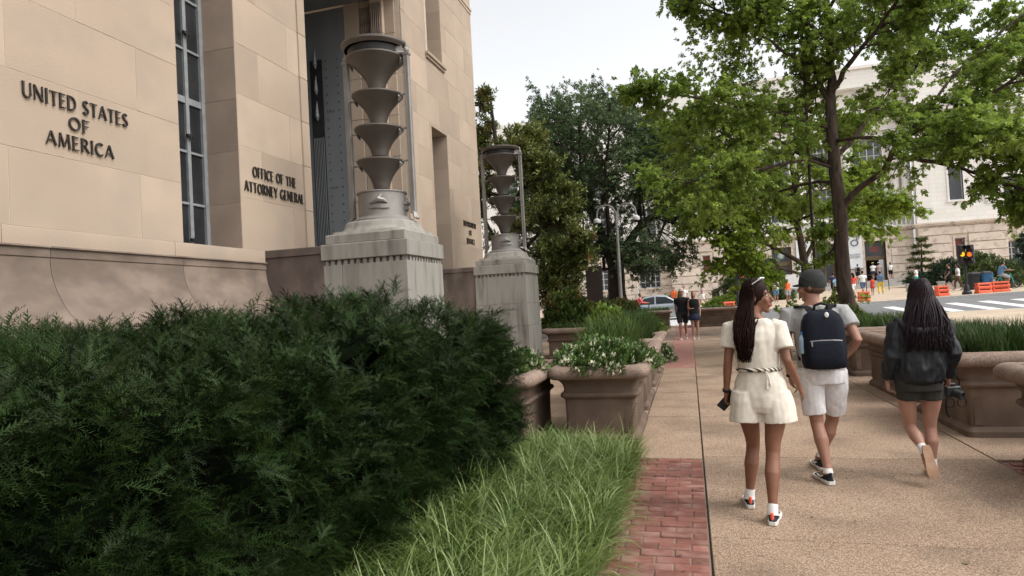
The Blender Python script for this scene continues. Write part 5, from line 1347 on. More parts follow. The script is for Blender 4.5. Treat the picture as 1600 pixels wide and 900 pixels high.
for x, w0, z0, x2, w2, z2 in ((.40, .52, 1.385, 1.1, .68, 1.01), (-.98, .5, 1.34, -1.52, .62, 1.045)):
    b = MB(); d = .015; b.add([(x, -w0, z0+d), (x, w0, z0+d), (x2, w2, z2+d), (x2, -w2, z2+d), (x, -w0, z0-.02), (x, w0, z0-.02), (x2, w2, z2-.02), (x2, -w2, z2-.02)], [(0, 1, 2, 3), (7, 6, 5, 4), (0, 3, 7, 4), (1, 0, 4, 5), (2, 1, 5, 6), (3, 2, 6, 7)]); b.build('windscreen', m_cglass, car)
def wheel(par, x, y, r, wd, ax='y'):
    b = MB(); b.lathe([(r*.62, -wd/2), (r*.95, -wd/2), (r, -wd*.3), (r, wd*.3), (r*.95, wd/2), (r*.62, wd/2)], 24); o = b.build('wheel', m_tyre, par, smooth=40); o.location = (x, y, r); o.rotation_euler = (R(90), 0, 0)
    b = MB(); b.lathe([(.03, -wd*.5), (r*.64, -wd*.42), (r*.64, wd*.42), (.03, wd*.5)], 20); b.build('hub', m_rim, o)
for x in (-1.42, 1.38):
    for s in (-.80, .80): wheel(car, x, s, .33, .22)
# bicycle builder
m_teal = mat('teal_bike_paint', (.03, .30, .27), (.04, .34, .3), 3, .4)
def bicycle(x, y, rot, label, m):
    t = thing('bicycle', label, 'bicycle', (x, y, T(x, y)+(.05 if y > 40.6 else -.05)), rot, group='bicycles')
    for wx in (-.52, .52):
        n = 28; b = MB(); b.tube([(wx+.32*math.cos(2*math.pi*k/n), 0, .34+.32*math.sin(2*math.pi*k/n)) for k in range(n+1)], .02, 6, cap=False); w = b.build('wheel', m_tyre, t, smooth=True)
        for k in range(8):
            b = MB(); b.tube([(wx, 0, .34), (wx+.31*math.cos(k*.785), 0, .34+.31*math.sin(k*.785))], .004, 4); b.build('spoke', m_rim, w)
    b = MB()
    for a, c in (((-.52, 0, .34), (-.1, 0, .32)), ((-.1, 0, .32), (-.22, 0, .82)), ((-.52, 0, .34), (-.2, 0, .74)), ((-.1, 0, .32), (.38, 0, .72)), ((-.2, 0, .72), (.36, 0, .82)), ((.34, 0, .92), (.52, 0, .34))): b.tube([a, c], .025, 8)
    b.build('frame', m, t, smooth=True)
    b = MB(); b.tube([(.34, -.28, 1.02), (.36, 0, .98), (.34, .28, 1.02)], .016, 8); b.tube([(.34, 0, .9), (.36, 0, .99)], .02, 8); b.build('handlebar', m_blk, t)
    b = MB(); b.ell((-.24, 0, .88), (.14, .07, .04), 12, 6); b.build('saddle', m_blk, t, smooth=True)
    return t
bicycle(-2.5, 35.6, R(15), 'dark bicycle ridden by the cyclist in red', m_blk)
bicycle(18.0, 44.3, R(10), 'teal bicycle by the kerb at the picture edge', m_teal)
# museum sign, bins, rails, seat walls, thin post
p = thing('museum_sign', 'low dark stone sign with round gold emblem before the museum', 'sign', (-3.2, 59, T(-3.2, 59)+.05))
b = MB(); b.box(-.95, .95, -.12, .12, .25, .95, ch=.02); b.build('slab', m_panel, p); b = MB(); b.box(-1.1, 1.1, -.2, .2, 0, .25); b.build('plinth', m_kerb, p)
b = MB(); b.lathe([(0, 0), (.2, 0), (.2, .02), (0, .02)], 20); o = b.build('emblem', mat('gold_paint', (.45, .3, .08), None, rough=.4), p); o.rotation_euler = (R(90), 0, 0); o.location = (-.65, -.12, .6)
for k in range(2): b = MB(); b.box(-.3, .8-.3*k, -.128, -.121, .66-.2*k, .73-.2*k); b.build('text_line', m_wframe, p)
def bin_(x, y, m, label):
    t = thing('litter_bin', label, 'bin', (x, y, T(x, y)+.05)); b = MB(); b.lathe([(.26, 0), (.30, .05), (.32, .85), (.34, .88), (.34, .95)], 16, sq=5); b.build('body', m, t); b = MB(); b.lathe([(.34, .96), (.34, 1.0), (.2, 1.1), (0, 1.12)], 16, sq=5); b.build('lid', m_blk, t)
bin_(2.2, 58, m_blk, 'black litter bin left of the feathery conifer'); bin_(17.3, 46.6, m_blk, 'black litter bin beside the blue bin')
bin_(17.95, 46.6, mat('blue_bin_paint', (.02, .09, .2), (.03, .12, .24), 4, .5), 'blue recycling bin near the teal bicycle')
for k, (x, lab) in enumerate(((15.4, 'low granite seat wall behind the two walkers'), (17.1, 'low granite seat wall behind the traffic signal'), (18.9, 'low granite seat wall behind the bins'))):
    t = thing('seat_wall', lab, 'seat wall', (x, 51.0-.8*k, T(x, 50)+.05)); b = MB(); b.box(-.6, .6, -.2, .2, 0, .48, ch=.02); b.build('block', m_kerb, t); b = MB(); b.box(-.65, .65, -.25, .25, .485, .56, ch=.01); b.build('cap', m_kerb, t)
for k, x in enumerate((11.4, 13.7, 15.3)):
    t = thing('handrail', ['thin handrail nearest the tree trunk', 'thin handrail below the banner', 'thin handrail below the open museum door'][k], 'handrail', (x, 57, T(x, 57)+.05), 0)
    b = MB(); b.tube([(0, 0, 0), (0, 0, .9), (0, .1, 1.0), (0, 8.4, 1.55), (0, 8.5, 1.45), (0, 8.5, .2)], .03, 6); b.build('rail', m_blk, t)
for k, x in enumerate((-.9, -.55)):
    t = thing('bollard', ['thin bollard behind the couple, left one', 'thin bollard behind the couple, right one'][k], 'bollard', (x, 47, T(x, 47)+.05)); b = MB(); b.lathe([(.06, 0), (.06, .85), (.04, .92), (0, .94)], 10); b.build('post', m_pole, t)
t = thing('slim_post', 'slim pale post with small camera left of the museum window', 'post', (-4.1, 54, T(-4.1, 54)+.05)); b = MB(); b.tube([(0, 0, 0), (0, 0, 3.4)], .05, 8); b.build('shaft', m_wframe, t); b = MB(); b.box(-.12, .12, -.2, .1, 2.5, 2.75); b.build('camera', m_blk, t)
t = thing('notice_board', 'white notice board beyond the man in the cap', 'board', (7.3, 50.5, T(7.3, 50)+.05)); b = MB(); b.box(-.45, .45, -.04, .04, .9, 1.9); b.build('board', m_white, t)
for s in (-.4, .4): b = MB(); b.box(s-.03, s+.03, -.03, .03, 0, .9); b.build('leg', m_blk, t)

# ------------------------------------------------------------------ people
def fuse(b, vox, it=3, wr=0.0, ws=9.0, seed=0):
    """one continuous skin from overlapping lofts; optional cloth wrinkles"""
    me = b.mesh('tmp'); o = bpy.data.objects.new('tmp', me); COL.objects.link(o)
    md = o.modifiers.new('r', 'REMESH'); md.mode = 'VOXEL'; md.voxel_size = vox; md.use_smooth_shade = True
    ms = o.modifiers.new('s', 'SMOOTH'); ms.factor = .5; ms.iterations = it
    dg = bpy.context.evaluated_depsgraph_get(); dg.update()
    out = bpy.data.meshes.new_from_object(o.evaluated_get(dg)); bpy.data.objects.remove(o); bpy.data.meshes.remove(me)
    if wr:
        n = len(out.vertices); co = np.empty(n*3, np.float32); out.vertices.foreach_get('co', co); no = np.empty(n*3, np.float32); out.vertices.foreach_get('normal', no)
        co = co.reshape(-1, 3); no = no.reshape(-1, 3)
        d = np.array([mnoise.noise(Vector((c[0]*ws+seed, c[1]*ws, c[2]*ws*.42)))+.5*mnoise.noise(Vector((c[0]*ws*2.3, c[1]*ws*2.3+seed, c[2]*ws*1.1))) for c in co])
        co = co+no*(d*wr)[:, None]; out.vertices.foreach_set('co', np.ascontiguousarray(co, np.float32).ravel()); out.update()
    out.materials.clear(); return out
V3 = Vector
def ering(c, r, f, rx, ry, n=20, pw=2.3):
    out = []
    for k in range(n):
        a = 2*math.pi*k/n; ca, sa = math.cos(a), math.sin(a); q = (abs(ca)**pw+abs(sa)**pw)**(-1/pw)
        out.append(tuple(c+r*(rx*q*ca)+f*(ry*q*sa)))
    return out
class Fig:
    """skeleton of named joints (metres, local frame: x right, y forward) that bodies and clothes are lofted on"""
    def __init__(s, J, H, fem, yaw=0.0, tilt=0.0):
        s.J = {k: V3(v) for k, v in J.items()}; s.k = H/1.7; s.fem = fem; s.yaw = yaw; s.tilt = tilt
        s.S = (s.J['rsh']-s.J['lsh']); s.S.z *= .3; s.S.normalize(); s.Fw = V3((0, 0, 1)).cross(s.S).normalized()
        s.Hp = (s.J['rhip']-s.J['lhip']); s.Hp.z = 0; s.Hp.normalize(); s.Hf = V3((0, 0, 1)).cross(s.Hp).normalized()
        s.hm = Matrix.Rotation(yaw, 3, 'Z') @ Matrix.Rotation(tilt, 3, 'X')
    def torso(s, b, off=0.0, top=True, lo=-.06, lohip=1.0, wf=1.0):
        J, k, fm = s.J, s.k, s.fem; m = (J['lsh']+J['rsh'])/2; sw = (J['rsh']-J['lsh']).length/2
        P = J['pelvis']; w = [(P+V3((0, 0, lo*k)), s.Hp, s.Hf, (.125 if fm else .13)*lohip, .095*lohip), (P+V3((0, 0, .02*k)), s.Hp, s.Hf, .160 if fm else .158, .118),
             (P.lerp(J['waist'], .55), s.Hp, s.Hf, (.146 if fm else .152)*wf, .105*wf), (J['waist'], s.S, s.Fw, (.118 if fm else .142)*wf, (.088 if fm else .102)*wf),
             (J['waist'].lerp(J['chest'], .55), s.S, s.Fw, .134 if fm else .160, .102 if fm else .115), (J['chest'], s.S, s.Fw, .142 if fm else .172, .112 if fm else .122),
             (J['chest'].lerp(m, .6), s.S, s.Fw, .150 if fm else .180, .098 if fm else .112), (m+V3((0, 0, .012*k)), s.S, s.Fw, (sw-.01*k)/k, .072), (m.lerp(J['neck'], .6)+V3((0, 0, .02*k)), s.S, s.Fw, .085, .062)]
        rs = [ering(c, r, f, rx*k+off, ry*k+off) for c, r, f, rx, ry in w]
        if top:
            rs.append(ering(J['neck']+V3((0, 0, .03*k)), s.S, s.Fw, .052*k+off, .055*k+off)); rs.append(ering(J['neck'].lerp(J['head'], .55), s.S, s.Fw, .046*k+off, .052*k+off))
        b.rings(rs)
    def arm(s, b, q, off=0.0, upto=1.0, flare=0.0, fn=None):
        J, k = s.J, s.k; f = .86 if s.fem else 1.0; sh, el, wr = J[q+'sh'], J[q+'el'], J[q+'wr']
        tp = [(sh, .050), (sh.lerp(el, .3), .046), (sh.lerp(el, .65), .041), (el, .036), (el.lerp(wr, .3), .037), (el.lerp(wr, .7), .030), (wr, .024)]
        n = {1.0: 7, .5: 4, .33: 3, .8: 6}.get(upto, 7); tp = tp[:n]
        b.tube([p for p, _ in tp], [r*k*f+off+flare*i/max(1, n-1) for i, (_, r) in enumerate(tp)], 14, round_=(upto == 1.0 and off == 0))
    def leg(s, b, q, off=0.0, upto=1.0, flare=0.0):
        J, k = s.J, s.k; f = .97 if s.fem else 1.0; hp, kn, an = J[q+'hip'], J[q+'kn'], J[q+'an']; back = -s.Hf
        sd = s.Hp*((-1 if q == 'l' else 1)*.018*k)
        tp = [(hp+V3((0, 0, .05*k))+sd*.3, .086), (hp.lerp(kn, .2)+sd, .083), (hp.lerp(kn, .5)+sd*.7, .070), (hp.lerp(kn, .8), .056), (kn, .050), (kn.lerp(an, .15)+back*.004, .049), (kn.lerp(an, .35)+back*.016*k, .054), (kn.lerp(an, .62)+back*.008*k, .041), (kn.lerp(an, .88), .030), (an, .032)]
        if upto < 1:
            p1 = hp.lerp(kn, upto/.5) if upto <= .5 else kn.lerp(an, (upto-.5)*2)
            keep = [t for i, t in enumerate(tp) if [0, .1, .25, .4, .5, .57, .67, .81, .94, 1][i] < upto-.02]
            r1 = np.interp(upto, [0, .1, .25, .4, .5, .57, .67, .81, .94, 1], [r for _, r in tp]); tp = keep+[(p1, r1)]
        n = len(tp); b.tube([p for p, _ in tp], [r*k*f+off+flare*(i/(n-1))**1.2 for i, (_, r) in enumerate(tp)], 16)
    def hand(s, b, q, grip=.6, fingers=True, splay=.0):
        J, k = s.J, s.k*(.92 if s.fem else 1.0); wr, ha = J[q+'wr'], J[q+'ha']; d = (ha-wr).normalized()
        inner = s.Hp*(1 if q == 'l' else -1)                         # towards the body: palm side
        fw = (s.Hf-d*s.Hf.dot(d)).normalized(); inner = d.cross(fw)*(1 if q == 'l' else -1)
        if inner.dot(s.Hp*(1 if q == 'l' else -1)) < 0: inner = -inner
        kn = wr+d*.085*k
        b.rings([ering(wr, fw, inner, .022*k, .019*k, 12), ering(wr+d*.03*k, fw, inner, .034*k, .017*k, 12), ering(kn, fw, inner, .040*k, .015*k, 12), ering(kn+d*.012*k, fw, inner, .034*k, .010*k, 12)])
        if not fingers:
            b.tube([kn, kn+d*.04*k+inner*.012*k, kn+d*.065*k+inner*.03*k], [.026*k, .022*k, .014*k], 8); return
        for i, (o, L) in enumerate(((.030, .072), (.010, .080), (-.010, .075), (-.030, .060))):
            p = kn+fw*o*k; a = grip*(.7+.1*i); c1 = d*math.cos(a)+inner*math.sin(a)+fw*o*splay*6; c2 = d*math.cos(a*2.2)+inner*math.sin(a*2.2)
            c3 = d*math.cos(a*3)+inner*math.sin(a*3)
            b.tube([p-d*.015*k, p+d*.004*k, p+c1*L*.45*k, p+(c1*.45+c2*.32)*L*k, p+(c1*.45+c2*.32+c3*.25)*L*k], [.0085*k, .009*k, .0083*k, .0075*k, .0065*k], 8, round_=True)
        p = wr+d*.03*k+fw*.026*k
        b.tube([p, p+(fw*.6+d*.6+inner*.3)*.03*k, p+(fw*.45+d*.85+inner*.55)*.055*k, p+(fw*.25+d*1.0+inner*.9)*.07*k], [.013*k, .0115*k, .0095*k, .0075*k], 8, round_=True)
    def hp(s, x, y, z):
        """point in head space (fractions of head size) to figure space"""
        return s.J['head']+s.hm @ (V3((x*.075, y*.095, z*.118))*s.k)
    def skull(s, b, detail=True):
        E = lambda c, r, n=16: b.ell(s.hp(*c), [r[0]*.075*s.k, r[1]*.095*s.k, r[2]*.118*s.k], n, 10, rot=s.hm)
        E((0, -.08, .15), (1, .95, .85)); E((0, .18, -.25), (.78, .72, .72)); E((0, .42, -.62), (.52, .42, .34))
        b.tube([s.J['neck'], s.J['head']+V3((0, 0, -.07*s.k))+s.hm @ V3((0, -.01, 0))], [.05*s.k, .047*s.k], 14)
        if detail:
            b.tube([s.hp(0, .86, .12), s.hp(0, 1.0, -.12), s.hp(0, 1.16, -.30), s.hp(0, .94, -.40)], [.008*s.k, .010*s.k, .0135*s.k, .011*s.k], 8)
            for e in (-1, 1):
                E((e*.42, .72, -.28), (.30, .2, .24), 10); E((e*.4, .78, .16), (.3, .14, .1), 10); E((e*1.0, -.12, -.08), (.12, .22, .26), 10)
            E((0, .84, -.60), (.34, .16, .12), 10); E((0, .66, -.92), (.26, .22, .16), 10)
    def foot(s, b, q):
        an, to = s.J[q+'an'], s.J[q+'toe']; b.tube([an, an.lerp(to, .4), to], [.036*s.k, .034*s.k, .022*s.k], 10)
SKIN = {}
def skin(name, c): return mat('skin_'+name, c, tuple(min(1, v*1.12) for v in c), 18, .5, .08, 120, sub=.12, spec=.4)
def cloth(name, c, c2=None, rough=.9, sc=30): return mat('cloth_'+name, c, c2 or tuple(min(1, v*1.18+.004) for v in c), sc, rough, .07, 260, spec=.2)
def shoe(par, F, q, m_u, m_s, accent=None, up=None):
    """one shoe: lofted upper with laces, thick sole as sub-part"""
    an, to = F.J[q+'an'], F.J[q+'toe']; k = F.k*(.92 if F.fem else 1.0); d = (to-an); 
    if up is None: d.z = 0; d.normalize(); u = V3((0, 0, 1)); heel = V3((an.x, an.y, 0))-d*.055*k
    else: d = up[0].normalized(); u = up[1].normalized(); heel = an-u*.078*k-d*.05*k
    r = d.cross(u).normalized(); rs = []
    for t, w, h in ((0, .018, .05), (.02, .030, .07), (.06, .034, .082), (.12, .035, .078), (.16, .038, .062), (.20, .043, .050), (.235, .043, .040), (.262, .033, .032), (.276, .014, .026)):
        c = heel+d*t*k; rs.append([tuple(c+r*(w*k*math.cos(a)*(1 if math.sin(a) < .2 else .78))+u*((.024+max(0, h-.024)*max(0, math.sin(a)))*k)) for a in [2*math.pi*i/12 for i in range(12)]])
    b = MB(); b.rings(rs); o = b.build('shoe', m_u, par, smooth='all')
    rs = []
    for t, w in ((-.006, .020), (.01, .032), (.06, .037), (.12, .035), (.20, .046), (.24, .044), (.268, .034), (.284, .014)):
        c = heel+d*t*k; th = .03 if t < .1 else .026; z0 = 0.004+(.012 if t > .26 else 0)
        rs.append([tuple(c+r*w*k+u*z0*k), tuple(c+r*w*1.04*k+u*th*k), tuple(c-r*w*1.04*k+u*th*k), tuple(c-r*w*k+u*z0*k)])
    b = MB(); b.rings(rs); b.build('sole', m_s, o, smooth=40)
    if accent:
        b = MB(); c = heel+d*.012*k; b.tube([c+u*.035*k, c+u*.06*k-d*.004, c+u*.092*k-d*.008], [.012*k, .013*k, .010*k], 8); b.build('heel_tab', accent, o)
        for e in (-1, 1):
            b = MB(); b.tube([heel+d*.17*k+r*e*.041*k+u*.045*k, heel+d*.12*k+r*e*.037*k+u*.04*k, heel+d*.07*k+r*e*.036*k+u*.058*k], [.006*k, .009*k, .004*k], 6)
            b.build('side_mark', m_s, o)
    return o
def sock(par, F, q, m, h=.06):
    an, kn = F.J[q+'an'], F.J[q+'kn']; d = (kn-an).normalized(); b = MB(); b.tube([an-V3((0, 0, .02*F.k)), an+d*.02*F.k, an+d*h*F.k], [.037*F.k, .0345*F.k, .0355*F.k], 12); b.build('sock', m, par, smooth=True)
def hair_strands(par, F, m, n, tip, seed, spread=1.0, start=(-1.05, .55), name='hair', wave=.012, thick=.010, hug=None):
    """long hair: a scalp cap plus many strands falling from it to the tip function"""
    r_ = random.Random(seed); b = MB(); H = lambda c, r: b.ell(F.hp(*c), [r[0]*.075*F.k, r[1]*.095*F.k, r[2]*.118*F.k], 18, 12, rot=F.hm)
    H((0, -.16, .22), (1.10, 1.02, .93)); H((0, -.35, -.15), (1.02, .78, .85))
    b.build(name+'_cap', m, par, smooth='all'); b = MB()
    for i in range(n):
        a = r_.uniform(*start)*math.pi; el = r_.uniform(-.2, 1.0)
        x, y = math.cos(a), math.sin(a); ce = math.sqrt(max(0, 1-el*el*.8))
        p0 = F.hp(x*1.06*ce, -.1+y*1.03*ce, .2+.93*el); p1 = F.hp(x*1.18, -.12+y*1.1, -.15); p2 = tip(r_, x, y, 0); p3 = tip(r_, x, y, 1)
        pts = smooth_path([p0, p1, p2, p3], 4); ph = r_.uniform(0, 6.28)
        pts = [p+V3((math.sin(j*.8+ph)*wave, math.cos(j*.7+ph)*wave*.5, 0))*(j/len(pts)) for j, p in enumerate(pts)]
        b.tube(pts, [thick*F.k*(1-.75*(j/(len(pts)-1))**2) for j in range(len(pts))], 3)
    b.build(name, m, par, smooth='all')
def face(par, F, skin_m, brow, lip=(.32, .09, .08), beard=None):
    m_e = mat('eye_white', (.55, .53, .5), None, rough=.3); m_i = mat('iris', (.02, .012, .008), None, rough=.2)
    for e in (-1, 1):
        b = MB(); b.ell(F.hp(e*.40, .80, .0), (.0125*F.k, .008*F.k, .007*F.k), 10, 6, rot=F.hm); ey = b.build('eye', m_e, par, smooth=True)
        b = MB(); b.ell(F.hp(e*.40, .87, .0), (.006*F.k, .004*F.k, .0062*F.k), 8, 6, rot=F.hm); b.build('iris', m_i, ey, smooth=True)
        b = MB(); b.tube([F.hp(e*.14, .92, .17), F.hp(e*.42, .88, .23), F.hp(e*.70, .68, .16)], [.003*F.k, .0042*F.k, .002*F.k], 6); b.build('eyebrow', brow, par)
    b = MB(); b.tube([F.hp(-.30, .88, -.56), F.hp(-.1, .99, -.53), F.hp(0, .99, -.545), F.hp(.1, .99, -.53), F.hp(.30, .88, -.56)], [.003, .006, .0055, .006, .003], 8); b.tube([F.hp(-.27, .88, -.585), F.hp(0, .99, -.63), F.hp(.27, .88, -.585)], [.003, .0065, .003], 8)
    b.build('lips', mat('lips', lip, None, rough=.4), par, smooth=True)

sk_tan = skin('tan', (.19, .085, .05)); sk_mid = skin('mid', (.28, .14, .095)); sk_lt = skin('light', (.32, .17, .12)); sk_dk = skin('dark', (.14, .07, .045))
hair_br = mat('dark_brown_hair', (.007, .003, .002), (.018, .007, .0045), 40, .55, spec=.1, stretch=(1, 1, .2)); hair_bk = mat('black_violet_hair', (.006, .003, .004), (.016, .006, .010), 40, .5, spec=.25, stretch=(1, 1, .2))
hair_mid = mat('brown_hair', (.07, .038, .02), (.10, .055, .03), 30, .6)
w_sole = mat('white_sole', (.62, .60, .56), (.68, .66, .62), 20, .7); m_cream = cloth('cream', (.58, .53, .45), (.66, .61, .525))
W1 = dict(head=(.055, .02, 1.512), neck=(.018, 0, 1.365), chest=(.026, 0, 1.213), waist=(.038, -.01, 1.0), pelvis=(.043, 0, .83), lsh=(-.125, .02, 1.300), lel=(-.165, -.02, 1.065), lwr=(-.186, .02, .855), lha=(-.194, .06, .758),
          rsh=(.178, -.02, 1.293), rel=(.212, -.09, 1.065), rwr=(.290, .02, .885), rha=(.327, .07, .795), lhip=(-.035, .02, .80), lkn=(-.019, .17, .434), lan=(-.066, .14, .078), ltoe=(-.068, .30, .03), rhip=(.115, -.02, .80), rkn=(.088, -.06, .436), ran=(.049, -.20, .078), rtoe=(.080, -.06, .03))
# --- woman in the cream romper
p = thing('person', 'woman in a cream romper walking away and looking over her shoulder, phone in hand', 'person', (.40, 4.78, 0))
F = Fig(W1, 1.66, True, yaw=R(-108), tilt=R(2)); b = MB(); F.torso(b); F.skull(b)
for q in 'lr': F.arm(b, q); F.leg(b, q); F.foot(b, q)
F.hand(b, 'l', .75); F.hand(b, 'r', .25, splay=.15)
ob('body', fuse(b, .008, 3), sk_tan, p)
face(p, F, sk_tan, hair_br)
b = MB(); F.torso(b, .016, top=False, wf=1.03)
b.tube([F.J['lsh'].lerp(F.J['neck'], .25)-V3((0, 0, .012)), F.J['lsh'], F.J['lsh'].lerp(F.J['lel'], .35), F.J['lsh'].lerp(F.J['lel'], .62)], [.058, .066, .068, .072], 14); b.tube([F.J['rsh'].lerp(F.J['neck'], .25)-V3((0, 0, .012)), F.J['rsh'], F.J['rsh'].lerp(F.J['rel'], .35), F.J['rsh'].lerp(F.J['rel'], .66)], [.058, .066, .068, .072], 14)
ob('romper_top', fuse(b, .007, 2, .0065, 14), m_cream, p)
b = MB(); J_ = F.J; P_ = J_['pelvis']; rs = [[tuple(J_['waist']+V3((.141*math.cos(2*math.pi*i/64), .114*math.sin(2*math.pi*i/64), .005))) for i in range(64)]]
b.rings([ering(c, F.Hp, F.Hf, rx, ry, 28) for c, rx, ry in ((J_['waist']+V3((0, 0, .02)), .118, .092), (J_['waist']-V3((0, 0, .02)), .138, .112), (P_+V3((0, 0, .09)), .165, .135), (P_+V3((0, 0, .0)), .182, .150), (P_-V3((0, 0, .07)), .186, .152), (P_-V3((0, 0, .11)), .170, .138))])
for q, s_ in (('l', -1), ('r', 1)):
    h_ = V3((P_.x+s_*.088, P_.y+(.012 if q == 'l' else -.012), .80)); b.rings([ering(h_+V3((s_*dx, 0, dz)), F.Hp, F.Hf, rx, ry, 24, 2.0) for dz, dx, rx, ry in ((.06, 0, .10, .135), (0, .004, .112, .150), (-.08, .010, .116, .156), (-.15, .014, .120, .160))])
o = ob('romper_shorts', fuse(b, .007, 2, .008, 11, 3), m_cream, p)
m_rope = bpy.data.materials.new('striped_rope_belt'); m_rope.use_nodes = True; _t = m_rope.node_tree; _w = _t.nodes.new('ShaderNodeTexWave'); _w.bands_direction = 'DIAGONAL'; _w.inputs['Scale'].default_value = 14; _c = _t.nodes.new('ShaderNodeTexCoord'); _r = _t.nodes.new('ShaderNodeValToRGB')
_r.color_ramp.interpolation = 'CONSTANT'; _r.color_ramp.elements[0].color = (.02, .017, .015, 1); _r.color_ramp.elements[1].color = (.6, .54, .44, 1); _r.color_ramp.elements[1].position = .5
_t.links.new(_c.outputs['Object'], _w.inputs['Vector']); _t.links.new(_w.outputs['Fac'], _r.inputs[0]); _t.links.new(_r.outputs[0], _t.nodes['Principled BSDF'].inputs['Base Color'])
b = MB(); b.tube([tuple(V3(q_)+V3((0, 0, .004))) for q_ in rs[0]]+[rs[0][0]], .014, 8, cap=False); b.build('belt', m_rope, p, smooth='all')
b = MB(); q0 = V3(rs[0][48]); b.tube([q0+V3((.03, -.015, 0)), q0+V3((.035, -.022, -.05)), q0+V3((.03, -.035, -.12))], [.007, .006, .007], 6); b.tube([q0+V3((.03, -.015, 0)), q0+V3((.045, -.022, -.04)), q0+V3((.055, -.035, -.10))], [.007, .006, .007], 6); b.build('belt_end', m_cream, p)
hair_strands(p, F, hair_br, 480, lambda r_, x, y, e: V3((.018-.075+r_.uniform(-.05, .055)*(1.2-.4*e), -.115+r_.uniform(-.02, .025), 1.29 if not e else r_.uniform(1.06, 1.16))), 5, start=(-1.1, .02), thick=.0062, wave=.016)
b = MB()
for e in (-1, 1): b.ell(F.hp(e*.42, .42, 1.02), (.030, .012, .022), 14, 8, rot=F.hm @ Matrix.Rotation(R(-60), 3, 'X'))
sg = b.build('sunglasses', mat('mirror_lens', (.6, .62, .65), None, rough=.1, metal=.8), p, smooth=True)
b = MB(); b.tube([F.hp(-.9, -.2, .7), F.hp(-.85, .42, .98), F.hp(0, .52, 1.08), F.hp(.85, .42, .98), F.hp(.9, -.2, .7)], .004, 6); b.build('sunglasses_frame', m_white, sg)
m_sh1 = cloth('navy_shoe', (.02, .026, .045)); acc = mat('coral_tab', (.75, .12, .06), None, rough=.6); w_sock = cloth('white_sock', (.62, .61, .59))
for q in 'lr': shoe(p, F, q, m_sh1, w_sole, acc); sock(p, F, q, w_sock, .05)
b = MB(); c_ = F.J['lwr']; d_ = (F.J['lha']-c_).normalized(); b.tube([c_-d_*.012, c_+d_*.004], .028, 14); b.build('bracelet', m_blk, p)
t = thing('phone', 'black phone in the hand of the woman in the cream romper', 'phone', (.40-.194+.012, 4.78+.075, .775), R(20)); b = MB(); b.box(-.036, .036, -.005, .005, -.075, .075, ch=.004); o = b.build('case', m_blk, t); o.rotation_euler = (R(15), R(40), 0)
b = MB(); b.box(-.033, .033, .0052, .006, -.07, .07); o = b.build('screen', m_dome, t); o.rotation_euler = (R(15), R(40), 0)

# --- man with the backpack
M = dict(head=(-.021, .03, 1.568), neck=(-.024, .01, 1.415), chest=(-.007, 0, 1.232), waist=(0, -.01, .985), pelvis=(.011, 0, .86), lsh=(-.215, .03, 1.350), lel=(-.255, -.01, 1.065), lwr=(-.225, .07, .825), lha=(-.207, .11, .731),
         rsh=(.190, 0, 1.350), rel=(.262, -.13, 1.12), rwr=(.20, .07, .965), rha=(.168, .17, .912), lhip=(-.075, -.01, .83), lkn=(-.055, -.02, .442), lan=(-.026, -.19, .10), ltoe=(-.05, -.06, .03), rhip=(.095, .01, .83), rkn=(.101, .20, .428), ran=(.002, .23, .13), rtoe=(-.009, .38, .03))
p = thing('person', 'man in grey tee, white shorts and cap walking away with a backpack', 'person', (1.0, 5.75, 0))
F = Fig(M, 1.74, False, yaw=R(62), tilt=R(0)); b = MB(); F.torso(b); F.skull(b)
for q in 'lr': F.arm(b, q); F.leg(b, q); F.foot(b, q); F.hand(b, q, .5 if q == 'l' else .9)
ob('body', fuse(b, .0085, 3), sk_mid, p); face(p, F, sk_mid, hair_mid)
m_tee = cloth('grey_tee', (.30, .30, .295), (.36, .36, .35)); b = MB(); F.torso(b, .013, top=False, lo=.0, wf=1.05)
for q in 'lr': s_, e_ = F.J[q+'sh'], F.J[q+'el']; b.tube([s_.lerp(F.J['neck'], .25)-V3((0, 0, .012)), s_, s_.lerp(e_, .3), s_.lerp(e_, .55)], [.06, .070, .073, .074], 14)
ob('tee_shirt', fuse(b, .007, 2, .008, 13, 4), m_tee, p)
m_wsh = cloth('white_shorts', (.60, .585, .59), (.68, .665, .67)); b = MB(); P_ = F.J['pelvis']
b.rings([ering(P_+V3((0, 0, dz)), F.Hp, F.Hf, rx, ry) for dz, rx, ry in ((.12, .158, .118), (.05, .176, .132), (-.02, .182, .138), (-.09, .170, .125))])
for q in 'lr':
    h_, k_ = F.J[q+'hip'], F.J[q+'kn']; sd = F.Hp*(.012 if q == 'r' else -.012); b.tube([h_+V3((0, 0, .04))+sd, h_.lerp(k_, .3)+sd, h_.lerp(k_, .6)+sd, h_.lerp(k_, .80)+sd*.5], [.098, .100, .094, .090], 16)
ob('shorts', fuse(b, .007, 2, .008, 13, 7), m_wsh, p)
m_cap = cloth('charcoal_cap', (.030, .033, .032)); b = MB(); H = lambda c, r, mi=0: b.ell(F.hp(*c), [r[0]*.075*F.k, r[1]*.095*F.k, r[2]*.118*F.k], 20, 12, mi, rot=F.hm)
n = 24; rs = []
for e_, (s_, z_) in enumerate(((1.10, -.12), (1.12, .05), (1.11, .35), (1.03, .62), (.86, .88), (.58, 1.06), (.25, 1.13), (.02, 1.14))): rs.append([tuple(F.hp(s_*math.cos(2*math.pi*i/n), -.10+s_*1.0*math.sin(2*math.pi*i/n), z_+(.22 if math.sin(2*math.pi*i/n) > .3 and e_ == 0 else 0))) for i in range(n)])
b.rings(rs, cap=False); cp = b.build('cap', m_cap, p, smooth='all')
b = MB(); rs = []
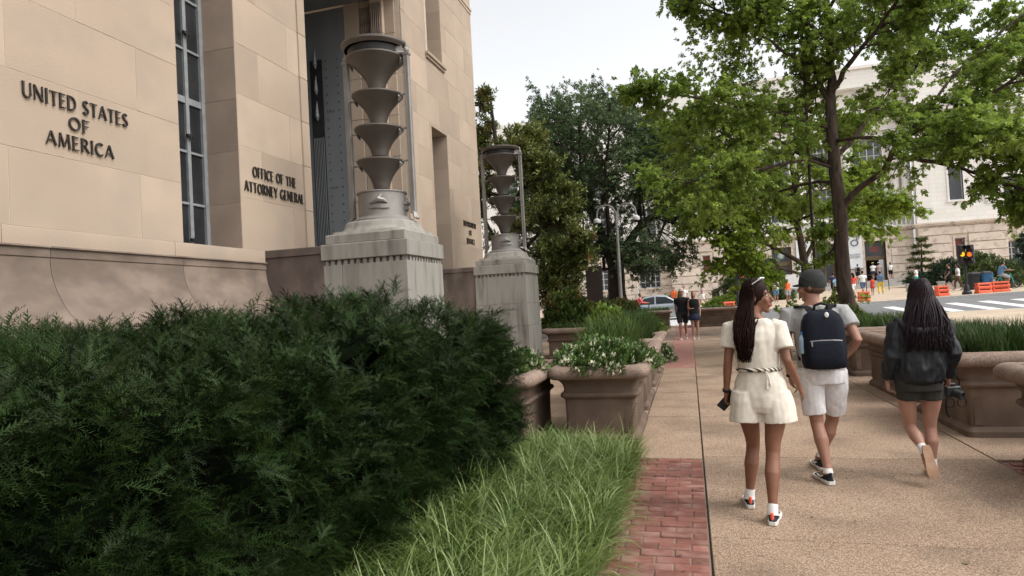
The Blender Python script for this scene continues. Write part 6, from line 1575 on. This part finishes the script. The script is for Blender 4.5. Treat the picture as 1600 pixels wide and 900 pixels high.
for f_ in (0, 1):
    rs.append([tuple(F.hp(1.0*math.cos(R(20+140*i/12))*(1-.08*f_), (-.10+1.05*math.sin(R(20+140*i/12)))+(.62*math.sin(R(180*i/12)))*f_, .14-.10*f_-.12*abs(math.cos(R(20+140*i/12))))) for i in range(13)])
V_ = rs[0]+rs[1]; V2_ = [tuple(V3(v)+V3((0, 0, .006))) for v in V_]; b.add(V_+V2_, [(i, i+1, 14+i, 13+i) for i in range(12)]+[(26+13+i, 26+14+i, 26+i+1, 26+i) for i in range(12)]+[(13+i, 14+i, 26+14+i, 26+13+i) for i in range(12)]); b.build('cap_brim', m_cap, cp, smooth=30)
b = MB(); b.tube([F.hp(1.06*math.cos(R(a)), -.1+1.04*math.sin(R(a)), .30+.55*max(0, math.sin(R(a)))) for a in range(-30, 211, 20)], [.006]*13, 8); b.build('goggle_strap', m_blk, cp, smooth=True)
b = MB(); H((0, -.2, -.22), (1.03, .90, .42)); b.build('hair', hair_mid, p, smooth='all')
m_sh2 = cloth('dark_shoe', (.018, .022, .028))
for q in 'lr': shoe(p, F, q, m_sh2, w_sole, m_sh2); sock(p, F, q, w_sock, .012)
b = MB(); b.tube([F.J['lwr']-V3((0, 0, -.01)), F.J['lwr']-V3((0, 0, .012))], .031, 14); b.build('wrist_band', m_blk, p)
# backpack
m_bp = cloth('navy_backpack', (.0045, .006, .012), (.008, .011, .019), .8, 60); m_bp2 = cloth('black_strap', (.010, .010, .011)); t = thing('backpack', 'dark navy backpack on the back of the man in the cap', 'backpack', (1.0-.003, 5.75-.205, .905), R(1))
b = MB(); rs = []
for z, wx, dy in ((0, .10, .05), (.012, .148, .085), (.05, .158, .10), (.18, .160, .105), (.30, .156, .10), (.38, .146, .09), (.43, .125, .075), (.462, .085, .05), (.472, .03, .02)): rs.append(ering(V3((0, .0, z)), V3((1, 0, 0)), V3((0, 1, 0)), wx, dy, 28, 4.0))
b.rings(rs); b.build('bag', m_bp, t, smooth='all')
b = MB(); rs = []
for z, wx, dy in ((.02, .10, .02), (.035, .128, .035), (.10, .132, .04), (.19, .130, .034), (.225, .12, .022), (.232, .10, .006)): rs.append(ering(V3((0, -.088, z)), V3((1, 0, 0)), V3((0, 1, 0)), wx, dy, 24, 4.0))
b.rings(rs); pk = b.build('front_pocket', m_bp, t, smooth='all')
b = MB(); b.tube([(-.115, -.118, .228), (-.05, -.125, .234), (.05, -.125, .234), (.115, -.118, .228)], .0045, 6); b.tube([(-.105, -.125, .228), (-.104, -.13, .19)], .006, 6); b.build('zip', mat('zip_metal', (.25, .25, .25), None, rough=.4, metal=.6), pk)
b = MB(); b.tube([(-.05, .02, .455), (-.045, .0, .505), (0, -.01, .52), (.045, 0, .505), (.05, .02, .455)], .011, 8); b.build('handle', m_bp2, t, smooth=True)
for s_ in (-1, 1):
    b = MB(); pts = smooth_path([(s_*.05, .06, .44), (s_*.085, .10, .49), (s_*.125, .17, .50), (s_*.145, .27, .46), (s_*.15, .31, .36), (s_*.15, .28, .2), (s_*.15, .14, .06)], 4); rs = []
    for i, q_ in enumerate(pts): rs.append([tuple(q_+V3((dx*(1 if i < 18 else .5), 0, 0))+V3((0, dy*.0, dy))) for dx, dy in ((-.028, -.004), (.028, -.004), (.028, .004), (-.028, .004))])
    b.rings(rs); b.build('strap', m_bp2, t, smooth=40)
b = MB(); b.ell((.02, -.09, .43), (.016, .006, .022), 10, 6); b.build('tag', m_white, t)
t = thing('water_bottle', 'small clear bottle with blue cap in the side pocket of the backpack', 'bottle', (1.0-.155, 5.75-.235, 1.035)); b = MB(); b.lathe([(.0, 0), (.028, 0), (.031, .01), (.031, .11), (.026, .13), (.014, .145), (.014, .15)], 16); b.build('bottle_body', mat('clear_bottle', (.25, .38, .48), (.3, .42, .5), 8, .15, spec=.6), t, smooth=True)
b = MB(); b.lathe([(.016, .15), (.016, .172), (0, .174)], 12); b.build('bottle_cap', mat('blue_cap', (.04, .22, .5), None, rough=.4), t)

# --- woman in black
W2 = dict(head=(.018, .02, 1.455), neck=(.002, 0, 1.305), chest=(-.013, 0, 1.12), waist=(-.035, -.01, .89), pelvis=(-.042, 0, .77), lsh=(-.165, 0, 1.225), lel=(-.236, -.06, .965), lwr=(-.254, .02, .765), lha=(-.244, .06, .671),
          rsh=(.150, 0, 1.225), rel=(.185, -.08, .985), rwr=(.195, .08, .785), rha=(.213, .15, .693), lhip=(-.115, 0, .74), lkn=(-.105, .06, .385), lan=(-.088, -.20, .245), ltoe=(-.075, -.215, .10), rhip=(.035, 0, .74), rkn=(.038, .06, .385), ran=(.025, .02, .075), rtoe=(.06, .17, .03))
p = thing('person', 'long-haired woman in a black jacket and shorts lifting one foot, camera in hand', 'person', (1.76, 5.8, 0))
F = Fig(W2, 1.60, True, yaw=R(8), tilt=R(-2)); b = MB(); F.torso(b); F.skull(b)
for q in 'lr': F.arm(b, q); F.leg(b, q); F.foot(b, q); F.hand(b, q, .6 if q == 'l' else .9)
ob('body', fuse(b, .0085, 3), sk_lt, p); face(p, F, sk_lt, hair_bk)
m_jk = mat('black_jacket', (.005, .006, .008), (.011, .013, .017), 25, .45, .3, 160, spec=.3); b = MB(); P_ = F.J['pelvis']; m_ = (F.J['lsh']+F.J['rsh'])/2
b.rings([ering(c, F.S, F.Fw, rx, ry) for c, rx, ry in ((V3((-.038, -.01, .745)), .150, .125), (V3((-.037, -.015, .775)), .178, .15), (V3((-.034, -.02, .87)), .188, .155), (F.J['chest'].lerp(F.J['waist'], .4), .186, .15), (F.J['chest'], .19, .148), (m_+V3((0, 0, -.02)), .195, .12), (m_+V3((0, 0, .035)), .13, .09), (m_+V3((0, 0, .06)), .08, .07))])
for q in 'lr':
    s_, e_, w_ = F.J[q+'sh'], F.J[q+'el'], F.J[q+'wr']; b.tube([s_, s_.lerp(e_, .4), e_, e_.lerp(w_, .5), e_.lerp(w_, .85), e_.lerp(w_, .93)], [.068, .070, .064, .058, .052, .042], 14)
ob('jacket', fuse(b, .007, 1, .016, 14, 2), m_jk, p)
b = MB(); c_ = m_+V3((0, -.10, .0)); b.tube([c_+V3((-.165, .09, .03)), c_+V3((-.13, .0, -.02)), c_+V3((-.05, -.05, -.055)), c_+V3((.05, -.05, -.055)), c_+V3((.13, .0, -.02)), c_+V3((.165, .09, .03))], [.03, .036, .04, .04, .036, .03], 12); b.ell(c_+V3((0, -.02, -.11)), (.13, .06, .10), 16, 10); ob('hood', fuse(b, .009, 2, .006, 14), m_jk, p)
m_sht = cloth('charcoal_shorts', (.028, .027, .024)); b = MB(); b.rings([ering(P_+V3((0, 0, dz)), F.Hp, F.Hf, rx, ry) for dz, rx, ry in ((.08, .155, .12), (0, .172, .132), (-.08, .165, .125))])
for q in 'lr': h_, k_ = F.J[q+'hip'], F.J[q+'kn']; b.tube([h_+V3((0, 0, .04)), h_.lerp(k_, .15), h_.lerp(k_, .33)], [.092, .094, .092], 14)
ob('shorts', fuse(b, .008, 2, .004, 14), m_sht, p)
hair_strands(p, F, hair_bk, 720, lambda r_, x, y, e: V3((.012+x*(.115 if not e else .135)+r_.uniform(-.035, .035), -.10-(.035 if e else 0)-.05*max(0, -y)+r_.uniform(-.025, .025), 1.24 if not e else r_.uniform(1.0, 1.16))), 8, start=(-1.12, .12), wave=.024, thick=.0068)
m_sh3 = cloth('pale_blue_shoe', (.32, .35, .40)); m_gum = mat('tan_sole', (.36, .22, .14), (.42, .27, .18), 20, .8)
shoe(p, F, 'r', m_sh3, w_sole); shoe(p, F, 'l', m_sh3, m_gum, up=(V3((.10, -.28, -1)), V3((0, 1, -.28)))); sock(p, F, 'r', w_sock, .07); sock(p, F, 'l', w_sock, .07)
t = thing('camera_gear', 'black photo camera with strap hanging from the hand of the woman in black', 'camera', (1.76+.235, 5.8+.14, .655), R(15)); b = MB(); b.box(-.065, .065, -.03, .03, -.045, .045, ch=.012); b.box(-.025, .025, -.025, .025, .045, .07, ch=.008); b.build('camera_body', m_blk, t)
b = MB(); b.lathe([(.036, 0), (.036, .06), (.03, .065), (0, .05)], 18); o = b.build('lens', m_blk, t, smooth=40); o.rotation_euler = (R(105), 0, R(25)); o.location = (.0, -.03, -.01)
for k_, (dx, w_) in enumerate(((-.05, .0), (.045, .1))): b = MB(); n = 18; b.tube([(dx+.036*math.cos(2*math.pi*i/n), -.045, -.085+.036*math.sin(2*math.pi*i/n)) for i in range(n+1)], .004, 6); b.build('strap_loop', m_bp2, t)
b = MB(); b.tube(smooth_path([(-.06, 0, .04), (-.05, -.03, .12), (-.03, -.05, .17), (.0, -.04, .16), (.05, -.02, .09), (.062, 0, .04)]), .006, 6); b.tube(smooth_path([(-.055, -.02, -.04), (-.075, -.03, -.10), (-.07, -.03, -.16), (-.055, -.03, -.2)]), .008, 6); b.build('strap', m_bp2, t)

# --- walkers farther off
def pose(kind, H, fem):
    k = H/1.7; sw = .185 if not fem else .16; J = dict(head=(0, .02, 1.575), neck=(0, 0, 1.42), chest=(0, 0, 1.25), waist=(0, 0, 1.03), pelvis=(0, 0, .90))
    for q, s in (('l', -1), ('r', 1)):
        st = s if kind in ('walk', 'talk') else 0; J[q+'sh'] = (s*sw, 0, 1.38); J[q+'el'] = (s*(sw+.035), -.04-st*.05, 1.12); J[q+'wr'] = (s*(sw+.03), .06-st*.12, .88); J[q+'ha'] = (s*(sw+.025), .10-st*.16, .80)
        J[q+'hip'] = (s*.085, 0, .87); J[q+'kn'] = (s*.08, .05+st*.14, .48); J[q+'an'] = (s*.075, st*.22-(.02 if st else 0), .09+(.05 if st < 0 else 0)); J[q+'toe'] = (s*.08, st*.22+.16, .03)
    if kind == 'hold': J['rel'] = (sw+.05, .0, 1.12); J['rwr'] = (sw-.04, .2, 1.08); J['rha'] = (sw-.09, .26, 1.1)
    if kind == 'sit':
        for q, s in (('l', -1), ('r', 1)): J[q+'kn'] = (s*.11, .40, .72 if s > 0 else .84); J[q+'an'] = (s*.1, .30, .32 if s > 0 else .46); J[q+'toe'] = (s*.1, .45, .27 if s > 0 else .41); J[q+'el'] = (s*.24, .22, 1.15); J[q+'wr'] = (s*.24, .48, 1.12); J[q+'ha'] = (s*.22, .56, 1.12)
        J['chest'] = (0, .08, 1.24); J['neck'] = (0, .13, 1.40); J['head'] = (0, .17, 1.55); J['lsh'] = (-sw, .1, 1.37); J['rsh'] = (sw, .1, 1.37)
    if kind == 'bend':
        J.update(head=(0, .62, 1.02), neck=(0, .50, 1.04), chest=(0, .34, 1.05), waist=(0, .15, 1.0), lsh=(-sw, .46, 1.03), rsh=(sw, .46, 1.03), lel=(-sw, .52, .78), rel=(sw, .52, .78), lwr=(-sw, .6, .58), rwr=(sw, .6, .58), lha=(-sw, .62, .5), rha=(sw, .62, .5))
    return {a: tuple(c*k for c in v) for a, v in J.items()}
def walker(x, y, H, rot, kind, fem, top, bottom, label, skinm=sk_mid, hairm=hair_bk, blen=.42, sleeve=.5, skirt=False, hat=None, longhair=False, vox=.017, z=None, shoes=w_sole, bag=None):
    p = thing('person', label, 'person', (x, y, (T(x, y)+(.05 if y > 40.6 else 0)) if z is None else z), rot)
    F = Fig(pose(kind, H, fem), H, fem, yaw=0); b = MB(); F.torso(b); F.skull(b, vox < .015)
    for q in 'lr': F.arm(b, q); F.leg(b, q); F.foot(b, q); F.hand(b, q, .4, vox < .015)
    ob('body', fuse(b, vox, 1), skinm, p)
    b = MB(); F.torso(b, .018*F.k, top=False, lo=-.02, wf=1.08)
    if sleeve:
        for q in 'lr':
            s_, e_, w_ = F.J[q+'sh'], F.J[q+'el'], F.J[q+'wr']; pts = [s_, s_.lerp(e_, .4), s_.lerp(e_, .7)] if sleeve <= .5 else [s_, s_.lerp(e_, .5), e_, e_.lerp(w_, .5), e_.lerp(w_, .9)]
            b.tube(pts, [.068*F.k]*len(pts) if sleeve <= .5 else [.066*F.k, .06*F.k, .055*F.k, .05*F.k, .045*F.k], 10)
    ob('top', fuse(b, vox, 1), top, p); b = MB(); P_ = F.J['pelvis']; k = F.k
    if skirt:
        rs = []
        for dz, rx in ((.08, .14), (0, .175), (-.12, .195), (-.12-.3*blen, .215)): rs.append([tuple(P_+V3((rx*k*math.cos(a)*(1+.04*math.sin(a*7)), rx*.78*k*math.sin(a), dz*k))) for a in [2*math.pi*i/28 for i in range(28)]])
        b.rings(rs); b.build('skirt', bottom, p, smooth='all')
    else:
        b.rings([ering(P_+V3((0, 0, dz*k)), F.Hp, F.Hf, rx*k, ry*k) for dz, rx, ry in ((.10, .160, .125), (0, .178, .138), (-.10, .168, .128))])
        for q in 'lr': F.leg(b, q, .018*k, blen, .012*k if blen < .6 else .006*k)
        ob('shorts' if blen < .6 else 'trousers', fuse(b, vox, 1), bottom, p)
    for q in 'lr': shoe(p, F, q, shoes, w_sole)
    b = MB(); E = lambda c, r: b.ell(F.hp(*c), [r[0]*.075*k, r[1]*.095*k, r[2]*.118*k], 14, 8, rot=F.hm); E((0, -.30, .28), (1.08, .92, .88))
    if longhair: b.tube([F.hp(0, -.6, .3), F.hp(0, -1.05, -.4), F.hp(0, -1.1, -1.6), F.hp(0, -.9, -2.4)], [.06*k, .075*k, .07*k, .03*k], 10)
    b.build('hair', hairm, p, smooth='all')
    if hat:
        b = MB(); b.lathe([(.085*k, 0), (.09*k, .03*k), (.082*k, .07*k), (.05*k, .105*k), (0, .115*k)], 16, F.hp(0, -.08, .42)); c = F.hp(0, .75, .46); b.ell(c, (.07*k, .08*k, .010*k), 12, 6); b.build('hat', hat, p, smooth='all')
    if bag:
        b = MB(); c = F.J['chest'].lerp(F.J['waist'], .4)+V3((0, -.19*k, 0)); b.rings([ering(c+V3((0, 0, dz*k)), V3((1, 0, 0)), V3((0, 1, 0)), rx*k, .075*k, 14, 3.5) for dz, rx in ((-.2, .10), (-.17, .14), (.1, .14), (.2, .09))]); b.build('rucksack', bag, p, smooth='all')
    return p
black = cloth('black', (.010, .010, .012)); white = cloth('white', (.62, .62, .61)); navy = cloth('navy', (.02, .028, .06)); greyc = cloth('grey', (.26, .26, .28)); redc = cloth('red', (.52, .06, .04)); orangec = cloth('orange', (.6, .12, .04)); lblue = cloth('light_blue', (.25, .45, .58)); blue = cloth('blue', (.09, .17, .28)); yellow = cloth('yellow', (.6, .45, .06)); brown = cloth('brown', (.13, .08, .055)); jeans = cloth('jeans', (.09, .13, .20)); coral = cloth('coral', (.62, .12, .10)); teal = cloth('teal', (.05, .3, .3)); pinkg = cloth('pinkish', (.4, .3, .28)); capw = cloth('cap_pale', (.5, .42, .34))
walker(-.27, 23.2, 1.76, R(178), 'walk', False, black, cloth('charcoal', (.016, .018, .017)), 'man in black tee and shorts with pale cap walking towards us on the brick path', sk_mid, hair_mid, .40, .5, hat=capw, vox=.0125)
walker(.13, 23.0, 1.66, R(184), 'hold', True, black, navy, 'woman in black tank top and skirt walking beside the man in black', sk_lt, hair_mid, .35, 0, True, longhair=True, vox=.0125)
walker(-2.75, 35.6, 1.70, R(-75), 'sit', True, coral, jeans, 'cyclist in red top and blue jeans passing behind the grasses', sk_mid, hair_mid, .93, .9, z=T(-2.75, 35.6)-.05)
W_ = [
 (-1.0, 44.5, 1.72, 150, 'walk', False, orangec, greyc, 'person in orange behind the couple', dict(sleeve=.5)),
 (-.35, 45.2, 1.75, 170, 'walk', False, white, greyc, 'person in white shirt behind the couple', {}),
 (1.0, 52.0, 1.75, 80, 'walk', False, pinkg, white, 'walker in grey top crossing before the museum corner', dict(blen=.45)),
 (2.9, 57.5, 1.75, 85, 'bend', False, black, black, 'person dressed in black bending down by the bin', dict(blen=.93, sleeve=.9)),
 (3.35, 46.5, 1.70, 20, 'stand', True, white, white, 'person in white beside the far signal pole', dict(blen=.9)),
 (5.9, 48.5, 1.74, 15, 'stand', False, white, blue, 'man in white tank top beyond the two women', dict(sleeve=0)),
 (6.4, 46.6, 1.62, 200, 'stand', True, orangec, greyc, 'person in orange top between the woman and the man', dict(longhair=True)),
 (9.75, 49.2, 1.80, 20, 'walk', False, navy, black, 'man in navy just left of the big trunk', dict(blen=.93)),
 (9.4, 46.4, 1.60, 10, 'stand', False, lblue, black, 'person in light blue top just left of the big trunk', {}),
 (10.55, 47.2, 1.68, 25, 'walk', True, redc, white, 'person in red beside the big tree trunk', dict(longhair=True)),
 (11.75, 49.8, 1.74, 15, 'walk', False, white, jeans, 'man in white tee and blue shorts below the banner', {}),
 (12.35, 49.8, 1.25, 20, 'stand', True, redc, redc, 'small child in red beside the person in yellow trousers', dict(skirt=True)),
 (12.65, 49.0, 1.62, -30, 'walk', True, blue, yellow, 'person in blue top and yellow trousers near the child', dict(blen=.93)),
 (16.05, 69.6, 1.72, 5, 'stand', False, greyc, black, 'person with dark rucksack on the museum steps below the banner', dict(bag=black, z=1.93)),
 (17.35, 69.4, 1.75, 0, 'walk', True, white, navy, 'person in white top and navy skirt entering the museum door', dict(skirt=True, z=1.93, hat=yellow)),
 (18.0, 69.9, 1.76, -5, 'walk', True, pinkg, greyc, 'person in pale hat entering the museum door', dict(z=1.93, hat=white)),
 (18.75, 69.0, 1.68, -10, 'walk', True, white, black, 'person in white top at the edge of the museum door', dict(z=1.93, bag=white)),
 (17.1, 56.5, 1.68, 60, 'walk', True, white, teal, 'person in white and teal beside the long-haired woman', {}),
 (16.1, 47.0, 1.78, 75, 'walk', False, black, black, 'walker in black shirt and shorts near the traffic signal', {}),
 (16.65, 47.2, 1.70, 70, 'walk', True, white, brown, 'walker in white top and brown trousers near the traffic signal', dict(blen=.95, longhair=True)),
]
for x, y, H_, rot, kind, fem, tp, bt, lab, kw in W_: walker(x, y, H_, R(rot), kind, fem, tp, bt, lab, **kw)
walker(17.82, 44.27, 1.72, R(-80), 'sit', False, blue, greyc, 'person in blue on the teal bicycle at the edge', blen=.5, z=T(17.9, 44.3)+.02)
